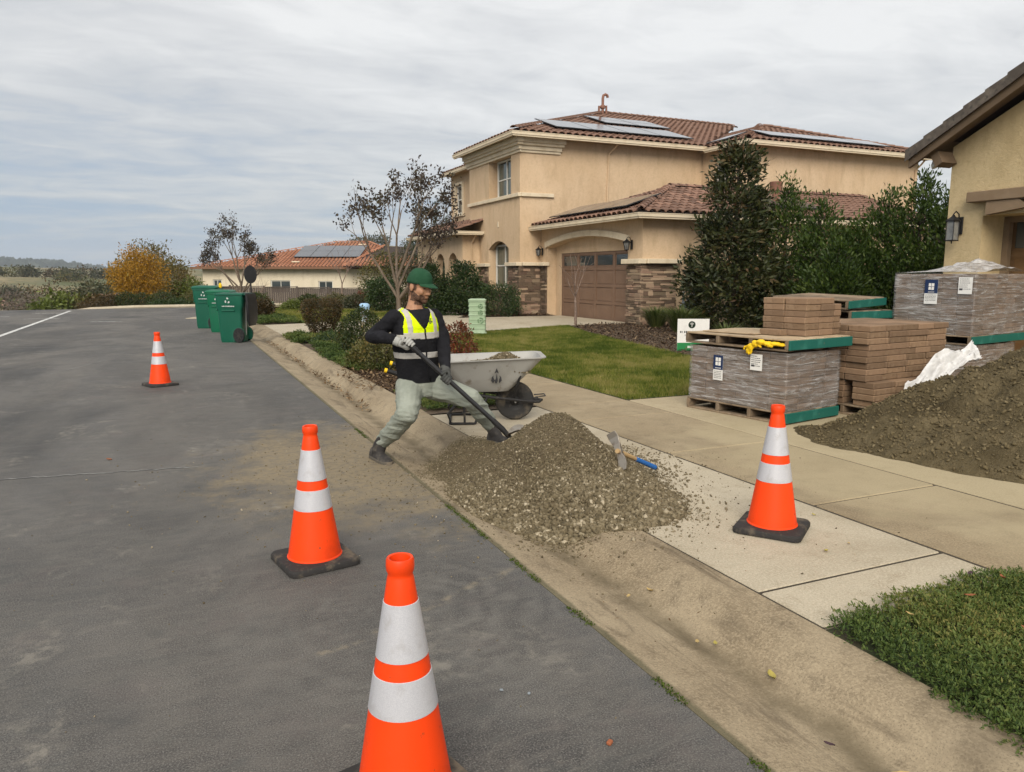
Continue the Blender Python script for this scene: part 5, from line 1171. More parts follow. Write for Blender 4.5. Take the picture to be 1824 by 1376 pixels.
def film_shell(par, Lx, Wy, z0, z1, seed, tail=False):
    """shrink film hugging the load: rounded box walls with pulled wrinkles"""
    per = []; nx, ny = 30, 34; ins = -.012
    for k in range(nx): per.append((ins + (Lx - 2 * ins) * k / nx, ins, 0, -1))
    for k in range(ny): per.append((Lx - ins, ins + (Wy - 2 * ins) * k / ny, 1, 0))
    for k in range(nx): per.append((Lx - ins - (Lx - 2 * ins) * k / nx, Wy - ins, 0, 1))
    for k in range(ny): per.append((ins, Wy - ins - (Wy - 2 * ins) * k / ny, -1, 0))
    per = np.array(per); n = len(per); rows = 30; V = []
    for j in range(rows + 1):
        z = z0 + (z1 - z0) * j / rows; q = np.stack([per[:, 0] * 2.5, per[:, 1] * 2.5, np.full(n, z * 26 + seed)], -1); w = (fbm(q, 3) - .42) * .030
        V.append(np.stack([per[:, 0] + per[:, 2] * w, per[:, 1] + per[:, 3] * w, np.full(n, z) + (.012 * (fbm(q * .5, 2) - .5) if j == rows else 0)], -1))
    V = np.concatenate(V); i = np.arange(n * (rows + 1)).reshape(rows + 1, n); f = np.stack([i[:-1], np.roll(i, -1, 1)[:-1], np.roll(i, -1, 1)[1:], i[1:]], -1).reshape(-1, 4)
    o = link('stretch_film', np_mesh('stretch_film', V, f, M['film'], True), par)
    # top cap folded over
    gx, gy = np.meshgrid(np.linspace(ins, Lx - ins, 26), np.linspace(ins, Wy - ins, 30)); q = np.stack([gx.ravel() * 5, gy.ravel() * 5, gx.ravel() * 0 + seed], -1); zz = z1 + .004 + .02 * fbm(q, 4).reshape(gx.shape)
    if tail: zz = zz + .14 * np.exp(-((gx - .75) / .45) ** 2 - ((gy - .35) / .40) ** 2) * (.55 + fbm(q * 1.7, 3).reshape(gx.shape)) 
    V = np.stack([gx, gy, zz], -1).reshape(-1, 3); i = np.arange(gx.size).reshape(gx.shape); f = np.stack([i[:-1, :-1], i[:-1, 1:], i[1:, 1:], i[1:, :-1]], -1).reshape(-1, 4)
    link('film_top', np_mesh('film_top', V, f, M['film'] if not tail else M['ltfilm'], True), par)
def label_sheet(par, y, z, kind, w=.13, h=.25, x=-.030):
    """printed sheet stuck on the street face (local -x); y runs to the left"""
    b = MB(); b.box((x, y, z), (.002, w, h)); o = b.build('label_sheet', M['paper'], par); q = lambda y0, y1, z0, z1, d: [(x - .0012 - d, y0, z0), (x - .0012 - d, y1, z0), (x - .0012 - d, y1, z1), (x - .0012 - d, y0, z1)]
    ink = MB(); F = [(0, 1, 2, 3)]
    if kind == 'blue':
        nb = MB(); nb.add(q(y - w / 2, y + w / 2, z - .02, z + h / 2, .0005), F); nb.build('print', M['navy'], o); wh = MB()
        for sy in (-1, 1):
            for sz in (0, 1):
                yc, zc = y + sy * .0185, z + .042 + sz * .044; wh.add([(x - .0022, yc - .016, zc - .019), (x - .0022, yc + .016, zc - .019 + .002 * sy), (x - .0022, yc + .015, zc + .019), (x - .0022, yc - .016, zc + .019)], F)
        for k in range(7): wh.add(q(y + .035 - k * .011, y + .035 - k * .011 - .007, z - .008, z + .002, .0010), F)
        wh.build('print', M['paper'], o)
        for k in range(5):
            yy0 = y + w / 2 - .012
            while yy0 > y - w / 2 + .02: l_ = rnd.uniform(.004, .016); ink.add(q(yy0, yy0 - l_, z - .042 - k * .017, z - .036 - k * .017, .0005), F); yy0 -= l_ + .004
    else:
        for k in range(6):
            yy0 = y + w / 2 - .012; zz = z + h / 2 - .02 - k * h * .12
            while yy0 > y - w / 2 + rnd.uniform(.015, .06): l_ = rnd.uniform(.005, .02); ink.add(q(yy0, yy0 - l_, zz - .004, zz + .003, .0005), F); yy0 -= l_ + .004
        ink.add(q(y + w / 2 - .012, y + w / 2 - .05, z - h * .28, z - h * .16, .0006), F)
    ink.build('print', M['ink'], o)
def wrapped_load(loc, rz, Lx, Wy, z1, label, seed, nx=4, ny=6, nc=9, tail=False, labels=()):
    t = tag(empty('wrapped_load', loc, rz), label, 'paver load', 'film wrapped pallet loads of pavers')
    dx, dy, dz = Lx / nx, Wy / ny, z1 / nc; r = random.Random(seed)
    for c in range(nc):
        for i in range(nx):
            for j in range(ny):
                if 0 < i < nx - 1 and 0 < j < ny - 1 and c < nc - 1: continue
                link('paver', paver_mesh((round(dx - .004, 3), round(dy - .004, 3), round(dz - .002, 3)), 'paver2'), t, ((i + .5) * dx + r.uniform(-.004, .004), (j + .5) * dy + r.uniform(-.004, .004), (c + .5) * dz), (0, 0, r.uniform(-.01, .01)))
    film_shell(t, Lx, Wy, .0, z1 + .004, seed, tail)
    for L in labels: label_sheet(t, *L)
    return t
D0 = .0365
# near wrapped load
RZ1 = .178; E1 = Vector((5.26, 5.38, D0)); ux, uy = Vector((math.cos(RZ1), math.sin(RZ1), 0)), Vector((-math.sin(RZ1), math.cos(RZ1), 0))
pallet(E1, RZ1, .86, 1.24, 'wooden pallet under the near film-wrapped paver load', .118)
wrapped_load(E1 + ux * .02 + uy * .015 + Vector((0, 0, .119)), RZ1, .84, 1.19, .565, 'near film-wrapped load of pavers with blue label, between two pallets', 3, 4, 6, 9, labels=((.80, .355, 'blue', .125, .26), (.33, .455, 'inv', .14, .16)))
up1 = pallet(E1 + ux * -.03 + uy * -.02 + Vector((0, 0, .706)), RZ1 - .02, .99, 1.30, 'pallet with pale deck lying on top of the near wrapped load', .115, 'plank2')
pb = MB(); pb.bb((0, 0, 0), (.60, .62, .012), .002); o = pb.build('plywood_sheet', M['plank2']); o.location = E1 + ux * .42 + uy * .85 + Vector((0, 0, .832)); o.rotation_euler = (0, 0, RZ1 + .1); tag(o, 'thin pale plywood sheet on the upper pallet beside the small stack', 'plywood')
st = tag(empty('paver_stack', E1 + ux * .40 + uy * .10 + Vector((0, 0, .8225)), RZ1), 'small stack of brown pavers on the upper pallet', 'paver stack')
r5 = random.Random(5)
for c in range(6):
    for i in range(2 if c == 5 else 2):
        for j in range(2):
            link('paver', paver_mesh((.232, .248, .0605), 'paver'), st, ((i + .5) * .235 + r5.uniform(-.006, .006), (j + .5) * .252 + r5.uniform(-.006, .006), (c + .5) * .0622), (0, 0, r5.uniform(-.025, .025)))
    if c < 5: link('paver', paver_mesh((.118, .248, .0605), 'paver'), st, (.532, .13 + r5.uniform(-.01, .01), (c + .5) * .0622)); link('paver', paver_mesh((.118, .248, .0605), 'paver'), st, (.532, .382, (c + .5) * .0622))
o = link('paver', paver_mesh((.118, .248, .0605), 'paver'), None, E1 + ux * .335 + uy * .42 + Vector((0, 0, .854)), (0, 0, RZ1)); tag(o, 'single brown paver lying left of the small stack', 'paver')
# big open stack of brown pavers on its pallet
RZ2 = .10; E2 = Vector((6.29, 5.25, D0)); vx, vy = Vector((math.cos(RZ2), math.sin(RZ2), 0)), Vector((-math.sin(RZ2), math.cos(RZ2), 0))
pallet(E2, RZ2, 1.36, 1.06, 'pallet under the big open paver stack beside the sand', .105, green=False)
bs = tag(empty('paver_stack', E2 + vx * .02 + vy * .02 + Vector((0, 0, .1055)), RZ2), 'big unwrapped stack of brown pavers beside the sand heap', 'paver stack'); r6 = random.Random(9); cnt = 0
for c in range(13):
    sh = .014 * (1 if c % 3 == 0 else -.6 if c % 3 == 1 else 0) + r6.uniform(-.006, .006); nx = 4 if c % 4 else 5; dx = 1.34 / nx
    for i in range(nx):
        for j in range(4):
            if 0 < i < nx - 1 and 0 < j < 3 and c < 12: continue
            yo = -.10 if (c < 4 and j == 0 and i < nx) else 0
            link('paver', paver_mesh((round(dx - .005, 3), .246, .0605), 'paver'), bs, ((i + .5) * dx + sh + r6.uniform(-.008, .008), (j + .5) * .25 + yo + .1 + r6.uniform(-.008, .008), (c + .5) * .0625), (0, 0, r6.uniform(-.015, .015)))
# stack of empty pallets behind
RZ3 = .11
PL = ['lowest empty pallet of the pile behind the paver stacks', 'second empty pallet from the ground in the pile', 'third empty pallet from the ground in the pile', 'fourth empty pallet from the ground in the pile', 'fifth empty pallet, halfway up the pile', 'fourth from the top empty pallet in the pile', 'third from the top empty pallet in the pile', 'second from the top empty pallet, deep green side board', 'tilted topmost empty pallet of the pile by the hedge']
for k in range(9):
    pallet((7.74 + rnd.uniform(-.03, .03), 6.93 + rnd.uniform(-.03, .03), D0 + k * .122 + (.012 if k == 8 else 0)), RZ3 + rnd.uniform(-.03, .03) + (.06 if k == 8 else 0), .86, 1.12, PL[k], .118, tilt=((.0, .0) if k < 8 else (.03, -.035)))
# tall double load on the right
RZ4 = .17; E4 = Vector((8.72, 5.98, D0)); wx, wy = Vector((math.cos(RZ4), math.sin(RZ4), 0)), Vector((-math.sin(RZ4), math.cos(RZ4), 0))
pallet(E4, RZ4, 1.2, 1.02, 'pallet at the foot of the tall double load', .118)
wrapped_load(E4 + wx * .02 + wy * .02 + Vector((0, 0, .119)), RZ4, 1.16, .96, .45, 'lower wrapped load of pavers half hidden by the sand', 21, 5, 5, 7, labels=((.16, .28, 'inv', .2, .16),))
pallet(E4 + Vector((0, 0, .576)), RZ4, 1.40, 1.02, 'green edged pallet between the two stacked wrapped loads', .118)
wrapped_load(E4 + wx * .02 + wy * .01 + Vector((0, 0, .695)), RZ4, 1.36, .97, .74, 'upper film-wrapped paver load with loose film on top', 31, 5, 5, 12, True, labels=((.50, .52, 'blue', .16, .30), (.10, .60, 'inv', .16, .20)))
# loose bunched film over the upper load's top
def crumple(name, O, u, v, a, b, h, seed, m, nx=34, ny=26, amp=.06):
    s, t_ = np.meshgrid(np.linspace(0, 1, nx), np.linspace(0, 1, ny)); q = np.stack([s.ravel() * 5, t_.ravel() * 4, s.ravel() * 0 + seed], -1); n1 = (fbm(q, 4) - .5).reshape(s.shape); n2 = (fbm(q * 2.3 + 9, 3) - .5).reshape(s.shape); n3 = (fbm(q + 30, 3) - .5).reshape(s.shape)
    O, u, v = np.array(O), np.array(u), np.array(v); P3 = O[None, None] + u * (s * a + n2 * amp)[..., None] + v * (t_ * b + n3 * amp)[..., None]; P3[..., 2] += h(s, t_) + (np.abs(n1) * 2.2 + n2 * .6) * amp
    i = np.arange(s.size).reshape(s.shape); f = np.stack([i[:-1, :-1], i[:-1, 1:], i[1:, 1:], i[1:, :-1]], -1).reshape(-1, 4); return link(name, np_mesh(name, P3.reshape(-1, 3), f, m, True))
def white_film():
    t = NT('white_poly_sheet'); n = t.noise('P', 9, 6, (1, 1, 1), .6, .8); t.b.inputs['Alpha'].default_value = .92; return t.done(t.mix(t.rng(n, .35, .7), (.60, .60, .60), (.82, .82, .82)), .35, .5, 0, t.bump(n, .6, .02))
M['wfilm'] = white_film()
o = crumple('white_plastic_sheet', (6.55, 5.02, .17), (.93, -.03, .42), (-.30, .28, .72), 1.0, .26, lambda s, t_: .07 * np.sin(s * 3.1) - .03 * t_ * np.sin(s * 9), 4, M['wfilm'], amp=.10); tag(o, 'crumpled white plastic sheet between sand heap and paver stack', 'plastic sheet')
# yard sign with emblem
t = tag(empty('yard_sign', (8.93, 11.56, .03), -.415), 'white yard sign with round dark emblem and green base band', 'sign'); M['signgreen'] = mat('sign_green', (.02, .20, .06), rough=.5); M['dkgreen'] = mat('dark_green_print', (.006, .020, .008), rough=.5)
b = MB(); b.box((0, 0, .31), (.60, .012, .60)); b.build('panel', M['paper'], t)
b = MB(); b.box((0, -.0068, .085), (.598, .002, .15)); b.build('band', M['signgreen'], t)
b = MB(); b.lathe([(.001, 0), (.068, 0), (.068, .002), (.001, .002)], 28, (-.03, -.0065, .50), Matrix.Rotation(R_(90), 4, 'X')); b.build('emblem', M['dkgreen'], t)
b = MB(); Mx = lambda x, z: (x - .03, -.0092, z)
b.add([Mx(-.005, .455), Mx(.005, .455), Mx(.006, .505), Mx(-.004, .505)], [(0, 1, 2, 3)])
for k in range(5): a = R_(20 + 35 * k); b.add([Mx(0, .50), Mx(.034 * math.cos(a - .14), .505 + .034 * math.sin(a - .14)), Mx(.044 * math.cos(a), .505 + .040 * math.sin(a)), Mx(.034 * math.cos(a + .14), .505 + .034 * math.sin(a + .14))], [(0, 1, 2, 3)])
b.build('emblem_tree', M['paper'], t)
b = MB(); x = -.25
while x < .22: l_ = rnd.uniform(.012, .026); b.add([(x, -.0075, .345), (x + l_, -.0075, .345), (x + l_, -.0075, .383), (x, -.0075, .383)], [(0, 1, 2, 3)]); x += l_ + .010 + (.02 if rnd.random() < .2 else 0)
x = -.16
while x < .18: l_ = rnd.uniform(.008, .016); b.add([(x, -.0075, .295), (x + l_, -.0075, .295), (x + l_, -.0075, .312), (x, -.0075, .312)], [(0, 1, 2, 3)]); x += l_ + .006
b.build('lettering', M['ink'], t)
b = MB(); x = -.10
for k in range(6): b.add([(x + k * .035, -.0090, .06), (x + k * .035 + .024, -.0090, .06), (x + k * .035 + .024, -.0090, .10), (x + k * .035, -.0090, .10)], [(0, 1, 2, 3)])
b.build('lettering', M['paper'], t)
b = MB(); 
for x in (-.2, .2): b.tube([(x, .012, -.1), (x, .012, .35)], .005, 6)
b.build('stake', M['metal'], t)
# pale round table-like lid resting behind the small stack
t = tag(empty('round_cover', (9.3, 10.45, .03)), 'pale round cover on a stub behind the small paver stack', 'round cover'); b = MB(); b.lathe([(.35, .40), (.42, .42), (.43, .45), (.40, .475), (.1, .485)], 28); M['cream'] = mat('cream_plastic', (.46, .42, .28), [((.36, .32, .2), 5, .5, .7)], rough=.6); b.build('cover', M['cream'], t, smooth='auto'); b = MB(); b.lathe([(.22, -.02), (.20, .40)], 18); b.build('stub', M['cream'], t, smooth='auto')
# ---------------------------------------------------------------- plants
LM = {}
def lm(k, cols, **kw): LM[k] = leafmat('leaf_' + k, cols, **kw)
lm('box', [(.018, .030, .008), (.035, .055, .012), (.065, .080, .020), (.12, .075, .03)])
lm('boxbrown', [(.030, .028, .010), (.060, .045, .016), (.095, .060, .022), (.15, .085, .03)])
lm('olive', [(.045, .050, .012), (.085, .085, .022), (.13, .12, .035), (.20, .13, .04)])
lm('laurel', [(.016, .032, .006), (.034, .062, .010), (.066, .102, .017), (.12, .155, .035)], rough=.5, spec=.3, trans=.2)
lm('magnolia', [(.014, .021, .006), (.028, .037, .010), (.052, .054, .016), (.11, .058, .024)], rough=.5, spec=.3, trans=.1)
lm('hedge', [(.016, .032, .010), (.030, .058, .015), (.055, .085, .024), (.09, .11, .04)])
lm('red', [(.055, .035, .012), (.13, .045, .018), (.20, .04, .018), (.10, .09, .025)])
lm('myrtle', [(.030, .022, .018), (.055, .038, .028), (.070, .062, .032), (.13, .080, .045)], trans=.2)
lm('yellow', [(.20, .105, .012), (.36, .19, .015), (.45, .24, .02), (.28, .20, .03)], trans=.35)
lm('olivetree', [(.10, .070, .022), (.15, .105, .03), (.12, .12, .03), (.22, .16, .055)], trans=.3)
lm('cypress', [(.012, .022, .010), (.022, .038, .015), (.040, .055, .024)])
lm('flax', [(.045, .070, .016), (.085, .115, .028), (.14, .155, .05)])
lm('farbush', [(.030, .040, .018), (.055, .062, .028), (.095, .090, .045), (.14, .11, .07)])
lm('twig', [(.09, .065, .05), (.13, .10, .08), (.17, .13, .10)], trans=0)
lm('lime', [(.075, .105, .018), (.12, .15, .028), (.17, .19, .05)])
M['barkt'] = mat('tree_bark', (.15, .115, .085), [((.22, .175, .13), 7, .42, .7, (1, 1, .25)), ((.085, .062, .046), 13, .5, .7, (1, 1, .3))], rough=.95, bump=[(20, .8, .02, (1, 1, .2))])
M['barkd'] = mat('dark_bark', (.055, .042, .032), [((.095, .075, .06), 9, .45, .7)], rough=.95)
M['barkp'] = mat('pale_pruned_bark', (.20, .145, .115), [((.30, .22, .18), 14, .45, .7), ((.11, .075, .058), 22, .5, .7)], rough=.9)
def crown(h, R, prof, n, L, asp, m, z0=0., seed=1, clump=.6, nc=60, cs=.16, upb=.25, amp=.25, tone=0., parent=None, name='crown', ell=(1, 1), shell=.45):
    rg = np.random.default_rng(seed); t = rg.random(n * 3); pf = np.interp(t, np.linspace(0, 1, len(prof)), prof); k = rg.random(n * 3) * max(prof) < pf ** .9 + .02; t = t[k][:n]; pf = pf[k][:n]; n = len(t)
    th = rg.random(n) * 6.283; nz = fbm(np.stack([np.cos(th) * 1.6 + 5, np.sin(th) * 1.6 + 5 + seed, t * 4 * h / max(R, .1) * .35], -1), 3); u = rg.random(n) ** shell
    r = R * pf * (1 + amp * 2 * (nz - .5)) * u; p = np.stack([np.cos(th) * r * ell[0], np.sin(th) * r * ell[1], z0 + t * h * (1 + .10 * (nz - .5))], -1)
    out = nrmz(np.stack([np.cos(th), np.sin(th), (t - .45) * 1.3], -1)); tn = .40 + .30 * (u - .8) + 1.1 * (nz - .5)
    m_ = int(n * clump)
    if m_ and nc:
        ci = rg.choice(np.nonzero(u > .75)[0], nc); cc = p[ci]; w = rg.integers(0, nc, m_); p[:m_] = cc[w] + np.clip(rg.standard_normal((m_, 3)), -1.7, 1.7) * R * cs * np.array([1, 1, .85]); out[:m_] = nrmz(out[ci][w] + .5 * (p[:m_] - cc[w]) / (R * cs)); ct = rg.standard_normal(nc) * .13; tn[:m_] = .42 + ct[w]
    d = nrmz(out * .7 + unit(n, rg) * .8 + np.array([0, 0, upb])); nn = nrmz(out * .5 + unit(n, rg) * .7 + np.array([0, 0, .4]))
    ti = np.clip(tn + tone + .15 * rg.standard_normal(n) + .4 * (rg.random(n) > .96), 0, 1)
    p[:, 2] = np.maximum(p[:, 2], .03)
    v, f, q = leaves_at(p, d, nn, L * (.6 + .8 * rg.random(n)), L * asp * (.7 + .6 * rg.random(n)), ti)
    return link(name, np_mesh(name, v, f, m, False, q), parent)
def stems(parent, h, k, spread, r, m, seed=1, name='stem'):
    rr = random.Random(seed); b = MB()
    for i in range(k):
        a = rr.uniform(0, 6.28); x, y = math.cos(a) * spread, math.sin(a) * spread
        b.tube([(x * .15, y * .15, -.03), (x * .45 + rr.uniform(-.02, .02), y * .45, h * .45), (x, y, h * rr.uniform(.8, 1.0))], [r, r * .7, r * .25], 5)
    return b.build(name, m, parent)
BALL = [.45, .8, .97, 1, .98, .88, .62, .12]; DRUM = [.42, .55, .68, .80, .92, 1.0, .98, .80]; CONE = [.72, .95, 1, .94, .82, .66, .45, .22, .06]; DOME = [.95, 1, .97, .88, .7, .4, .1]; COLM = [.7, .95, 1, .95, .9, .85, .75, .55, .2]
def shrub(loc, h, R, prof, n, L, mk, label, asp=.5, seed=1, group=None, cat='shrub', name='shrub', bark='barkd', **kw):
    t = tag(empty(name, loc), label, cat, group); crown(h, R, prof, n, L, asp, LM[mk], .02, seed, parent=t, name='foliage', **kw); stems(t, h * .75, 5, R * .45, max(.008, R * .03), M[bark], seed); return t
G1 = 'clipped shrubs along the kerb strip'
shrub((3.05, 17.3, .04), .86, .46, DRUM, 8500, .042, 'boxbrown', 'drum-shaped brownish shrub in the low ground cover', seed=3, group=G1, amp=.08, nc=120, cs=.08, shell=.3, clump=.25)
shrub((3.02, 13.3, .04), .80, .42, BALL, 7000, .042, 'box', 'round dark green shrub just left of the worker', seed=4, group=G1, amp=.12, nc=90, cs=.10, clump=.3, shell=.35)
shrub((2.80, 11.2, .04), .55, .42, DOME, 3800, .05, 'olive', 'yellowish olive spreading shrub behind the worker', seed=5, group=G1, amp=.25)
shrub((4.25, 11.75, .03), .60, .30, COLM, 2400, .05, 'red', 'red-leaved upright shrub right of the worker', seed=6, group=G1, amp=.25)
shrub((3.0, 15.4, .04), .25, .5, DOME, 1600, .05, 'hedge', 'low flat green shrub between the two clipped shrubs', seed=7, group=G1)
# shrubs beyond the driveway
G2 = 'shrubs beyond the driveway'
for i, (x, y, h, R, mk, pr, lb) in enumerate(((2.75, 27.0, .55, .40, 'boxbrown', BALL, 'brownish round shrub just right of the open bin'), (2.95, 30.5, .72, .45, 'box', BALL, 'dark round shrub behind the street sign pole'), (5.3, 33.0, .58, .42, 'box', BALL, 'dark clipped ball shrub on the far lawn edge'), (4.55, 32.4, .32, .5, 'lime', DOME, 'low yellow green shrub near the small utility box'), (6.5, 33.4, .6, .7, 'olive', DOME, 'loose olive shrub at the back of the far lawn'), (7.6, 33.0, .6, .5, 'red', DOME, 'reddish olive shrub near the bare far tree'), (8.1, 31.2, 2.3, 1.0, 'olive', BALL, 'tall loose yellowish shrub left of the crape myrtle'), (9.2, 31.0, 2.6, 1.1, 'farbush', BALL, 'tall grey green shrub behind the crape myrtle'), (6.9, 31.6, .55, .55, 'farbush', BALL, 'mid-height grey green shrub by the far lawn'), (7.5, 29.0, 1.3, .7, 'hedge', BALL, 'green rounded shrub under the crape myrtle'), (8.4, 27.4, 1.0, .7, 'boxbrown', DOME, 'low brownish shrub by the porch path'))):
    shrub((x, y, .03), h, R, pr, 2600 if h < 1.2 else 3800, .075 if h < 1.2 else .095, mk, lb, seed=20 + i, group=G2, amp=.22)
shrub((8.35, 25.6, .03), 1.75, .62, COLM, 5200, .095, 'hedge', 'tall dark hedge shrub left of the pair by the porch', seed=41, amp=.15, group='tall hedges by the porch'); shrub((9.35, 25.2, .03), 1.85, .72, COLM, 6000, .095, 'hedge', 'tall dark hedge shrub right of the pair by the porch', seed=42, amp=.15, group='tall hedges by the porch'); shrub((10.2, 27.2, .03), 1.4, .7, COLM, 3000, .1, 'hedge', 'dark hedge shrub in front of the porch arches', seed=43, group='tall hedges by the porch')
shrub((10.35, 24.3, .03), 1.05, .72, [.9, 1, 1, 1, .98, .9, .5], 5600, .07, 'hedge', 'low clipped hedge beside the stone wall', seed=44, ell=(1, 1.1), amp=.1)
# far corner bed
for i, (x, y, h, R, mk, lb) in enumerate(((-2.9, 42.4, 1.15, .62, 'boxbrown', 'leftmost brown hedge ball in the far corner bed'), (-2.1, 42.0, 1.25, .55, 'box', 'second dark hedge ball in the far corner bed'), (-1.45, 42.6, 1.2, .6, 'box', 'tall dark hedge ball just left of the yellow tree'), (-.5, 42.3, 1.25, .7, 'box', 'dark hedge ball behind the yellow tree trunk'), (-.6, 40.5, .42, .6, 'hedge', 'low flat hedge cushion at the kerb of the corner bed'), (.3, 40.4, .5, .7, 'hedge', 'wide low hedge cushion near the far bin'), (.9, 43.2, 1.35, .6, 'olive', 'olive hedge ball before the fence'), (1.7, 43.0, 1.2, .7, 'farbush', 'grey brown twiggy shrub before the fence'), (2.1, 41.3, .9, .55, 'box', 'dark hedge ball half behind the far bin'), (-3.8, 43.5, .8, .8, 'boxbrown', 'brown low shrub at the far left of the corner bed'))):
    shrub((x, y, Tq(x, y) - .02), h * .62, R * .85, BALL if h > .6 else DOME, 2000, .075, mk, lb, seed=60 + i, group='hedge balls in the far corner bed', amp=.14)
# flax clumps by the meter
def tuft(loc, h, R, n, mk, label, seed):
    rg = np.random.default_rng(seed); t = tag(empty('grass_clump', loc), label, 'ornamental grass', 'ornamental grass clumps in the mulch bed'); a = rg.random(n) * 6.283; rr = R * rg.random(n); le = h * (.6 + .6 * rg.random(n)); d = np.stack([np.cos(a), np.sin(a)], -1); V = np.zeros((n, 5, 3)); w = .012; s = np.stack([-d[:, 1], d[:, 0]], -1) * w
    b0 = d * (rr * .35)[:, None]; b1 = d * (rr * .75 + .05)[:, None]; b2 = d * (rr * 1.35 + .12)[:, None]
    V[:, 0, :2] = b0 - s; V[:, 1, :2] = b0 + s; V[:, 2, :2] = b1 + s; V[:, 3, :2] = b1 - s; V[:, 2, 2] = V[:, 3, 2] = le * .68; V[:, 4, :2] = b2; V[:, 4, 2] = le * (.8 + .25 * rg.random(n)); V[:, 0:2, 2] = -.02
    i = np.arange(n)[:, None] * 5; f = np.concatenate([i + [0, 1, 2], i + [0, 2, 3], i + [3, 2, 4]], 1).reshape(-1, 3); link('blades', np_mesh('blades', V.reshape(-1, 3), f, LM[mk], False, np.repeat(rg.random(n), 5)), t); return t
tuft((12.0, 17.15, .03), .55, .42, 420, 'flax', 'green grass clump close to the stone pier', 1); tuft((11.6, 15.5, .03), .60, .50, 520, 'flax', 'larger green grass clump nearer the yard sign', 2); tuft((12.3, 15.9, .03), .5, .42, 380, 'flax', 'grass clump beside the gas meter', 3); tuft((10.6, 12.6, .03), .42, .3, 200, 'flax', 'thin grass clump behind the yard sign', 4)
# dark magnolia and laurel hedge
def cone_tree(loc, h, R, prof, n, L, mk, label, seed, name='tree', cat='tree', group=None, asp=.36, z0=.25, **kw):
    t = tag(empty(name, loc), label, cat, group); b = MB(); b.tube([(0, 0, -.05), (.03, .02, h * .35), (-.02, .03, h * .7), (0, 0, h * .96)], [.09 * h / 4, .06 * h / 4, .035 * h / 4, .01], 8)
    rr = random.Random(seed)
    for k in range(26):
        z = rr.uniform(.12, .9) * h; a = rr.uniform(0, 6.28); q = np.interp(z / h, np.linspace(0, 1, len(prof)), prof) * R * .85; b.tube([(0, 0, z), (math.cos(a) * q * .5, math.sin(a) * q * .5, z + q * .22), (math.cos(a) * q, math.sin(a) * q, z + q * .55)], [.022, .014, .006], 5)
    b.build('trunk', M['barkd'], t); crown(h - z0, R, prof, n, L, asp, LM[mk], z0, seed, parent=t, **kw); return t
cone_tree((13.4, 15.7, .03), 4.75, 1.28, [.70, .90, 1, .98, .86, .72, .58, .50, .46, .38, .26, .10], 13000, .17, 'magnolia', 'tall dark magnolia tree with glossy leaves by the garage', 71, 'magnolia_tree', nc=150, cs=.13, clump=.72, amp=.30, upb=.35, shell=.5)
for i, (x, y, h, R, lb) in enumerate(((14.6, 15.2, 3.75, .95, 'laurel shrub next to the magnolia, tallest of the hedge left part'), (14.75, 14.2, 3.2, .9, 'second laurel shrub of the hedge from the magnolia'), (15.1, 13.5, 2.7, .95, 'lower laurel shrub in the middle of the hedge'), (15.75, 13.1, 3.45, .95, 'laurel shrub with a pointed top right of the hedge middle'), (16.0, 12.4, 3.7, .85, 'tall laurel shrub second from the right-hand house'), (16.1, 11.65, 3.35, .8, 'laurel shrub nearest the right-hand house'), (14.3, 13.2, 2.2, .8, 'low laurel shrub in front of the hedge'))):
    cone_tree((x, y, .03), h, R, [.9, 1, 1, .97, .92, .85, .75, .58, .38, .2, .06], 9500, .105, 'laurel', lb, 80 + i, 'laurel_shrub', 'shrub', 'laurel hedge behind the pallets', asp=.42, z0=.05, nc=110, cs=.17, clump=.65, amp=.34, upb=.9)
# cypresses behind the house
for i, (x, y, z, h, R, lb) in enumerate(((14.9, 48.1, -.5, 7.0, .65, 'thin cypress far behind the porch, left one'), (15.3, 45.7, -.4, 6.4, .62, 'thin cypress far behind the porch, middle one'), (16.3, 46.5, -.4, 5.6, .5, 'shortest thin cypress behind the porch'), (30.6, 23.6, -.1, 5.9, .55, 'thin cypress at the right end of the tan house'))):
    cone_tree((x, y, z), h, R, [.7, .9, 1, .95, .85, .7, .5, .28, .08], 3800, .13, 'cypress', lb, 100 + i, 'cypress_tree', 'tree', 'cypresses behind the houses', asp=.3, z0=.1, amp=.12, upb=1.6)
cone_tree((28.5, 20.0, -.1), 4.6, 1.5, BALL, 5200, .15, 'cypress', 'grey green round tree between the two houses', 110, 'garden_tree', asp=.4, z0=.8)

# ---------------------------------------------------------------- branching trees
def skeleton(seed, base, d0, L0, r0, levels, nch, spread, shrink=.72, curve=.25, upw=.25, fork=.35):
    rr = random.Random(seed); segs = []; tips = []
    def go(p, d, L, r, lv):
        pts = [p]; rad = [r]; k = 4
        for i in range(k):
            d = (d + Vector((rr.uniform(-1, 1), rr.uniform(-1, 1), rr.uniform(-.5, 1))) * curve * .35 + Vector((0, 0, upw * .12))).normalized(); p = p + d * (L / k); pts.append(p); rad.append(r * (1 - .38 * (i + 1) / k))
        segs.append((pts, rad, lv))
        if lv == 0: tips.append((pts[1:], d)); return
        n = nch[levels - lv] if levels - lv < len(nch) else nch[-1]; a0 = rr.uniform(0, 6.28)
        for i in range(n):
            a = a0 + i * 6.283 / n + rr.uniform(-.5, .5); side = d.orthogonal().normalized(); side.rotate(Matrix.Rotation(a, 3, d).to_euler() if False else Matrix.Rotation(a, 3, d)); dd = (d + side * spread * rr.uniform(.6, 1.3)).normalized()
            j = k if (i == 0 or lv == levels) else rr.choice((2, 3, 4)); go(pts[j], dd, L * shrink * rr.uniform(.75, 1.2), rad[j] * (.75 if n < 4 else .6), lv - 1)
    go(Vector(base), Vector(d0).normalized(), L0, r0, levels); return segs, tips
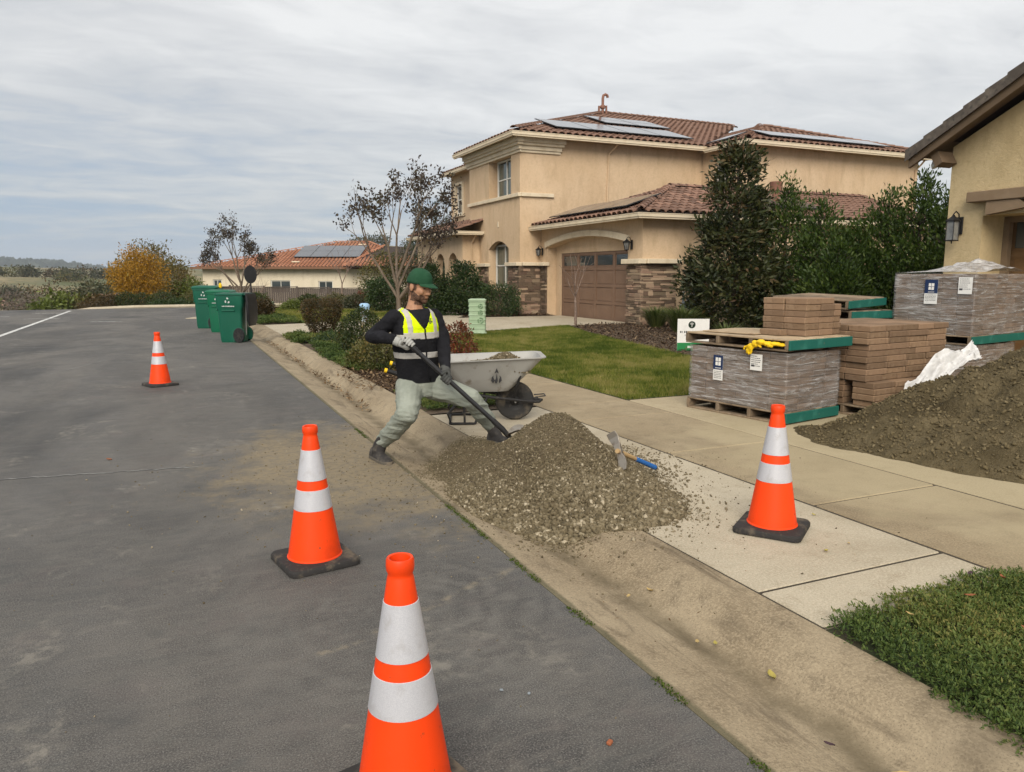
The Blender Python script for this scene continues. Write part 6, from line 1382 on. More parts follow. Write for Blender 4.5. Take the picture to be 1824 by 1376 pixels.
def limbs(segs, m, parent, n=6, name='trunk'):
    b = MB()
    for pts, rad, lv in segs: b.tube(pts, [max(x, .004) for x in rad], max(4, n if lv > 1 else 4), caps=False)
    return b.build(name, m, parent, smooth=True)
def tipleaves(tips, per, spread, L, asp, m, parent, seed, keep=1.0, droop=0.):
    rg = np.random.default_rng(seed); P_, D_, T_ = [], [], []
    for pts, d in tips:
        if rg.random() > keep: continue
        k = max(3, int(per * rg.uniform(.5, 1.5))); base = np.array([pts[rg.integers(0, len(pts))][:] if rg.random() < .6 else pts[-1][:] for _ in range(k)]); P_.append(base + rg.standard_normal((k, 3)) * spread); D_.append(nrmz(np.array(d[:])[None] * .6 + unit(k, rg) + np.array([0, 0, -droop]))); T_.append(np.clip(.4 + rg.normal() * .16 + rg.standard_normal(k) * .16, 0, 1))
    p = np.concatenate(P_); d = np.concatenate(D_); n = len(p); v, f, q = leaves_at(p, d, unit(n, rg), L * (.6 + .8 * rg.random(n)), L * asp * (.7 + .6 * rg.random(n)), np.concatenate(T_)); return link('crown', np_mesh('crown', v, f, m, False, q), parent)
def myrtle(loc, sc, seed, label, per, keep, lean=0.):
    t = tag(empty('crape_myrtle_tree', loc), label, 'tree', 'crape myrtles with sparse dark leaves'); S_, Tp = [], []
    b = [((-.0, 0, 0), (.02, .05, 1), 1.25, .085)]
    s0, _ = skeleton(seed, (0, 0, -.05), (.02, 0, 1), 1.15, .085, 0, [0], 0, curve=.2); S_ += s0; top = s0[0][0][-1]
    rr = random.Random(seed)
    for k in range(7):
        a = k * .9 + rr.uniform(-.3, .3); sp = rr.uniform(.45, 1.05); s1, t1 = skeleton(seed * 10 + k, s0[0][0][2 + k % 3], (math.cos(a) * sp + lean * .9, math.sin(a) * sp * .8 - lean * .4, 1), rr.uniform(1.15, 1.6), .045, 3, [3, 2, 3], .42, .62, .25, .3); S_ += s1; Tp += t1
    limbs(S_, M['barkt'], t, 7); tipleaves(Tp, per, .095, .095, .6, LM['myrtle'], t, seed, keep); t.scale = (sc,) * 3; return t
myrtle((6.85, 24.5, .03), 1.18, 12, 'crape myrtle with sparse dark leaf tufts above the worker', 30, .78, .26); myrtle((2.95, 38.1, Tq(2.95, 38.1) - .06), .98, 8, 'smaller crape myrtle standing behind the green bins', 30, .9)
def bare_tree(loc, H_, seed, label, name='bare_tree', r=.05, lv=4, bark='barkp', sp=.5, sh=.68, nch=(3, 3, 2, 2), L0=.3, wide=1.0, twigs=False):
    t = tag(empty(name, loc), label, 'tree'); s, tp = skeleton(seed, (0, 0, -.05), (0, 0, 1), H_ * L0, r, lv, list(nch), sp, sh, .3, .3); limbs(s, M[bark], t, 7)
    return t, tp
t, tp = bare_tree((10.55, 19.05, .04), 2.35, 31, 'small pruned leafless tree in front of the garage door', r=.045, lv=2, sp=.62, sh=.80, nch=(5, 2), L0=.36)
t, tp = bare_tree((9.2, 45.3, Tq(9.2, 45.3) - .06), 4.7, 33, 'slender leafless tree before the far cream house', r=.06, lv=4, sp=.42, L0=.30)
t, tp = bare_tree((5.6, 57.5, -1.3), 3.4, 34, 'leafless shrub-like tree against the far cream wall', r=.05, lv=3, sp=.7, nch=(4, 3, 2), L0=.34)
t, tp = bare_tree((14.1, 57.8, -1.3), 3.6, 35, 'bare twiggy tree before the far right window', r=.05, lv=3, sp=.7, nch=(4, 3, 2), L0=.34)
def leafy(loc, H_, W_, seed, mk, label, n, L, name, trunk='barkd', group=None, tr=.25, prof=BALL, amp=.35, nc=90, cs=.16, asp=.5, tone=0):
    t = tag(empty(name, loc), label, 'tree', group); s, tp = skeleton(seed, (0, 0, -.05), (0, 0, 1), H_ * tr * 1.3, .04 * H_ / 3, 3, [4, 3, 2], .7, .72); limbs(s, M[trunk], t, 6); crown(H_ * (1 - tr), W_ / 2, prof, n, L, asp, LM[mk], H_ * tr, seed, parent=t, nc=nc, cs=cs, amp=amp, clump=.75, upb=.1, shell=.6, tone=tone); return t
leafy((-1.75, 46.6, -.45), 3.15, 2.75, 51, 'yellow', 'yellow orange autumn tree in the far corner bed', 8500, .12, 'autumn_tree', amp=.6, nc=46, cs=.24)
leafy((-1.1, 55.8, -1.9), 5.3, 4.5, 52, 'olivetree', 'large olive brown thinning tree behind the yellow one', 9500, .17, 'thinning_tree', nc=120, amp=.3, tr=.12); leafy((.9, 54.5, -1.4), 2.6, 2.2, 53, 'lime', 'lower green part-bare tree right of the yellow tree', 3600, .16, 'thinning_tree')
# background on the left: scrub, trees and houses on the falling hillside
BG = [(-8.2, 44.5, 2.6, 3.2, 'twig', 'grey leafless scrub tree at the left edge of the street end'), (-6.9, 47.3, 2.6, 2.6, 'twig', 'second grey twiggy tree beyond the street end'), (-5.6, 46.3, 1.9, 2.6, 'lime', 'yellow green bush beyond the street end'), (-4.4, 46.0, 1.5, 1.6, 'olive', 'olive bush left of the far fence'), (-3.4, 45.6, 1.2, 1.6, 'boxbrown', 'brown bush beside the corner bed'), (-11.5, 50, 3.2, 4, 'farbush', 'dark scrub tree at the left edge below the road'), (-9.6, 62, 4.0, 4.2, 'farbush', 'rounded grey green tree down the slope'), (-15, 70, 5.2, 6, 'twig', 'bare wide tree down the slope at the left edge'), (-6.0, 74, 4.5, 4.5, 'farbush', 'dark tree below the roofs down the slope'), (-13, 92, 6.5, 7, 'farbush', 'broad dark tree mid-slope'), (-4.0, 98, 5.5, 6, 'olive', 'olive tree mid-slope behind the yellow tree'), (-20, 104, 6.5, 8, 'lime', 'pale green tree mid-slope'), (-28, 120, 8, 9, 'farbush', 'large dark tree far down the slope'), (-11, 128, 7, 8, 'farbush', 'round tree beside the pale hillside house'), (-19, 150, 8, 10, 'boxbrown', 'brown tree group on the far slope')]
for i, (x, y, h, w, mk, lb) in enumerate(BG):
    leafy((x, y, float(gz(np.array([x]), np.array([y]))[0])), h * (.72 if y < 51 else 1), w, 200 + i, mk, lb, 1900, .13 + y * .0022, 'slope_tree', group='trees on the slope beyond the street', tr=.12, nc=40, cs=.2, asp=.6 if mk != 'twig' else .12)
k = 0; rb = random.Random(77)
for i in range(64):
    x = rb.uniform(-120, 5); y = rb.uniform(150, 400); 
    if x > -20 and y < 200: continue
    leafy((x, y, float(gz(np.array([x]), np.array([y]))[0])), rb.uniform(2.2, 4.5), rb.uniform(5, 11), 300 + i, rb.choice(('farbush', 'farbush', 'boxbrown', 'olive')), 'small tree dotted over the distant dry hillside', 520, .75, 'hillside_tree', group='trees dotted over the distant hillside', tr=.08, nc=16, cs=.25, asp=.7)
for i, (x, y) in enumerate(((46, 232), (50, 228), (55, 236), (70, 230), (61, 240))):
    leafy((x, y, float(gz(np.array([x]), np.array([y]))[0])), 3.2, 6.5, 360 + i, 'farbush', 'dark tree on the low hill behind the far house', 700, .6, 'hilltop_tree', group='trees on the low hill behind the far house', tr=.08, nc=24, cs=.25, asp=.7)
# ridge woods: one mass on the skyline
n = 5200; xx = RG.uniform(-2400, 700, n); yy_ = 2300 + 500 * RG.uniform(.55, 1.0, n); tt = (yy_ - 2300) / 500; zz = ridge_h(xx) * (1 - (1 - tt) ** 1.6) - 8 * (1 - tt)
v_, f_, t_ = leaves_at(np.stack([xx, yy_, zz - 2], -1), nrmz(unit(n) * .25 + np.array([0, 0, 1.])), nrmz(unit(n) * .4 + np.array([0, -1., .2])), RG.uniform(9, 22, n), RG.uniform(10, 24, n), RG.random(n))
tag(link('ridge_wood', np_mesh('ridge_wood', v_, f_, LM['cypress'], False, t_)), 'dark wood along the distant ridge', 'woodland', kind='stuff')
# hillside houses
M['roofpink'] = mat('far_roof', (.24, .135, .10), [((.32, .19, .14), .5, .4, .7)], coord='P'); M['farwall'] = mat('far_wall', (.50, .42, .33), coord='P')
for i, (x, y, rzz, w, d, lb) in enumerate(((-6.2, 88, .3, 11, 8, 'pink roofed house below the yellow tree'), (-12, 135, .6, 12, 9, 'pale house with brown roof on the slope'), (-26, 185, -.2, 14, 9, 'small tan house on the distant hillside'), (-44, 235, .4, 14, 10, 'small pale house high on the distant hillside'), (-8, 205, .1, 13, 9, 'small house near the foot of the distant hill'), (-62, 300, .2, 16, 10, 'farthest small house on the dry hill'))):
    zg = float(gz(np.array([x]), np.array([y]))[0]); t = tag(empty('house', (x, y, zg - (1.2 if i == 0 else 0)), rzz), lb, 'house', 'houses on the slope beyond the street'); hw = 2.9
    b = MB(); b.box((0, 0, hw / 2 - .3), (w, d, hw + .6)); b.build('wall', M['farwall'], t); e_ = .5; b = MB(); A = [(-w / 2 - e_, -d / 2 - e_, hw), (w / 2 + e_, -d / 2 - e_, hw), (w / 2 + e_, d / 2 + e_, hw), (-w / 2 - e_, d / 2 + e_, hw), (-w / 2 + d / 2, 0, hw + d * .19), (w / 2 - d / 2, 0, hw + d * .19)]
    b.add(A, [(0, 1, 5, 4), (1, 2, 5), (2, 3, 4, 5), (3, 0, 4), (3, 2, 1, 0)]); b.build('roof', M['roofpink'], t)
    for xq in (-.3, 0, .3): b = MB(); b.box((xq * w, -d / 2 - .01, 1.5), (1.2, .06, 1.1)); b.build('window', M['glass'], t)
# ---------------------------------------------------------------- wheelbarrow
M['tray'] = mat('grey_poly_tray', (.35, .345, .325), [((.29, .285, .262), 4, .45, .7), ((.20, .175, .14), 11, .56, .74)], rough=.5, spec=.35)
M['frame'] = mat('black_steel', (.018, .017, .017), [((.09, .075, .055), 14, .56, .74)], rough=.55); M['tyre'] = mat('dusty_tyre', (.030, .029, .028), [((.105, .088, .065), 7, .48, .7)], rough=.85)
WB = tag(empty('wheelbarrow', (3.04, 6.72, .035), R_(-20)), 'grey wheelbarrow with black frame, loaded with gravel behind the worker', 'wheelbarrow')
def tray_ring(z, x0, x1, y, inn, bow=0.):
    x0 += inn; x1 -= inn; y -= inn; r = .09; out = []
    for cx, cy, a0 in ((x1, y * (.88), 0), (x0, y, 90), (x0, -y, 180), (x1, -y * .88, 270)):
        sx = 1 if cx == x1 else -1; sy = 1 if cy > 0 else -1
        for i in range(5): a = R_(a0 + 22.5 * i); out.append((cx - sx * r + r * math.cos(a), cy - sy * r + r * math.sin(a), z + bow * (1 if cx == x1 else 0)))
    return out
b = MB(); PR_ = [(.305, -.50, -.06, .175), (.33, -.53, -.03, .20), (.45, -.61, .10, .265), (.585, -.70, .235, .325), (.605, -.715, .25, .338)]
outer = [tray_ring(z, a, c, y, 0, .03 * (z - .3) / .3) for z, a, c, y in PR_]; lip = [tray_ring(.612, -.745, .285, .362, 0, .03), tray_ring(.622, -.745, .285, .362, 0, .03), tray_ring(.618, -.715, .25, .335, .012, .03)]; inner = [tray_ring(z, a, c, y, .014, .03 * (z - .3) / .3) for z, a, c, y in PR_[::-1][1:]]; inner[-1] = [(x, y, z + .014) for x, y, z in inner[-1]]
b.loft(outer + lip + inner); o = b.build('tray', M['tray'], WB); autosmooth(o, 35)
for s_ in (-1, 1):
    b = MB(); b.tube([(-1.14, s_ * .29, .505), (-.85, s_ * .25, .41), (-.55, s_ * .20, .30), (-.2, s_ * .15, .245), (.14, s_ * .10, .195), (.24, s_ * .07, .19)], .017, 8); b.build('rail', M['frame'], WB, smooth='auto')
    b = MB(); b.tube([(-1.22, s_ * .295, .535), (-1.04, s_ * .28, .475)], .021, 10); go = b.build('grip', M['black'], WB, smooth='auto'); b = MB(); b.tube([(-1.245, s_ * .296, .543), (-1.22, s_ * .295, .535)], .022, 10); b.build('grip_end', M['yellow'], go, smooth='auto')
    b = MB(); b.tube([(-.50, s_ * .20, .30), (-.66, s_ * .24, .10), (-.63, s_ * .245, .012), (-.40, s_ * .245, .012), (-.28, s_ * .18, .26)], .014, 7); b.tube([(-.50, s_ * .205, .29), (-.50, s_ * .245, .015)], .012, 6); b.build('leg', M['frame'], WB, smooth='auto')
    b = MB(); b.tube([(-.02, s_ * .085, .21), (.02, s_ * .20, .40), (.04, s_ * .22, .47)], .013, 6); b.build('strut', M['frame'], WB, smooth='auto')
b = MB(); b.tube([(.24, -.07, .19), (.27, 0, .195), (.24, .07, .19)], .014, 7); b.tube([(.20, -.075, .235), (.30, -.06, .245), (.30, .06, .245), (.20, .075, .235)], .007, 6); b.build('nose_guard', M['frame'], WB, smooth='auto'); b = MB(); b.tube([(-.64, -.245, .014), (-.64, .245, .014)], .012, 6); b.tube([(-.5, -.21, .27), (-.5, .21, .27)], .014, 6); b.build('cross_bar', M['frame'], WB)
Mw = Matrix.Rotation(R_(90), 4, 'X'); b = MB(); b.lathe([(.095, -.035), (.15, -.048), (.178, -.042), (.190, -.024), (.192, 0), (.190, .024), (.178, .042), (.15, .048), (.095, .035)], 32, (0, 0, .192), Mw, caps=False); wo = b.build('wheel', M['tyre'], WB, smooth='auto'); b = MB(); b.lathe([(.02, -.045), (.03, -.04), (.05, -.020), (.098, -.034), (.098, .034), (.05, .020), (.03, .04), (.02, .045)], 24, (0, 0, .192), Mw); b.build('rim', M['frame'], wo, smooth='auto'); b = MB(); b.tube([(0, -.11, .192), (0, .11, .192)], .010, 8); b.build('axle', M['metal'], WB)
# small printed mark on the near side: black stacked arrow emblem
e = MB(); yq = -.268
def tp(x, z): k = (z - .45) / .135; return (x, -(.265 + k * .062) - .004, z)
for q in ([(-.225, .40), (-.245, .425), (-.238, .46), (-.224, .48), (-.222, .455), (-.208, .43)], [(-.205, .40), (-.212, .425), (-.20, .45), (-.192, .50), (-.184, .45), (-.180, .425), (-.188, .40)], [(-.168, .40), (-.172, .43), (-.163, .455), (-.165, .48), (-.148, .46), (-.143, .425)], [(-.214, .50), (-.194, .555), (-.172, .50), (-.194, .512)]): e.add([tp(*k) for k in q], [tuple(range(len(q)))])
e.build('emblem', M['ink'], WB)
# gravel in the barrow
gx, gy = np.meshgrid(np.linspace(-.58, .12, 40), np.linspace(-.245, .245, 30)); q = np.stack([gx.ravel() * 6, gy.ravel() * 6, gx.ravel() * 0 + 3], -1); hz = .530 + .14 * np.exp(-((gx + .08) / .17) ** 2 - (gy / .2) ** 2) + .05 * np.exp(-((gx + .38) / .2) ** 2 - (gy / .2) ** 2) + .03 * (fbm(q, 4).reshape(gx.shape) - .5) - .05 * (np.abs(gy) / .245) ** 3
V = np.stack([gx, gy, hz], -1); i = np.arange(gx.size).reshape(gx.shape); f = np.stack([i[:-1, :-1], i[:-1, 1:], i[1:, 1:], i[1:, :-1]], -1).reshape(-1, 4)
ld = link('gravel_load', np_mesh('gravel_load', V.reshape(-1, 3), f, M['gravelbed'], True), None, WB.location, WB.rotation_euler); tag(ld, 'small mound of gravel lying in the wheelbarrow tray', 'gravel')
k = RG.integers(0, gx.size, 2600); pp = V.reshape(-1, 3)[k] + RG.standard_normal((2600, 3)) * np.array([.01, .01, .002]); o = stones('gravel_stones', pp, .006 + .009 * RG.random(2600) ** 2, M['stone'], ld); o['kind'] = 'stuff'

# ---------------------------------------------------------------- shovel in the worker's hands
MO = Vector((1.75, 5.68, 0)); MR = Vector((math.cos(YAW), -math.sin(YAW), 0)); MBk = Vector((math.sin(YAW), math.cos(YAW), 0))
def mw(r, b, z): return MO + MR * r + MBk * b + Vector((0, 0, z))
M['fibre'] = mat('black_fibreglass', (.014, .014, .015), [((.04, .036, .03), 12, .55, .75)], rough=.38, spec=.45); M['steel'] = mat('worn_steel', (.30, .27, .23), [((.16, .12, .08), 14, .48, .7)], rough=.42, metal=.7)
SH = tag(empty('shovel', mw(.68, -.27, .26)), 'black handled shovel held by the worker and pushed into the gravel', 'shovel'); so_ = SH.location.copy()
A = mw(-.084, -.300, .988); B_ = mw(.655, -.275, .295); d = (B_ - A).normalized()
b = MB(); b.tube([A - so_, A + (B_ - A) * .5 - so_, B_ - so_], [.0185, .018, .018], 12); b.build('handle', M['fibre'], SH, smooth='auto')
b = MB(); b.tube([A - d * .004 - so_, A + d * .16 - so_], .0205, 12); b.build('grip', M['black'], SH, smooth='auto')
neck = [B_ - d * .10, B_, mw(.690, -.273, .252), mw(.712, -.27, .232)]; b = MB(); b.tube([p - so_ for p in neck], [.022, .022, .020, .016], 10); b.build('socket', M['frame'], SH, smooth='auto')
rows = []
for k, s_ in enumerate(np.linspace(0, 1, 8)):
    w = [.045, .095, .105, .108, .105, .092, .062, .012][k]; c = mw(.695 + s_ * .19, -.27 + .10 * s_, .245 + .035 * s_ - .07 * s_ * s_ + .03 * math.sin(s_ * 3.1)); rows.append([c + MBk * (w * t_) + Vector((0, 0, 1)) * (.028 * (t_ * t_)) - so_ for t_ in np.linspace(-1, 1, 9)])
b = MB(); nn = 9; vs = [p for r in rows for p in r]; vs += [p - Vector((0, 0, .004)) for p in vs]; N = len(rows) * nn; fs = []
for i in range(len(rows) - 1):
    for j in range(nn - 1): q = (i * nn + j, i * nn + j + 1, (i + 1) * nn + j + 1, (i + 1) * nn + j); fs.append(q); fs.append(tuple(x + N for x in q[::-1]))
for j in range(nn - 1): fs.append((j, j + N, j + 1 + N, j + 1))
for i in range(len(rows) - 1): a = i * nn; c = (i + 1) * nn; fs.append((a, c, c + N, a + N)); a += nn - 1; c += nn - 1; fs.append((a, a + N, c + N, c))
b.add(vs, fs); b.build('blade', M['steel'], SH, smooth='auto')

# ---------------------------------------------------------------- hand mattock on the heap
M['ash'] = mat('ash_handle', (.42, .285, .14), [((.32, .2, .09), 6, .45, .7)], rough=.6); M['bluegrip'] = mat('blue_paint', (.018, .13, .42), [((.10, .13, .16), 18, .62, .75)], rough=.5)
hz = lambda x, y: float(ground_z(x, y)) + float(heap_z(np.array([x]), np.array([y]))[0])
hx, hy = 2.66, 4.18; ex, ey = 3.08, 4.36; H0 = Vector((hx, hy, hz(hx, hy) + .075)); H1_ = Vector((ex, ey, max(hz(ex, ey), .05) + .045)); d = (H1_ - H0).normalized()
MT = tag(empty('mattock', H0), 'short mattock with blue and bare wood handle lying on the gravel', 'mattock')
Pm = lambda s: H0 + d * s - H0
Ln = (H1_ - H0).length
b = MB(); b.tube([Pm(-.03), Pm(Ln * .42)], [.017, .015], 10); b.build('handle', M['ash'], MT, smooth='auto'); b = MB(); b.tube([Pm(Ln * .42), Pm(Ln * .7), Pm(Ln * .97)], [.0165, .0165, .0185], 10); b.build('grip', M['bluegrip'], MT, smooth='auto'); b = MB(); b.tube([Pm(Ln * .97), Pm(Ln)], [.019, .017], 10); b.build('end_cap', M['black'], MT, smooth='auto')
sd = d.cross(Vector((0, 0, 1))).normalized(); upv = sd.cross(d).normalized(); bl = MB(); rows = []
for s_, w, th, bend in ((-.15, .026, .003, -.045), (-.105, .033, .004, -.022), (-.058, .028, .007, -.005), (-.022, .020, .016, 0), (.022, .020, .016, 0), (.058, .028, .006, -.004), (.105, .038, .0035, -.016), (.14, .034, .003, -.036)):
    dirb = (upv * .80 + sd * -.6).normalized(); c = dirb * s_ + d * bend; wv = (sd * .80 + upv * .6).normalized(); rows.append([c + wv * w + d * th, c - wv * w + d * th, c - wv * w - d * th, c + wv * w - d * th])
bl.loft(rows); bl.build('head', M['steel'], MT, bevel=.003)

# ---------------------------------------------------------------- fallen leaves and chips on the ground
def leaf_mesh(seed, L, W_):
    rr = random.Random(seed); V = []; F = []; n = 7; curl = rr.uniform(.2, .9)
    for i in range(n):
        s_ = i / (n - 1); w = W_ * math.sin(math.pi * min(1, s_ * .95 + .03)) ** .8 * (1 + rr.uniform(-.15, .15)); z = curl * L * .35 * (s_ - .5) ** 2 * 2
        for k, t_ in enumerate((-1, 0, 1)): V.append((s_ * L - L / 2, t_ * w / 2, z + .004 + (.10 * W_ + curl * W_ * .25) * t_ * t_))
    for i in range(n - 1):
        for k in range(2): F.append((i * 3 + k, (i + 1) * 3 + k, (i + 1) * 3 + k + 1, i * 3 + k + 1))
    b = MB(); b.add(V, F); return b
LF = {'tan': mat('dry_tan_leaf', (.40, .29, .12), [((.28, .17, .06), 30, .45, .7)], rough=.7), 'yel': mat('yellow_leaf', (.34, .28, .07), [((.18, .17, .04), 20, .5, .7)], rough=.7), 'red': mat('rusty_leaf', (.24, .085, .035), [((.14, .06, .03), 30, .5, .7)], rough=.7), 'grn': mat('olive_leaf', (.13, .14, .04), rough=.7), 'pur': mat('purple_leaf', (.055, .03, .035), rough=.7)}
for i, (x, y, z, L, k, lb) in enumerate(((2.0, 2.85, -.04, .06, 'tan', 'curled tan leaf in the gutter by the heap toe'), (1.88, 2.85, -.045, .05, 'tan', 'flat tan leaf in the gutter below the heap'), (2.13, 3.02, .0, .04, 'tan', 'tiny brown leaf on the rolled kerb'), (1.96, 2.32, -.05, .05, 'yel', 'yellow leaf lying in the gutter line'), (1.90, 2.36, -.05, .05, 'tan', 'thin tan leaf beside the yellow one in the gutter'), (1.98, 2.02, -.045, .075, 'yel', 'large folded yellow leaf in the gutter'), (1.92, 1.42, -.05, .09, 'tan', 'long dry leaf in the gutter at the bottom edge'), (1.99, 1.37, -.045, .07, 'tan', 'pale curled leaf in the gutter at the bottom edge'), (1.85, 1.62, -.045, .05, 'pur', 'dark twisted leaf in the lower gutter'), (3.02, 2.75, .036, .055, 'yel', 'yellow leaf on the pale slab right of the cone'), (3.22, 2.78, .036, .035, 'tan', 'small curled leaf on the pale slab near the joint'), (3.42, 3.22, .037, .04, 'yel', 'small pale leaf on the sidewalk joint'), (2.93, 2.17, .05, .09, 'pur', 'dark pointed leaf at the edge of the ground cover'), (3.0, 1.96, .115, .06, 'red', 'rusty leaf on the near ground cover'), (3.23, 2.12, .115, .06, 'pur', 'dark leaf on the near ground cover edge'), (3.30, 2.02, .12, .055, 'red', 'reddish leaf at the right of the near ground cover'), (2.92, 1.68, .11, .05, 'red', 'brown red leaf low in the near ground cover'), (2.62, 1.95, .11, .045, 'tan', 'tan leaf in the near ground cover by the kerb'), (-.54, 6.65, .0, .075, 'red', 'orange brown leaf lying alone on the asphalt'), (3.75, 4.05, .037, .045, 'tan', 'tiny tan leaf on the sidewalk'))):
    L *= .72; b = leaf_mesh(i, L, L * .5); o = b.build('fallen_leaf', LF[k], smooth=True, loc=(x, y, z), rot=(rnd.uniform(-.15, .15), rnd.uniform(-.15, .15), rnd.uniform(0, 6.28))); tag(o, lb, 'leaf', 'fallen leaves on the ground')
ck = MB(); ck.bb((0, 0, .006), (.022, .016, .012), .003); o = ck.build('brick_chip', mat('red_brick', (.30, .10, .045), rough=.9), loc=(1.17, 1.86, 0), rot=(0, 0, .6)); tag(o, 'small red brick chip on the asphalt near the front', 'brick chip')
for i, (x, y) in enumerate(((.98, 2.28), (1.06, 2.22))):
    ck = MB(); ck.bb((0, 0, .004), (.014, .011, .008), .003); o = ck.build('pebble', M['metergrey'], loc=(x, y, 0), rot=(.1, .2, i)); tag(o, ('dark grey pebble on the asphalt right of the nearest cone', 'second small pebble on the asphalt farther right')[i], 'pebble')
# ---------------------------------------------------------------- the worker
def V3(p): return mw(*p)
def ell(mb, c, r, Mx=None, nu=16, nv=10):
    vs = []; c = Vector(c)
    for j in range(nv + 1):
        ph = -math.pi / 2 + math.pi * j / nv
        for i in range(nu):
            t = 2 * math.pi * i / nu; v = Vector((r[0] * math.cos(ph) * math.cos(t), r[1] * math.cos(ph) * math.sin(t), r[2] * math.sin(ph))); vs.append(c + (Mx @ v if Mx is not None else v))
    fs = [(j * nu + i, j * nu + (i + 1) % nu, (j + 1) * nu + (i + 1) % nu, (j + 1) * nu + i) for j in range(nv) for i in range(nu)]
    mb.add(vs, fs)
def limb(mb, pts, rad, n=14, flat=1.):
    """tapered limb through world points, smooth radius, round ends"""
    P_ = [Vector(p) for p in pts]; Q = []; Rr = []
    for i in range(len(P_) - 1):
        for k in range(6): t = k / 6; Q.append(P_[i].lerp(P_[i + 1], t)); s = t * t * (3 - 2 * t); Rr.append(rad[i] * (1 - s) + rad[i + 1] * s)
    Q.append(P_[-1]); Rr.append(rad[-1]); mb.tube(Q, Rr, n, True, flat)
    for p, r in zip(P_, rad): ell(mb, p, (r * .985,) * 3, None, 12, 8)
def remesh(mb, voxel, smooth=4, disp=None):
    me = bpy.data.meshes.new('tmp'); me.from_pydata([tuple(v) for v in mb.v], [], mb.f); o = bpy.data.objects.new('tmp', me); COL.objects.link(o)
    m = o.modifiers.new('r', 'REMESH'); m.mode = 'VOXEL'; m.voxel_size = voxel; m.use_smooth_shade = True
    if smooth: s = o.modifiers.new('s', 'SMOOTH'); s.iterations = smooth; s.factor = .5
    dg = bpy.context.evaluated_depsgraph_get(); dg.update(); out = bpy.data.meshes.new_from_object(o.evaluated_get(dg)); bpy.data.objects.remove(o); bpy.data.meshes.remove(me)
    if disp is not None:
        n = len(out.vertices); co = np.zeros(n * 3, np.float32); out.vertices.foreach_get('co', co); co = co.reshape(-1, 3); nr = np.zeros(n * 3, np.float32); out.vertices.foreach_get('normal', nr); nr = nr.reshape(-1, 3); co = co + nr * disp(co)[:, None]; out.vertices.foreach_set('co', co.ravel().astype(np.float32)); out.update()
    out.polygons.foreach_set('use_smooth', [True] * len(out.polygons)); return out
PS = tag(empty('person', mw(.05, 0, 0)), 'worker in green cap, yellow vest and grey trousers leaning on a shovel', 'person'); PO = PS.location.copy()
def give(name, me, m, parent=None):
    for v_ in (): pass
    me.transform(Matrix.Translation(-PO)); me.materials.clear(); me.materials.append(m); o = link(name, me, parent or PS); return o
def skin_mat():
    t = NT('skin'); n = t.noise('O', 60, 4); c = t.mix(t.rng(t.noise('O', 18, 4), .35, .7), (.36, .185, .105), (.46, .25, .15)); t.b.inputs['Subsurface Weight'].default_value = .08; t.b.inputs['Subsurface Radius'].default_value = (.02, .008, .004)
    return t.done(c, .55, .35, 0, t.bump(n, .15, .002))
M['skin'] = skin_mat()
def cloth(name, a, b, rough=.9, wr=(14, 14, 40)):
    t = NT(name); c = t.mix(t.rng(t.noise('O', 7, 5), .35, .7), a, b); return t.done(c, rough, .15, 0, t.bump(t.noise('O', 420, 2), .25, .001, t.bump(t.noise('O', 1.0, 5, wr, .55, .7), .5, .012)))
M['shirt'] = cloth('black_shirt', (.010, .010, .012), (.018, .018, .022)); M['pants'] = cloth('sage_grey_trousers', (.235, .255, .215), (.30, .32, .275)); M['vestyellow'] = cloth('hi_vis_yellow', (.62, .80, .0), (.70, .86, .01), .7); M['vestblack'] = cloth('black_vest', (.008, .008, .010), (.014, .014, .016)); M['silver'] = mat('silver_tape', (.46, .44, .40), [((.38, .36, .33), 30, .45, .7)], rough=.5, spec=.5); M['capg'] = cloth('green_cap', (.016, .060, .030), (.026, .080, .042), .9); M['glove'] = cloth('grey_glove', (.33, .33, .31), (.42, .42, .40)); M['glovedk'] = cloth('dark_glove', (.055, .058, .055), (.10, .10, .095)); M['boot'] = mat('dusty_boot', (.034, .031, .030), [((.13, .115, .095), 9, .48, .7)], rough=.85, bump=[(50, .3, .003)]); M['sole'] = mat('boot_sole', (.10, .088, .072), [((.20, .165, .12), 14, .45, .7)], rough=.9); M['beard'] = mat('dark_beard', (.045, .026, .017), [((.19, .10, .06), 230, .44, .62)], rough=.8, bump=[(260, .8, .003)])
LV = Vector((.77, .64, 0)); FV = Vector((.64, -.77, 0))     # worker's left and front in (r, b)
def tr(c, z, w, d, n=28, sq=2.4):
    """torso ring: superellipse centred at (r, b), half-width w across, half-depth d"""
    out = []
    for k in range(n):
        t = 2 * math.pi * k / n; cs, sn = math.cos(t), math.sin(t); x = abs(cs) ** (2 / sq) * math.copysign(1, cs) * w; y = abs(sn) ** (2 / sq) * math.copysign(1, sn) * d
        p = Vector((c[0], c[1], 0)) + LV * x + FV * y; out.append(mw(p.x, p.y, z))
    return out
TR = [((.008, .0), .52, .150, .110), ((.006, .0), .60, .165, .120), ((-.008, .0), .68, .160, .116), ((-.020, .0), .76, .156, .114), ((-.028, .0), .86, .165, .120), ((-.034, .0), .96, .176, .124), ((-.038, .0), 1.06, .186, .122), ((-.040, .005), 1.12, .184, .112), ((-.040, .01), 1.165, .150, .095), ((-.040, .012), 1.195, .105, .080), ((-.036, .010), 1.22, .066, .066)]
def torso(mb, off, z0=0, z1=9): mb.loft([tr(c, z, w + off, d + off) for c, z, w, d in TR if z0 <= z <= z1])
shR, elR, wrR = (-.180, -.105, 1.130), (-.366, -.05, .988), (-.172, -.245, .980)
shL, elL, wrL = (.105, .125, 1.135), (.180, .085, .945), (.212, -.185, .748)
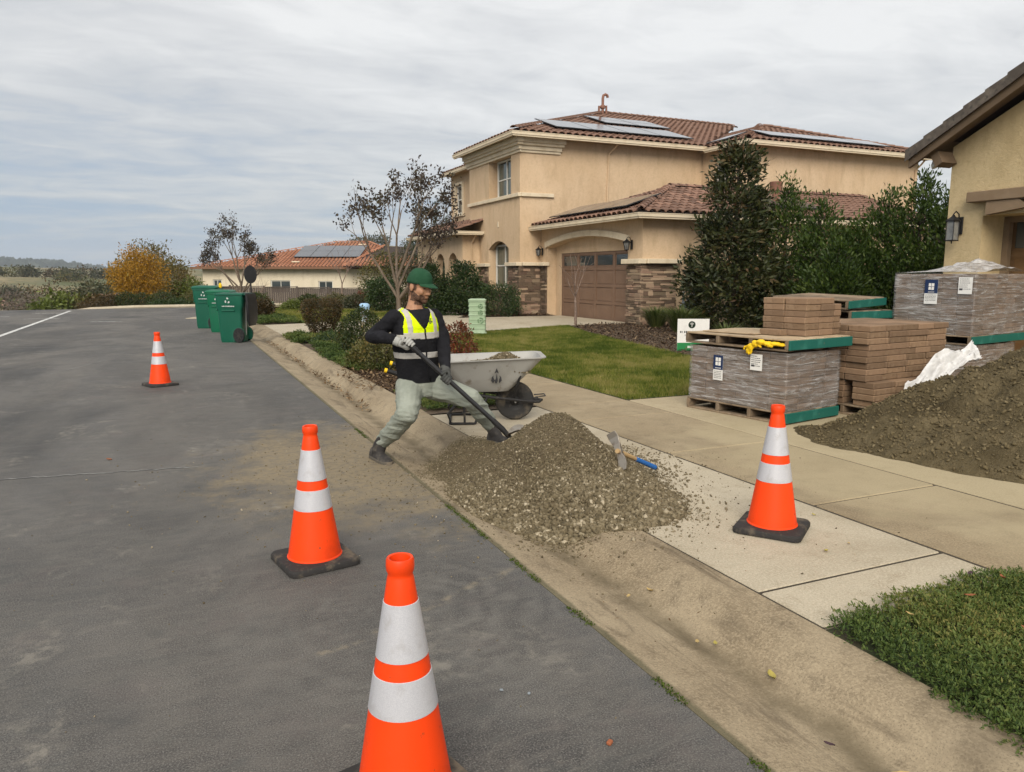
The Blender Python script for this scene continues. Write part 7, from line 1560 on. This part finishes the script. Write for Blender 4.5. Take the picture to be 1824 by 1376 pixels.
hpR, knR, anR = (-.075, -.05, .590), (-.062, -.34, .428), (-.292, -.06, .165)
hpL, knL, anL = (.090, .045, .580), (.410, -.13, .508), (.557, .075, .262)
# head frame: x forward, y worker's left, z up
HC = V3((.008, 0, 1.374)); fx = (MR * .80 - MBk * .56 + Vector((0, 0, -.27))).normalized(); fy = Vector((0, 0, 1)).cross(fx).normalized(); fz = fx.cross(fy).normalized(); HM = Matrix((fx, fy, fz)).transposed(); hp = lambda x, y, z: HC + HM @ Vector((x, y, z))
def hell(mb, c, r, rot=None): ell(mb, hp(*c), r, HM @ rot if rot is not None else HM, 20, 14)
Ry = lambda d: Matrix.Rotation(R_(d), 3, 'Y')
b = MB(); hell(b, (-.012, 0, .030), (.098, .077, .100)); hell(b, (.020, 0, -.030), (.072, .066, .085)); hell(b, (.040, 0, -.078), (.048, .050, .040)); hell(b, (.074, 0, -.100), (.022, .026, .020)); hell(b, (.070, 0, .022), (.026, .058, .018)); hell(b, (.093, 0, -.014), (.014, .011, .034), Ry(-18)); hell(b, (.106, 0, -.035), (.014, .014, .011)); hell(b, (.097, .010, -.040), (.009, .010, .008)); hell(b, (.097, -.010, -.040), (.009, .010, .008)); hell(b, (.084, 0, -.064), (.014, .026, .007)); hell(b, (.082, 0, -.076), (.013, .022, .007))
for s in (-1, 1): hell(b, (.055, s * .042, -.030), (.030, .020, .028)); hell(b, (-.012, s * .078, -.012), (.020, .009, .032), Ry(-12)); hell(b, (.020, s * .052, -.070), (.050, .014, .030), Ry(18))
limb(b, [hp(-.022, 0, -.05), V3((-.030, .005, 1.26)), V3((-.040, .010, 1.17))], [.056, .054, .072])
torso(b, -.012, .5, 1.2)
for a in ((shR, elR, wrR), (shL, elL, wrL)): limb(b, [V3(p) for p in a], [.050, .040, .026])
for a in ((hpR, knR, anR), (hpL, knL, anL)): limb(b, [V3(p) for p in a], [.082, .058, .034])
# hands and feet inside gloves and boots
A_, B2 = mw(-.084, -.300, .988), mw(.655, -.275, .295); ax = (B2 - A_).normalized(); gR = A_ + ax * .052; gL = A_ + ax * ((V3((.232, -.29, .68)) - A_).dot(ax))
limb(b, [V3(wrR), V3(wrR).lerp(gR, .3)], [.022, .014]); limb(b, [V3(wrL), V3(wrL).lerp(gL, .3)], [.022, .014])
hlR, toR = (-.385, .012, .050), (-.232, -.195, .045); hlL, toL = (.560, .10, .158), (.702, -.10, .178)
limb(b, [V3(anR), V3((hlR[0] * .85 + toR[0] * .15, hlR[1] * .85 + toR[1] * .15, .05))], [.028, .018]); limb(b, [V3(anL), V3((hlL[0] * .85 + toL[0] * .15, hlL[1] * .85 + toL[1] * .15, .175))], [.028, .018])
body = give('body', remesh(b, .0042, 3), M['skin'])
# beard and hair: grown from the skin surface, slightly proud of it
def graft(name, test, off, m):
    src = body.data; vs = []; fs = []; idx = {}
    inv = HM.transposed()
    loc = [inv @ (v.co + PO - HC) for v in src.vertices]
    for p in src.polygons:
        c = sum((loc[i] for i in p.vertices), Vector()) / len(p.vertices)
        if not test(c): continue
        q = []
        for i in p.vertices:
            if i not in idx: idx[i] = len(vs); vs.append(src.vertices[i].co + src.vertices[i].normal * off)
            q.append(idx[i])
        fs.append(tuple(q))
    mm = MB(); mm.add(vs, fs); return mm.build(name, m, PS, smooth=True)
def is_beard(c):
    if c.z < -.135 or c.x < -.022 or (c.x < .03 and c.z < -.112): return False
    line = -.052 if c.x > .060 else -.060 + (.060 - c.x) * .42
    if c.x > .085 and -.074 < c.z < -.058 and abs(c.y) < .020: return False
    if c.x > .088 and c.z > -.056: return False
    if abs(c.y) > .074 and c.x < .0 and c.z > -.02: return False
    return c.z < line and abs(c.y) < .078 and (c.x > -.01 or c.z > -.08)
graft('beard', is_beard, .0018, M['beard'])
graft('hair', lambda c: (c.x < -.028 and -.085 < c.z < .05 and abs(c.y) < .075 + .02) or (-.03 <= c.x < .028 and -.028 < c.z < .04 and abs(c.y) > .058 and abs(c.y) < .0765) , .004, M['beard'])
for s in (-1, 1):
    e = MB(); ell(e, hp(.0795, s * .030, .0005) - PO, (.0075, .0115, .0045), HM, 14, 8); eo = e.build('eye', mat('eye_dark', (.03, .018, .012), rough=.2, spec=.5) if s < 0 else bpy.data.materials['eye_dark'], PS, smooth=True)
    e = MB(); e.tube([hp(.083, s * .014, .0165) - PO, hp(.087, s * .030, .0205) - PO, hp(.074, s * .048, .0145) - PO], [.0035, .0042, .002], 6); e.build('eyebrow', M['beard'], PS, smooth=True)
# cap with curved brim
c = MB(); rings = []
for k in range(11):
    t = k / 10 * (math.pi / 2) * .985; z = .036 + .100 * math.sin(t); r = math.cos(t) ** .72; rings.append([hp(-.008 + .110 * r * math.cos(a), .087 * r * math.sin(a), z - .016 * (1 - math.sin(t)) * (1 - math.cos(a))) - PO for a in np.linspace(0, 2 * math.pi, 36, endpoint=False)])
c.loft(rings); ell(c, hp(-.008, 0, .136) - PO, (.009, .009, .005), HM, 10, 6); cp = c.build('cap', M['capg'], PS, smooth=True)
br = MB(); top = []; n = 15; rows = []
for i in range(7):
    s = i / 6; row = []
    for j in range(n):
        a = (j / (n - 1) * 2 - 1) * 1.05; bx, by = -.008 + .107 * math.cos(a), .085 * math.sin(a); ext = .076 * math.cos(a * 1.28) ** .8 * s if abs(a * 1.28) < 1.57 else 0; row.append((bx + ext, by * (1 - .06 * s), .048 - .014 * (by / .08) ** 2 - .006 * s - .010 * s * s))
    rows.append(row)
vs = [hp(*p) - PO for r in rows for p in r] + [hp(p[0], p[1], p[2] - .003) - PO for r in rows for p in r]; N = 7 * n; fs = []
for i in range(6):
    for j in range(n - 1): q = (i * n + j, i * n + j + 1, (i + 1) * n + j + 1, (i + 1) * n + j); fs.append(q[::-1]); fs.append(tuple(x + N for x in q))
for j in range(n - 1): fs.append((6 * n + j, 6 * n + j + 1, 6 * n + j + 1 + N, 6 * n + j + N))
br.add(vs, fs); br.build('brim', M['capg'], cp, smooth=True)
# shirt
def wrinkle(a, f=(9, 9, 26), seed=0):
    return lambda co: a * (fbm(co * np.array(f) + seed, 3) - .5) * 2
s = MB(); torso(s, .004, .55, 1.2); limb(s, [V3(p) for p in (shR, elR, wrR)], [.066, .054, .044]); limb(s, [V3(p) for p in (shL, elL, wrL)], [.066, .056, .042]); give('shirt', remesh(s, .0065, 3, wrinkle(.011, (12, 12, 16), 3)), M['shirt'])
# vest: a shell over the torso with neck and arm openings
v = MB(); torso(v, .017, .60); me = remesh(v, .0045, 5, wrinkle(.004, (8, 8, 20), 5)); co = np.array([p.co[:] for p in me.vertices]); rel = co - np.array(MO[:]); rr_ = rel @ np.array(MR[:]); bb_ = rel @ np.array(MBk[:]); zz_ = rel[:, 2]
cen = np.interp(zz_, [t[1] for t in TR], [t[0][0] for t in TR]); lat = (rr_ - cen) * LV.x + bb_ * LV.y; fr = (rr_ - cen) * FV.x + bb_ * FV.y
pieces = {'vest': [], 'vest_panel': [], 'reflective_band': []}
for p in me.polygons:
    i = list(p.vertices); z = zz_[i].mean(); la = lat[i].mean(); fo = fr[i].mean()
    if z > 1.208 or z < .632: continue
    if fo > 0 and z > 1.045 and abs(la - .004) < .004 + .105 * ((z - 1.045) / .16) ** .8: continue
    if fo <= 0 and z > 1.165 and abs(la) < .07: continue
    hole = 1.0 - (abs(la) - .135) * 1.3
    if abs(la) > .140 and z > 1.005 and abs(fo) < .088 + .3 * (abs(la) - .14): continue
    strap = .096 < abs(la) < .132 and z > 1.015 and abs(fo) > .02
    if strap or .972 < z < 1.018 or .822 < z < .868: k = 'reflective_band'
    elif z >= 1.018: k = 'vest'
    else: k = 'vest_panel'
    pieces[k].append(i)
for k, m_ in (('vest_panel', 'vestblack'), ('vest', 'vestyellow'), ('reflective_band', 'silver')):
    idx = {}; vs = []; fs = []; off = .0015 if k == 'reflective_band' else 0
    for f in pieces[k]:
        q = []
        for i in f:
            if i not in idx: idx[i] = len(vs); vs.append(Vector(co[i]) - PO + me.vertices[i].normal * off)
            q.append(idx[i])
        fs.append(tuple(q))
    mm = MB(); mm.add(vs, fs); o = mm.build(k, M[m_], PS, smooth=True); so2 = o.modifiers.new('t', 'SOLIDIFY'); so2.thickness = .004; so2.offset = -1
z = MB(); zp = []
for zt_ in np.linspace(.645, 1.045, 12): i = np.argmin((zz_ - zt_) ** 2 + (lat - .004) ** 2 + np.where(fr > 0, 0, 9)); zp.append(Vector(co[i]) - PO + FV.x * MR * .003 + FV.y * MBk * .003)
z.tube(zp, .0065, 6); z.build('zip', M['vestblack'], PS, smooth=True)
# small dark print on the left chest
pr = MB(); 
for (dl, dz, w, h) in ((-.016, .0, .010, .022), (-.002, .006, .008, .026), (.010, -.004, .012, .012), (-.008, -.016, .02, .006), (.004, .016, .01, .008)):
    i = np.argmin((zz_ - (1.105 + dz)) ** 2 + (lat - (.100 + dl - .03)) ** 2 + np.where(fr > 0, 0, 9)); c0 = Vector(co[i]) - PO + me.vertices[i].normal * .0022; n_ = me.vertices[i].normal; u_ = Vector((0, 0, 1)).cross(n_).normalized(); w_ = n_.cross(u_); pr.add([c0 - u_ * w / 2 - w_ * h / 2, c0 + u_ * w / 2 - w_ * h / 2, c0 + u_ * w / 2 + w_ * h / 2, c0 - u_ * w / 2 + w_ * h / 2], [(0, 1, 2, 3)])
pr.build('chest_print', M['ink'], PS)
# trousers
t = MB(); t.loft([tr(c_, z_, w_, d_) for c_, z_, w_, d_ in (((.010, -.005), .52, .135, .115), ((.008, 0), .56, .172, .132), ((.006, 0), .62, .176, .130), ((-.004, 0), .672, .166, .124))])
def midp(a, b_, k, up=0.): return tuple(a[i] * (1 - k) + b_[i] * k + (up if i == 2 else 0) for i in range(3))
limb(t, [V3(hpR), V3(midp(hpR, knR, .5, .012)), V3(knR), V3(midp(knR, anR, .45, -.012)), V3(midp(knR, anR, 1.04))], [.115, .100, .083, .080, .062]); limb(t, [V3(hpL), V3(midp(hpL, knL, .5, .0)), V3(knL), V3(midp(knL, anL, .45, -.01)), V3(midp(knL, anL, 1.03))], [.114, .098, .080, .075, .060])
def pw(co):
    n = fbm(co * np.array([10, 10, 10]) + 4, 3) - .5; n2 = fbm(co @ np.array([[.8, .3, .2], [-.3, .9, .1], [0, 0, 1]]) * np.array([7, 7, 30]) + 11, 3) - .5; low = np.clip((.62 - co[:, 2]) / .15, 0, 1); return .008 * n + (.006 + .013 * low) * n2 * 1.6
give('trousers', remesh(t, .0065, 2, pw), M['pants'])
# boots
def boot(heel, toe, ank, kne, nm):
    h, t_ = V3(heel), V3(toe); f = (t_ - h).normalized(); L = (t_ - h).length + .055; sd = f.cross(Vector((0, 0, 1))).normalized(); n = sd.cross(f).normalized(); o0 = h - f * .038 - n * .045
    m = MB(); rings = []
    for s, w, hh in ((0, .022, .060), (.04, .034, .085), (.15, .040, .100), (.30, .042, .098), (.45, .044, .078), (.62, .050, .066), (.80, .050, .055), (.93, .040, .044), (1.0, .018, .028)):
        c = o0 + f * (s * L) + n * .016; rings.append([c + sd * (w * math.cos(a)) + n * ((hh - .016) * (math.sin(a) if math.sin(a) > 0 else math.sin(a) * .12)) for a in np.linspace(0, 2 * math.pi, 18, endpoint=False)])
    m.loft(rings); a_ = V3(ank); kx = V3(midp(ank, kne, .14)); limb(m, [o0 + f * (.30 * L) + n * .068, a_.lerp(o0 + f * (.30 * L) + n * .08, .5), a_, kx], [.047, .054, .056, .054]); limb(m, [o0 + f * (.46 * L) + n * .055, a_.lerp(o0 + f * (.34 * L) + n * .08, .35)], [.036, .046]); me = remesh(m, .0055, 3); bo = give('boot', me, M['boot'])
    s_ = MB(); lo, hi = [], []
    for s, w in ((0, .024), (.06, .038), (.2, .043), (.4, .044), (.6, .052), (.8, .053), (.93, .043), (1.01, .018)):
        lo.append((s, w)); 
    pts = [(s, w) for s, w in lo] + [(s, -w) for s, w in lo[::-1]]; s_.add([o0 + f * (s * L) + sd * w - n * .004 - PO for s, w in pts] + [o0 + f * (s * L) + sd * w + n * .022 - PO for s, w in pts], [tuple(range(16))[::-1], tuple(range(16, 32))] + [(i, (i + 1) % 16, 16 + (i + 1) % 16, 16 + i) for i in range(16)]); s_.build('sole', M['sole'], bo, bevel=.004)
    l_ = MB()
    for k in range(5): s = .26 + k * .075; hh = np.interp(s, [.3, .45, .62], [.098, .082, .068]) - .002; c = o0 + f * (s * L) + n * (hh + .002); l_.tube([c - sd * .026 - n * .010, c + n * .003, c + sd * .026 - n * .010], .0032, 5)
    l_.build('laces', M['black'], bo)
boot(hlR, toR, anR, knR, 'r'); boot(hlL, toL, anL, knL, 'l')
# gloved hands closed round the handle
def grip_hand(g, wrist, mt, side, nm, twist=0.):
    w = V3(wrist); toW = (w - g); toW = (toW - ax * toW.dot(ax)).normalized(); q = ax.cross(toW).normalized() * side; m = MB()
    pc = g + toW * .036 + (w - g).normalized() * .012
    Mp = Matrix((ax, q, toW)).transposed(); ell(m, pc, (.044, .020, .036), Mp, 16, 10); limb(m, [w, w.lerp(pc, .6), pc], [.034, .030, .026])
    for k in range(4):
        off = ax * ((k - 1.5) * .0205); rr_f = (.0105, .011, .0105, .0092)[k]; R0 = .0185 + rr_f; reach = (4.1, 4.3, 4.2, 3.8)[k]; pts = []
        pts.append(g + off + toW * .036 + q * .010)
        for a in np.linspace(.55, reach, 8): pts.append(g + off + (toW * math.cos(a) + q * math.sin(a)) * R0)
        m.tube(pts, [rr_f * 1.05] * 5 + [rr_f, rr_f * .97, rr_f * .92, rr_f * .75], 9); ell(m, pts[-1], (rr_f * .75,) * 3, None, 8, 6)
    pts = [pc - q * .012 - ax * .030] + [g - ax * (.034 + .004 * i) + (toW * math.cos(-a) + q * math.sin(-a)) * (.0185 + .011) for i, a in enumerate(np.linspace(.7, 2.7, 6))]; m.tube(pts, [.014, .0125, .012, .0115, .011, .0105, .008], 9); ell(m, pts[-1], (.008,) * 3, None, 8, 6)
    me = remesh(m, .003, 2); o = give(nm, me, mt); cf = MB(); a0 = w.lerp(V3(elR if side > 0 else elL), .02); a1 = w.lerp(pc, .55); cf.tube([a0 - PO, w - PO, a1 - PO], [.040, .0385, .034], 16); cf.build('cuff', mt, o, smooth='auto'); return o
grip_hand(gR, wrR, M['glove'], 1, 'glove'); grip_hand(gL, wrL, M['glovedk'], -1, 'glove')
# crumpled yellow gloves tucked under the upper pallet
L_ = lambda a, b_, c: E1 + ux * a + uy * b_ + Vector((0, 0, c))
g_ = MB(); Mg = Matrix((ux, uy, Vector((0, 0, 1)))).transposed()
for a, b_, c, r in ((-.01, .06, .765, (.05, .06, .016)), (-.02, .13, .772, (.05, .05, .022)), (-.035, .20, .768, (.045, .05, .026)), (-.045, .28, .778, (.04, .045, .030)), (-.052, .335, .760, (.032, .040, .034)), (-.056, .385, .728, (.026, .040, .034)), (-.055, .16, .752, (.018, .035, .018))): ell(g_, L_(a, b_, c), r, Mg, 14, 10)
for q in (((-.055, .40, .72), (-.06, .425, .695), (-.055, .43, .665)), ((-.058, .385, .715), (-.064, .405, .685), (-.060, .400, .655)), ((-.056, .36, .72), (-.062, .370, .69), (-.056, .380, .662)), ((-.056, .41, .735), (-.062, .45, .722), (-.058, .458, .70)), ((-.05, .30, .775), (-.062, .285, .745), (-.058, .262, .735))): g_.tube([L_(*p) for p in q], [.014, .0125, .009], 9); ell(g_, L_(*q[-1]), (.009,) * 3, None, 8, 6)
gme = remesh(g_, .004, 2, lambda co: .009 * (fbm(co * 34, 3) - .5) * 2); gme.materials.clear(); gme.materials.append(M['yellow']); tag(link('work_gloves', gme), 'crumpled yellow work gloves tucked under the upper pallet', 'gloves')
# ---------------------------------------------------------------- air between here and the hills
def haze():
    m = bpy.data.materials.new('thin_haze'); m.use_nodes = True; t = m.node_tree; t.nodes.clear(); o = t.nodes.new('ShaderNodeOutputMaterial'); v = t.nodes.new('ShaderNodeVolumePrincipled'); v.inputs['Color'].default_value = (.80, .87, .96, 1); v.inputs['Density'].default_value = .00017; v.inputs['Anisotropy'].default_value = .0; t.links.new(v.outputs[0], o.inputs['Volume'])
    b = MB(); b.box((-400, 2100, 45), (9000, 5400, 160)); ob = b.build('haze', m); tag(ob, 'thin pale haze over the far hills', 'haze', kind='stuff')

haze()
